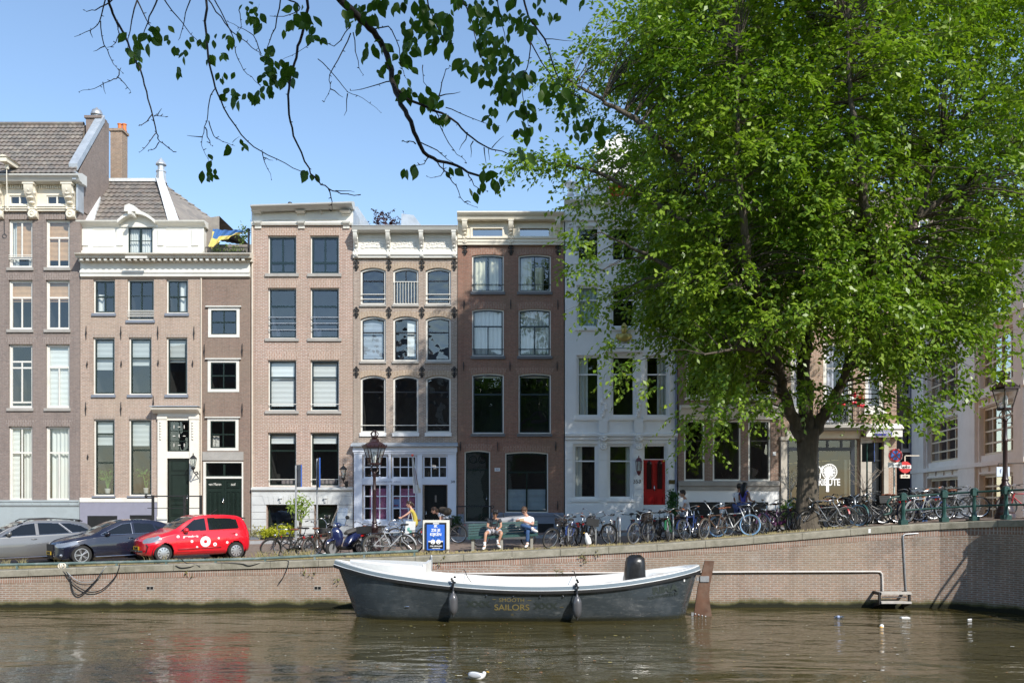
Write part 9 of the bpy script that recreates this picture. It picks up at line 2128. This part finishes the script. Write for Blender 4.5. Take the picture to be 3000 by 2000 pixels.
 for c in C:
  d=np.linalg.norm(A-c,axis=1)+np.where(A[:,2]>c[2]+.5,3,0);i=int(np.argmin(d));p,pr=LP[i];cc=Vector(c)
  if d[i]>3.5:continue
  m=p.lerp(cc,.5)+Vector((0,0,.12*d[i]))+Vector((random.gauss(0,.1),random.gauss(0,.1),0));r0=min(pr*.6,.008+.007*d[i]);mb.tube([p,p.lerp(m,.55)+Vector((0,0,.03*d[i])),m,cc],[r0,r0*.8,r0*.55,.006],4,cap=False)
 idx=r.choice(len(tb),3000,replace=False)
 for i in idx:mb.tube([tb[i],te[i]],[.006,.003],3,cap=False)
 mb.build('twigs',BARK,t)
elm()
# ------ purple leaved tree peeping over the roofs, red banner
def beech():
 Y=34;x=WX(1125,Y);t=thing('copper_beech','dark purple leaved tree showing over the roof beside the grey roof hatch','tree',(x,Y,1))
 mb=MB();mb.tube([(x,Y,.9),(x+.2,Y,8),(x,Y,15)],[.4,.3,.1],9);mb.build('trunk',BARK,t)
 r=np.random.default_rng(31);zt=WZ(636,Y);P=r.normal(0,1,(420,3));P=norm(P)*r.uniform(.5,1,(420,1))*np.array([2.3,2.3,4]);C=P+np.array([x,Y,zt-3.7])
 lv,lf,_,_=sprays(C,norm(P),3,10,.9,.2,.3,32);np_mesh('crown',lv,lf,leafmat('copper_leaf',(.035,.012,.014),(.07,.022,.022),.3),t)
beech()
t_=thing('red_banner','bright red cloth glimpsed through the leaves before the white gable','banner',B(1835,580,FY-.5));RB=paint('banner_red',(.75,.02,.015),.7)
mb=MB();mb.grid([[Vector(B(1785+i*9,536+j*6+((i*7)%5),FY-.5))+Vector((0,.08*math.sin(i*1.3+j),0))for i in range(9)]for j in range(7)]);mb.build('cloth',RB,t_,smooth=True);mb=MB();mb.tube([B(1820,596,FY-.1),B(1822,522,FY-.5)],.03,6);mb.build('pole',IRON,t_)
# ------ elm of the near bank whose twigs hang into the top of the view
def near_elm():
 t=thing('overhanging_elm','elm on the near bank whose dark leafy twigs hang in from the top','tree',(5.2,-30.2,1.65))
 NB=paint('near_bark',(.045,.038,.036),.85,var=.3,sc=6);mb=MB();TR=[(5.2,-30.2,1.5),(5.1,-30.1,4),(4.8,-29.6,7),(4.2,-28.6,9.2)];mb.tube(catmull(TR,5),[.42-.011*i for i in range(16)],12);mb.build('trunk',NB,t,smooth=True)
 LIM=catmull([(4.8,-29.6,7),(3.6,-26.6,9.0),(1.8,-23.6,9.4),(-.4,-21.6,8.8),(-2.6,-21.2,8.6),(-4.6,-21.6,8.9)],8)
 r=random.Random(5);WS=[];mb=MB();mb.tube(LIM,[.20-.0042*i for i in range(len(LIM))],9)
 S=[[(319,0),(330,43),(358,91),(370,123),(394,170),(413,213),(429,269),(447,336),(457,387),(467,415),(493,435),(516,447)],[(447,336),(417,364),(406,368)],[(450,340),(461,338),(487,341)],[(461,338),(473,316)],[(455,389),(433,423),(408,447)],[(467,418),(449,437),(433,443)],[(307,0),(293,65),(263,87),(220,109)],[(293,65),(305,130),(327,178),(346,202),(360,214)],[(346,202),(346,225),(319,237),(279,257),(230,271)],[(346,225),(366,245),(386,273)],[(319,8),(279,30),(247,32)],[(263,87),(272,112)],[(301,240),(312,275)],[(305,137),(275,152)],[(340,60),(350,88),(340,125),(318,142)],[(603,0),(605,99),(613,178),(631,257),(659,316),(710,395),(765,443),(833,478),(896,510)],[(631,257),(613,297),(607,356),(595,403),(595,439),(611,474)],[(609,356),(627,395),(655,415),(690,429)],[(768,445),(777,480),(797,522)],[(772,462),(799,469)],[(595,400),(549,398)],[(603,372),(612,412),(624,428)],[(611,0),(647,51),(680,95),(738,138),(765,158),(800,190)],[(627,0),(655,51),(686,119),(690,154),(714,206),(746,237),(770,262)],[(821,0),(805,79),(793,115),(781,158),(785,200)],[(902,0),(888,79),(876,138),(864,186),(848,245),(845,297),(852,356),(872,423),(904,494),(931,530),(963,554),(999,565),(1055,572)],[(963,554),(972,590),(970,618)],[(980,560),(1040,562)],[(404,0),(380,90),(372,120)],[(460,0),(440,50),(425,90),(408,135)],[(480,0),(520,50),(560,100),(590,140)],[(560,0),(545,40),(535,90),(520,120)],[(400,0),(430,60),(445,85)],[(850,0),(880,20),(850,45),(790,48)],[(700,30),(705,70),(700,95)],[(765,158),(740,105),(700,80),(660,60)],[(999,0),(1030,28),(1058,59),(1094,95),(1121,138),(1141,186),(1153,253),(1177,308),(1204,356),(1220,403),(1244,447),(1280,470),(1327,480),(1370,506),(1434,524)],[(1157,257),(1200,293),(1276,324),(1327,348),(1367,391),(1414,427),(1454,439),(1509,453)],[(1307,314),(1367,340),(1418,360),(1465,370)],[(1280,328),(1291,368),(1315,415),(1339,451),(1370,478)],[(1224,415),(1280,439),(1300,459),(1335,482)],[(1280,474),(1311,510),(1335,546),(1359,589),(1398,607)],[(1370,510),(1390,542),(1430,560)],[(1254,460),(1240,478),(1210,490)],[(1222,422),(1190,415),(1176,413)],[(1359,589),(1380,592)],[(1300,480),(1290,515),(1250,520)],[(1094,85),(1137,79),(1161,119),(1177,190),(1185,221),(1224,293)],[(1355,0),(1374,36),(1398,130),(1422,206),(1454,277)],[(1537,0),(1552,51),(1596,115),(1608,150),(1635,233),(1663,269),(1711,301),(1740,380)],[(1596,115),(1675,121)],[(1556,123),(1608,214),(1635,237)],[(1556,123),(1548,194),(1533,214),(1533,277),(1541,336),(1552,380)],[(932,174),(979,221),(1019,269),(1066,289),(1117,330)],[(1030,99),(991,178),(967,221),(967,261),(951,300)],[(1145,237),(1086,253),(1023,269)],[(1026,79),(979,134),(932,115),(876,150),(820,180)],[(1019,275),(1008,340)],[(1285,285),(1300,220),(1318,195)],[(1288,282),(1347,270)],[(1240,190),(1240,240),(1290,300)],[(1367,391),(1345,440)],[(1384,412),(1378,460)],[(1417,430),(1421,478)],[(1432,432),(1436,470)],[(1440,432),(1475,398)],[(967,261),(1005,285)],[(1036,95),(1045,180),(1065,218)],[(1454,0),(1470,60),(1480,120),(1490,180)],[(1250,0),(1275,60),(1300,110),(1330,130)]]
 dep={}
 for k,P in enumerate(S):
  root=P[0][1]<=12;d0=None
  for(a,b),dd in dep.items():
   if abs(a-P[0][0])<14 and abs(b-P[0][1])<14:d0=dd
  d0=d0 or 6.5+.9*math.sin(k*1.7);pts=[]
  for i,(a,b)in enumerate(P):
   dd=d0+(.10*math.sin(i*.8+k)-.10*math.sin(k));dep[(a,b)]=dd;pts.append(Vector(B(a+r.uniform(-1.5,1.5),b,dd-D)))
  big=P[0]==(999,0);r0=.024 if big else(.0095 if P[0]in((603,0),(902,0),(319,0),(1537,0))or P[0]==(1157,257)else .0052 if root else .0042)
  c=catmull(pts,3);n=len(c);c=[p+Vector((r.gauss(0,.0035),0,r.gauss(0,.0035)))for p in c];mb.tube(c,[r0*(1-.72*i/(n-1))for i in range(n)],6)
  if not big and n>5:
   for i in range(2,n,2):q=c[i];mb.tube([q,q+Vector((r.uniform(-.02,.02),r.uniform(-.01,.01),r.uniform(-.014,.018)))],[.0035,.002],4)
  if root:
   j=min(LIM,key=lambda q:(q-(c[0]+Vector((.4,0,1.8)))).length);mb.tube(catmull([c[0],c[0]+(c[0]-c[1]).normalized()*.5+Vector((0,0,.25)),c[0].lerp(j,.6)+Vector((0,0,.2)),j],4),[r0*(1+.07*i)for i in range(13)],6)
 mb.build('branch',NB,t,smooth=True)
 CL=[(383,118,2),(392,112,1),(400,165,7),(378,150,3),(440,108,3),(436,130,3),(478,98,3),(490,122,3),(530,160,7),(515,210,4),(545,125,3),(600,130,3),(615,178,4),(622,112,3),(645,170,4),(675,125,4),(672,105,2),(650,225,3),(672,218,2),(655,305,2),(680,288,7),(715,295,5),(755,292,7),(778,262,11),(792,218,9),(812,240,7),(785,168,7),(800,150,4),(850,205,7),(860,228,4),(740,20,6),(735,45,5),(752,62,5),(850,75,5),(892,60,6),(868,30,3),(925,85,2),(905,115,2),(932,118,3),(612,475,2),(616,515,6),(698,432,6),(905,520,8),(1040,40,9),(1070,50,10),(1100,20,7),(1135,15,4),(1030,70,5),(1075,150,5),(1110,140,5),(1105,203,3),(1130,190,2),(1180,165,10),(1200,112,12),(1215,140,6),(1175,225,5),(1195,215,3),(1180,275,4),(1200,285,3),(1252,292,10),(1285,305,6),(1258,345,2),(1278,350,4),(1305,340,4),(1230,20,8),(1250,60,12),(1270,95,11),(1300,55,9),(1320,88,5),(1282,130,5),(1320,148,4),(1200,75,5),(1385,25,11),(1400,80,14),(1425,50,9),(1452,52,10),(1482,62,9),(1420,120,15),(1452,110,9),(1440,160,15),(1482,150,8),(1350,190,6),(1372,212,6),(1400,195,9),(1420,232,8),(1460,200,15),(1482,235,13),(1502,190,9),(1512,232,9),(1540,232,6),(1530,60,9),(1545,92,5),(1515,90,6),(1582,40,3),(1608,45,3),(1628,48,3),(1470,282,11),(1502,272,9),(1452,325,5),(1442,372,5),(1430,360,2),(1528,322,7),(1532,380,6),(1565,330,4),(1575,372,3),(1600,268,10),(1640,258,6),(1612,300,4),(1668,290,10),(1702,312,10),(1655,345,7),(1690,382,9),(1722,370,8),(1742,402,8),(1700,412,6),(1762,390,6),(1528,458,3),(1312,512,3),(1190,505,2),(1212,500,2),(1452,530,4),(1412,515,2),(1388,576,2),(1405,572,1),(1415,542,1),(1655,6,3),(1704,8,3),(1580,8,4),(1500,10,8),(1440,8,8),(1340,6,5),(1170,5,5)]
 V,Fc=[],[];R=np.random.default_rng(8);prof=[(0,0),(.14,.55),(.32,.92),(.5,1.0),(.68,.82),(.84,.45),(1,0)]
 for a,b,n in CL:
  key=min(dep,key=lambda q:(q[0]-a)**2+(q[1]-b)**2);d_=dep[key]
  for k in range(n):
   sp=7+3.2*math.sqrt(n);dd=d_+R.normal(0,.14);c=np.array(B(a+R.normal(0,sp*.75),b+R.normal(0,sp*.7)-12,dd-D));L=.083*R.uniform(.6,1.2);W_=L*.27
   ld=norm(np.array([R.normal(0,.55),R.normal(0,.35),-1+R.normal(0,.45)]));nn=np.array([R.normal(0,.55),-1,R.normal(0,.45)]);nn=norm(nn-ld*np.dot(nn,ld));sd=np.cross(ld,nn);cur=R.uniform(-.05,.28)*L;tw=R.uniform(.05,.3)
   i0=len(V);
   for u,h_ in prof:
    m=c+ld*L*u-nn*cur*u*u;
    for s in(-1,0,1):V.append(m+sd*s*W_*h_*(1+.06*(-1)**int(u*9))+nn*abs(s)*W_*h_*tw)
   for j in range(len(prof)-1):
    for s in(0,1):q=i0+j*3+s;Fc.append((q,q+1,q+4,q+3))
 fo=np_mesh('foliage',V,Fc,leafmat('near_elm_leaf',(.042,.105,.014),(.085,.165,.024),.42,sc=3,rough=.4),t)
 fo.data.polygons.foreach_set('use_smooth',[True]*len(fo.data.polygons))
 r2=np.random.default_rng(41);P=norm(r2.normal(0,1,(3600,3)))*r2.uniform(.35,1,(3600,1))**.5*np.array([7.0,4.4,3.6]);C=P+np.array([3.0,-27.6,12.2]);C=C[C[:,2]>3.37+.62*np.maximum(C[:,1]+28,0)+1.2][:1900]
 lv,lf,_,_=sprays(C,norm(C-np.array([3,-27.6,12])),3,9,.9,.2,.3,42);np_mesh('crown',lv,lf,MATS['near_elm_leaf'],t)
near_elm()
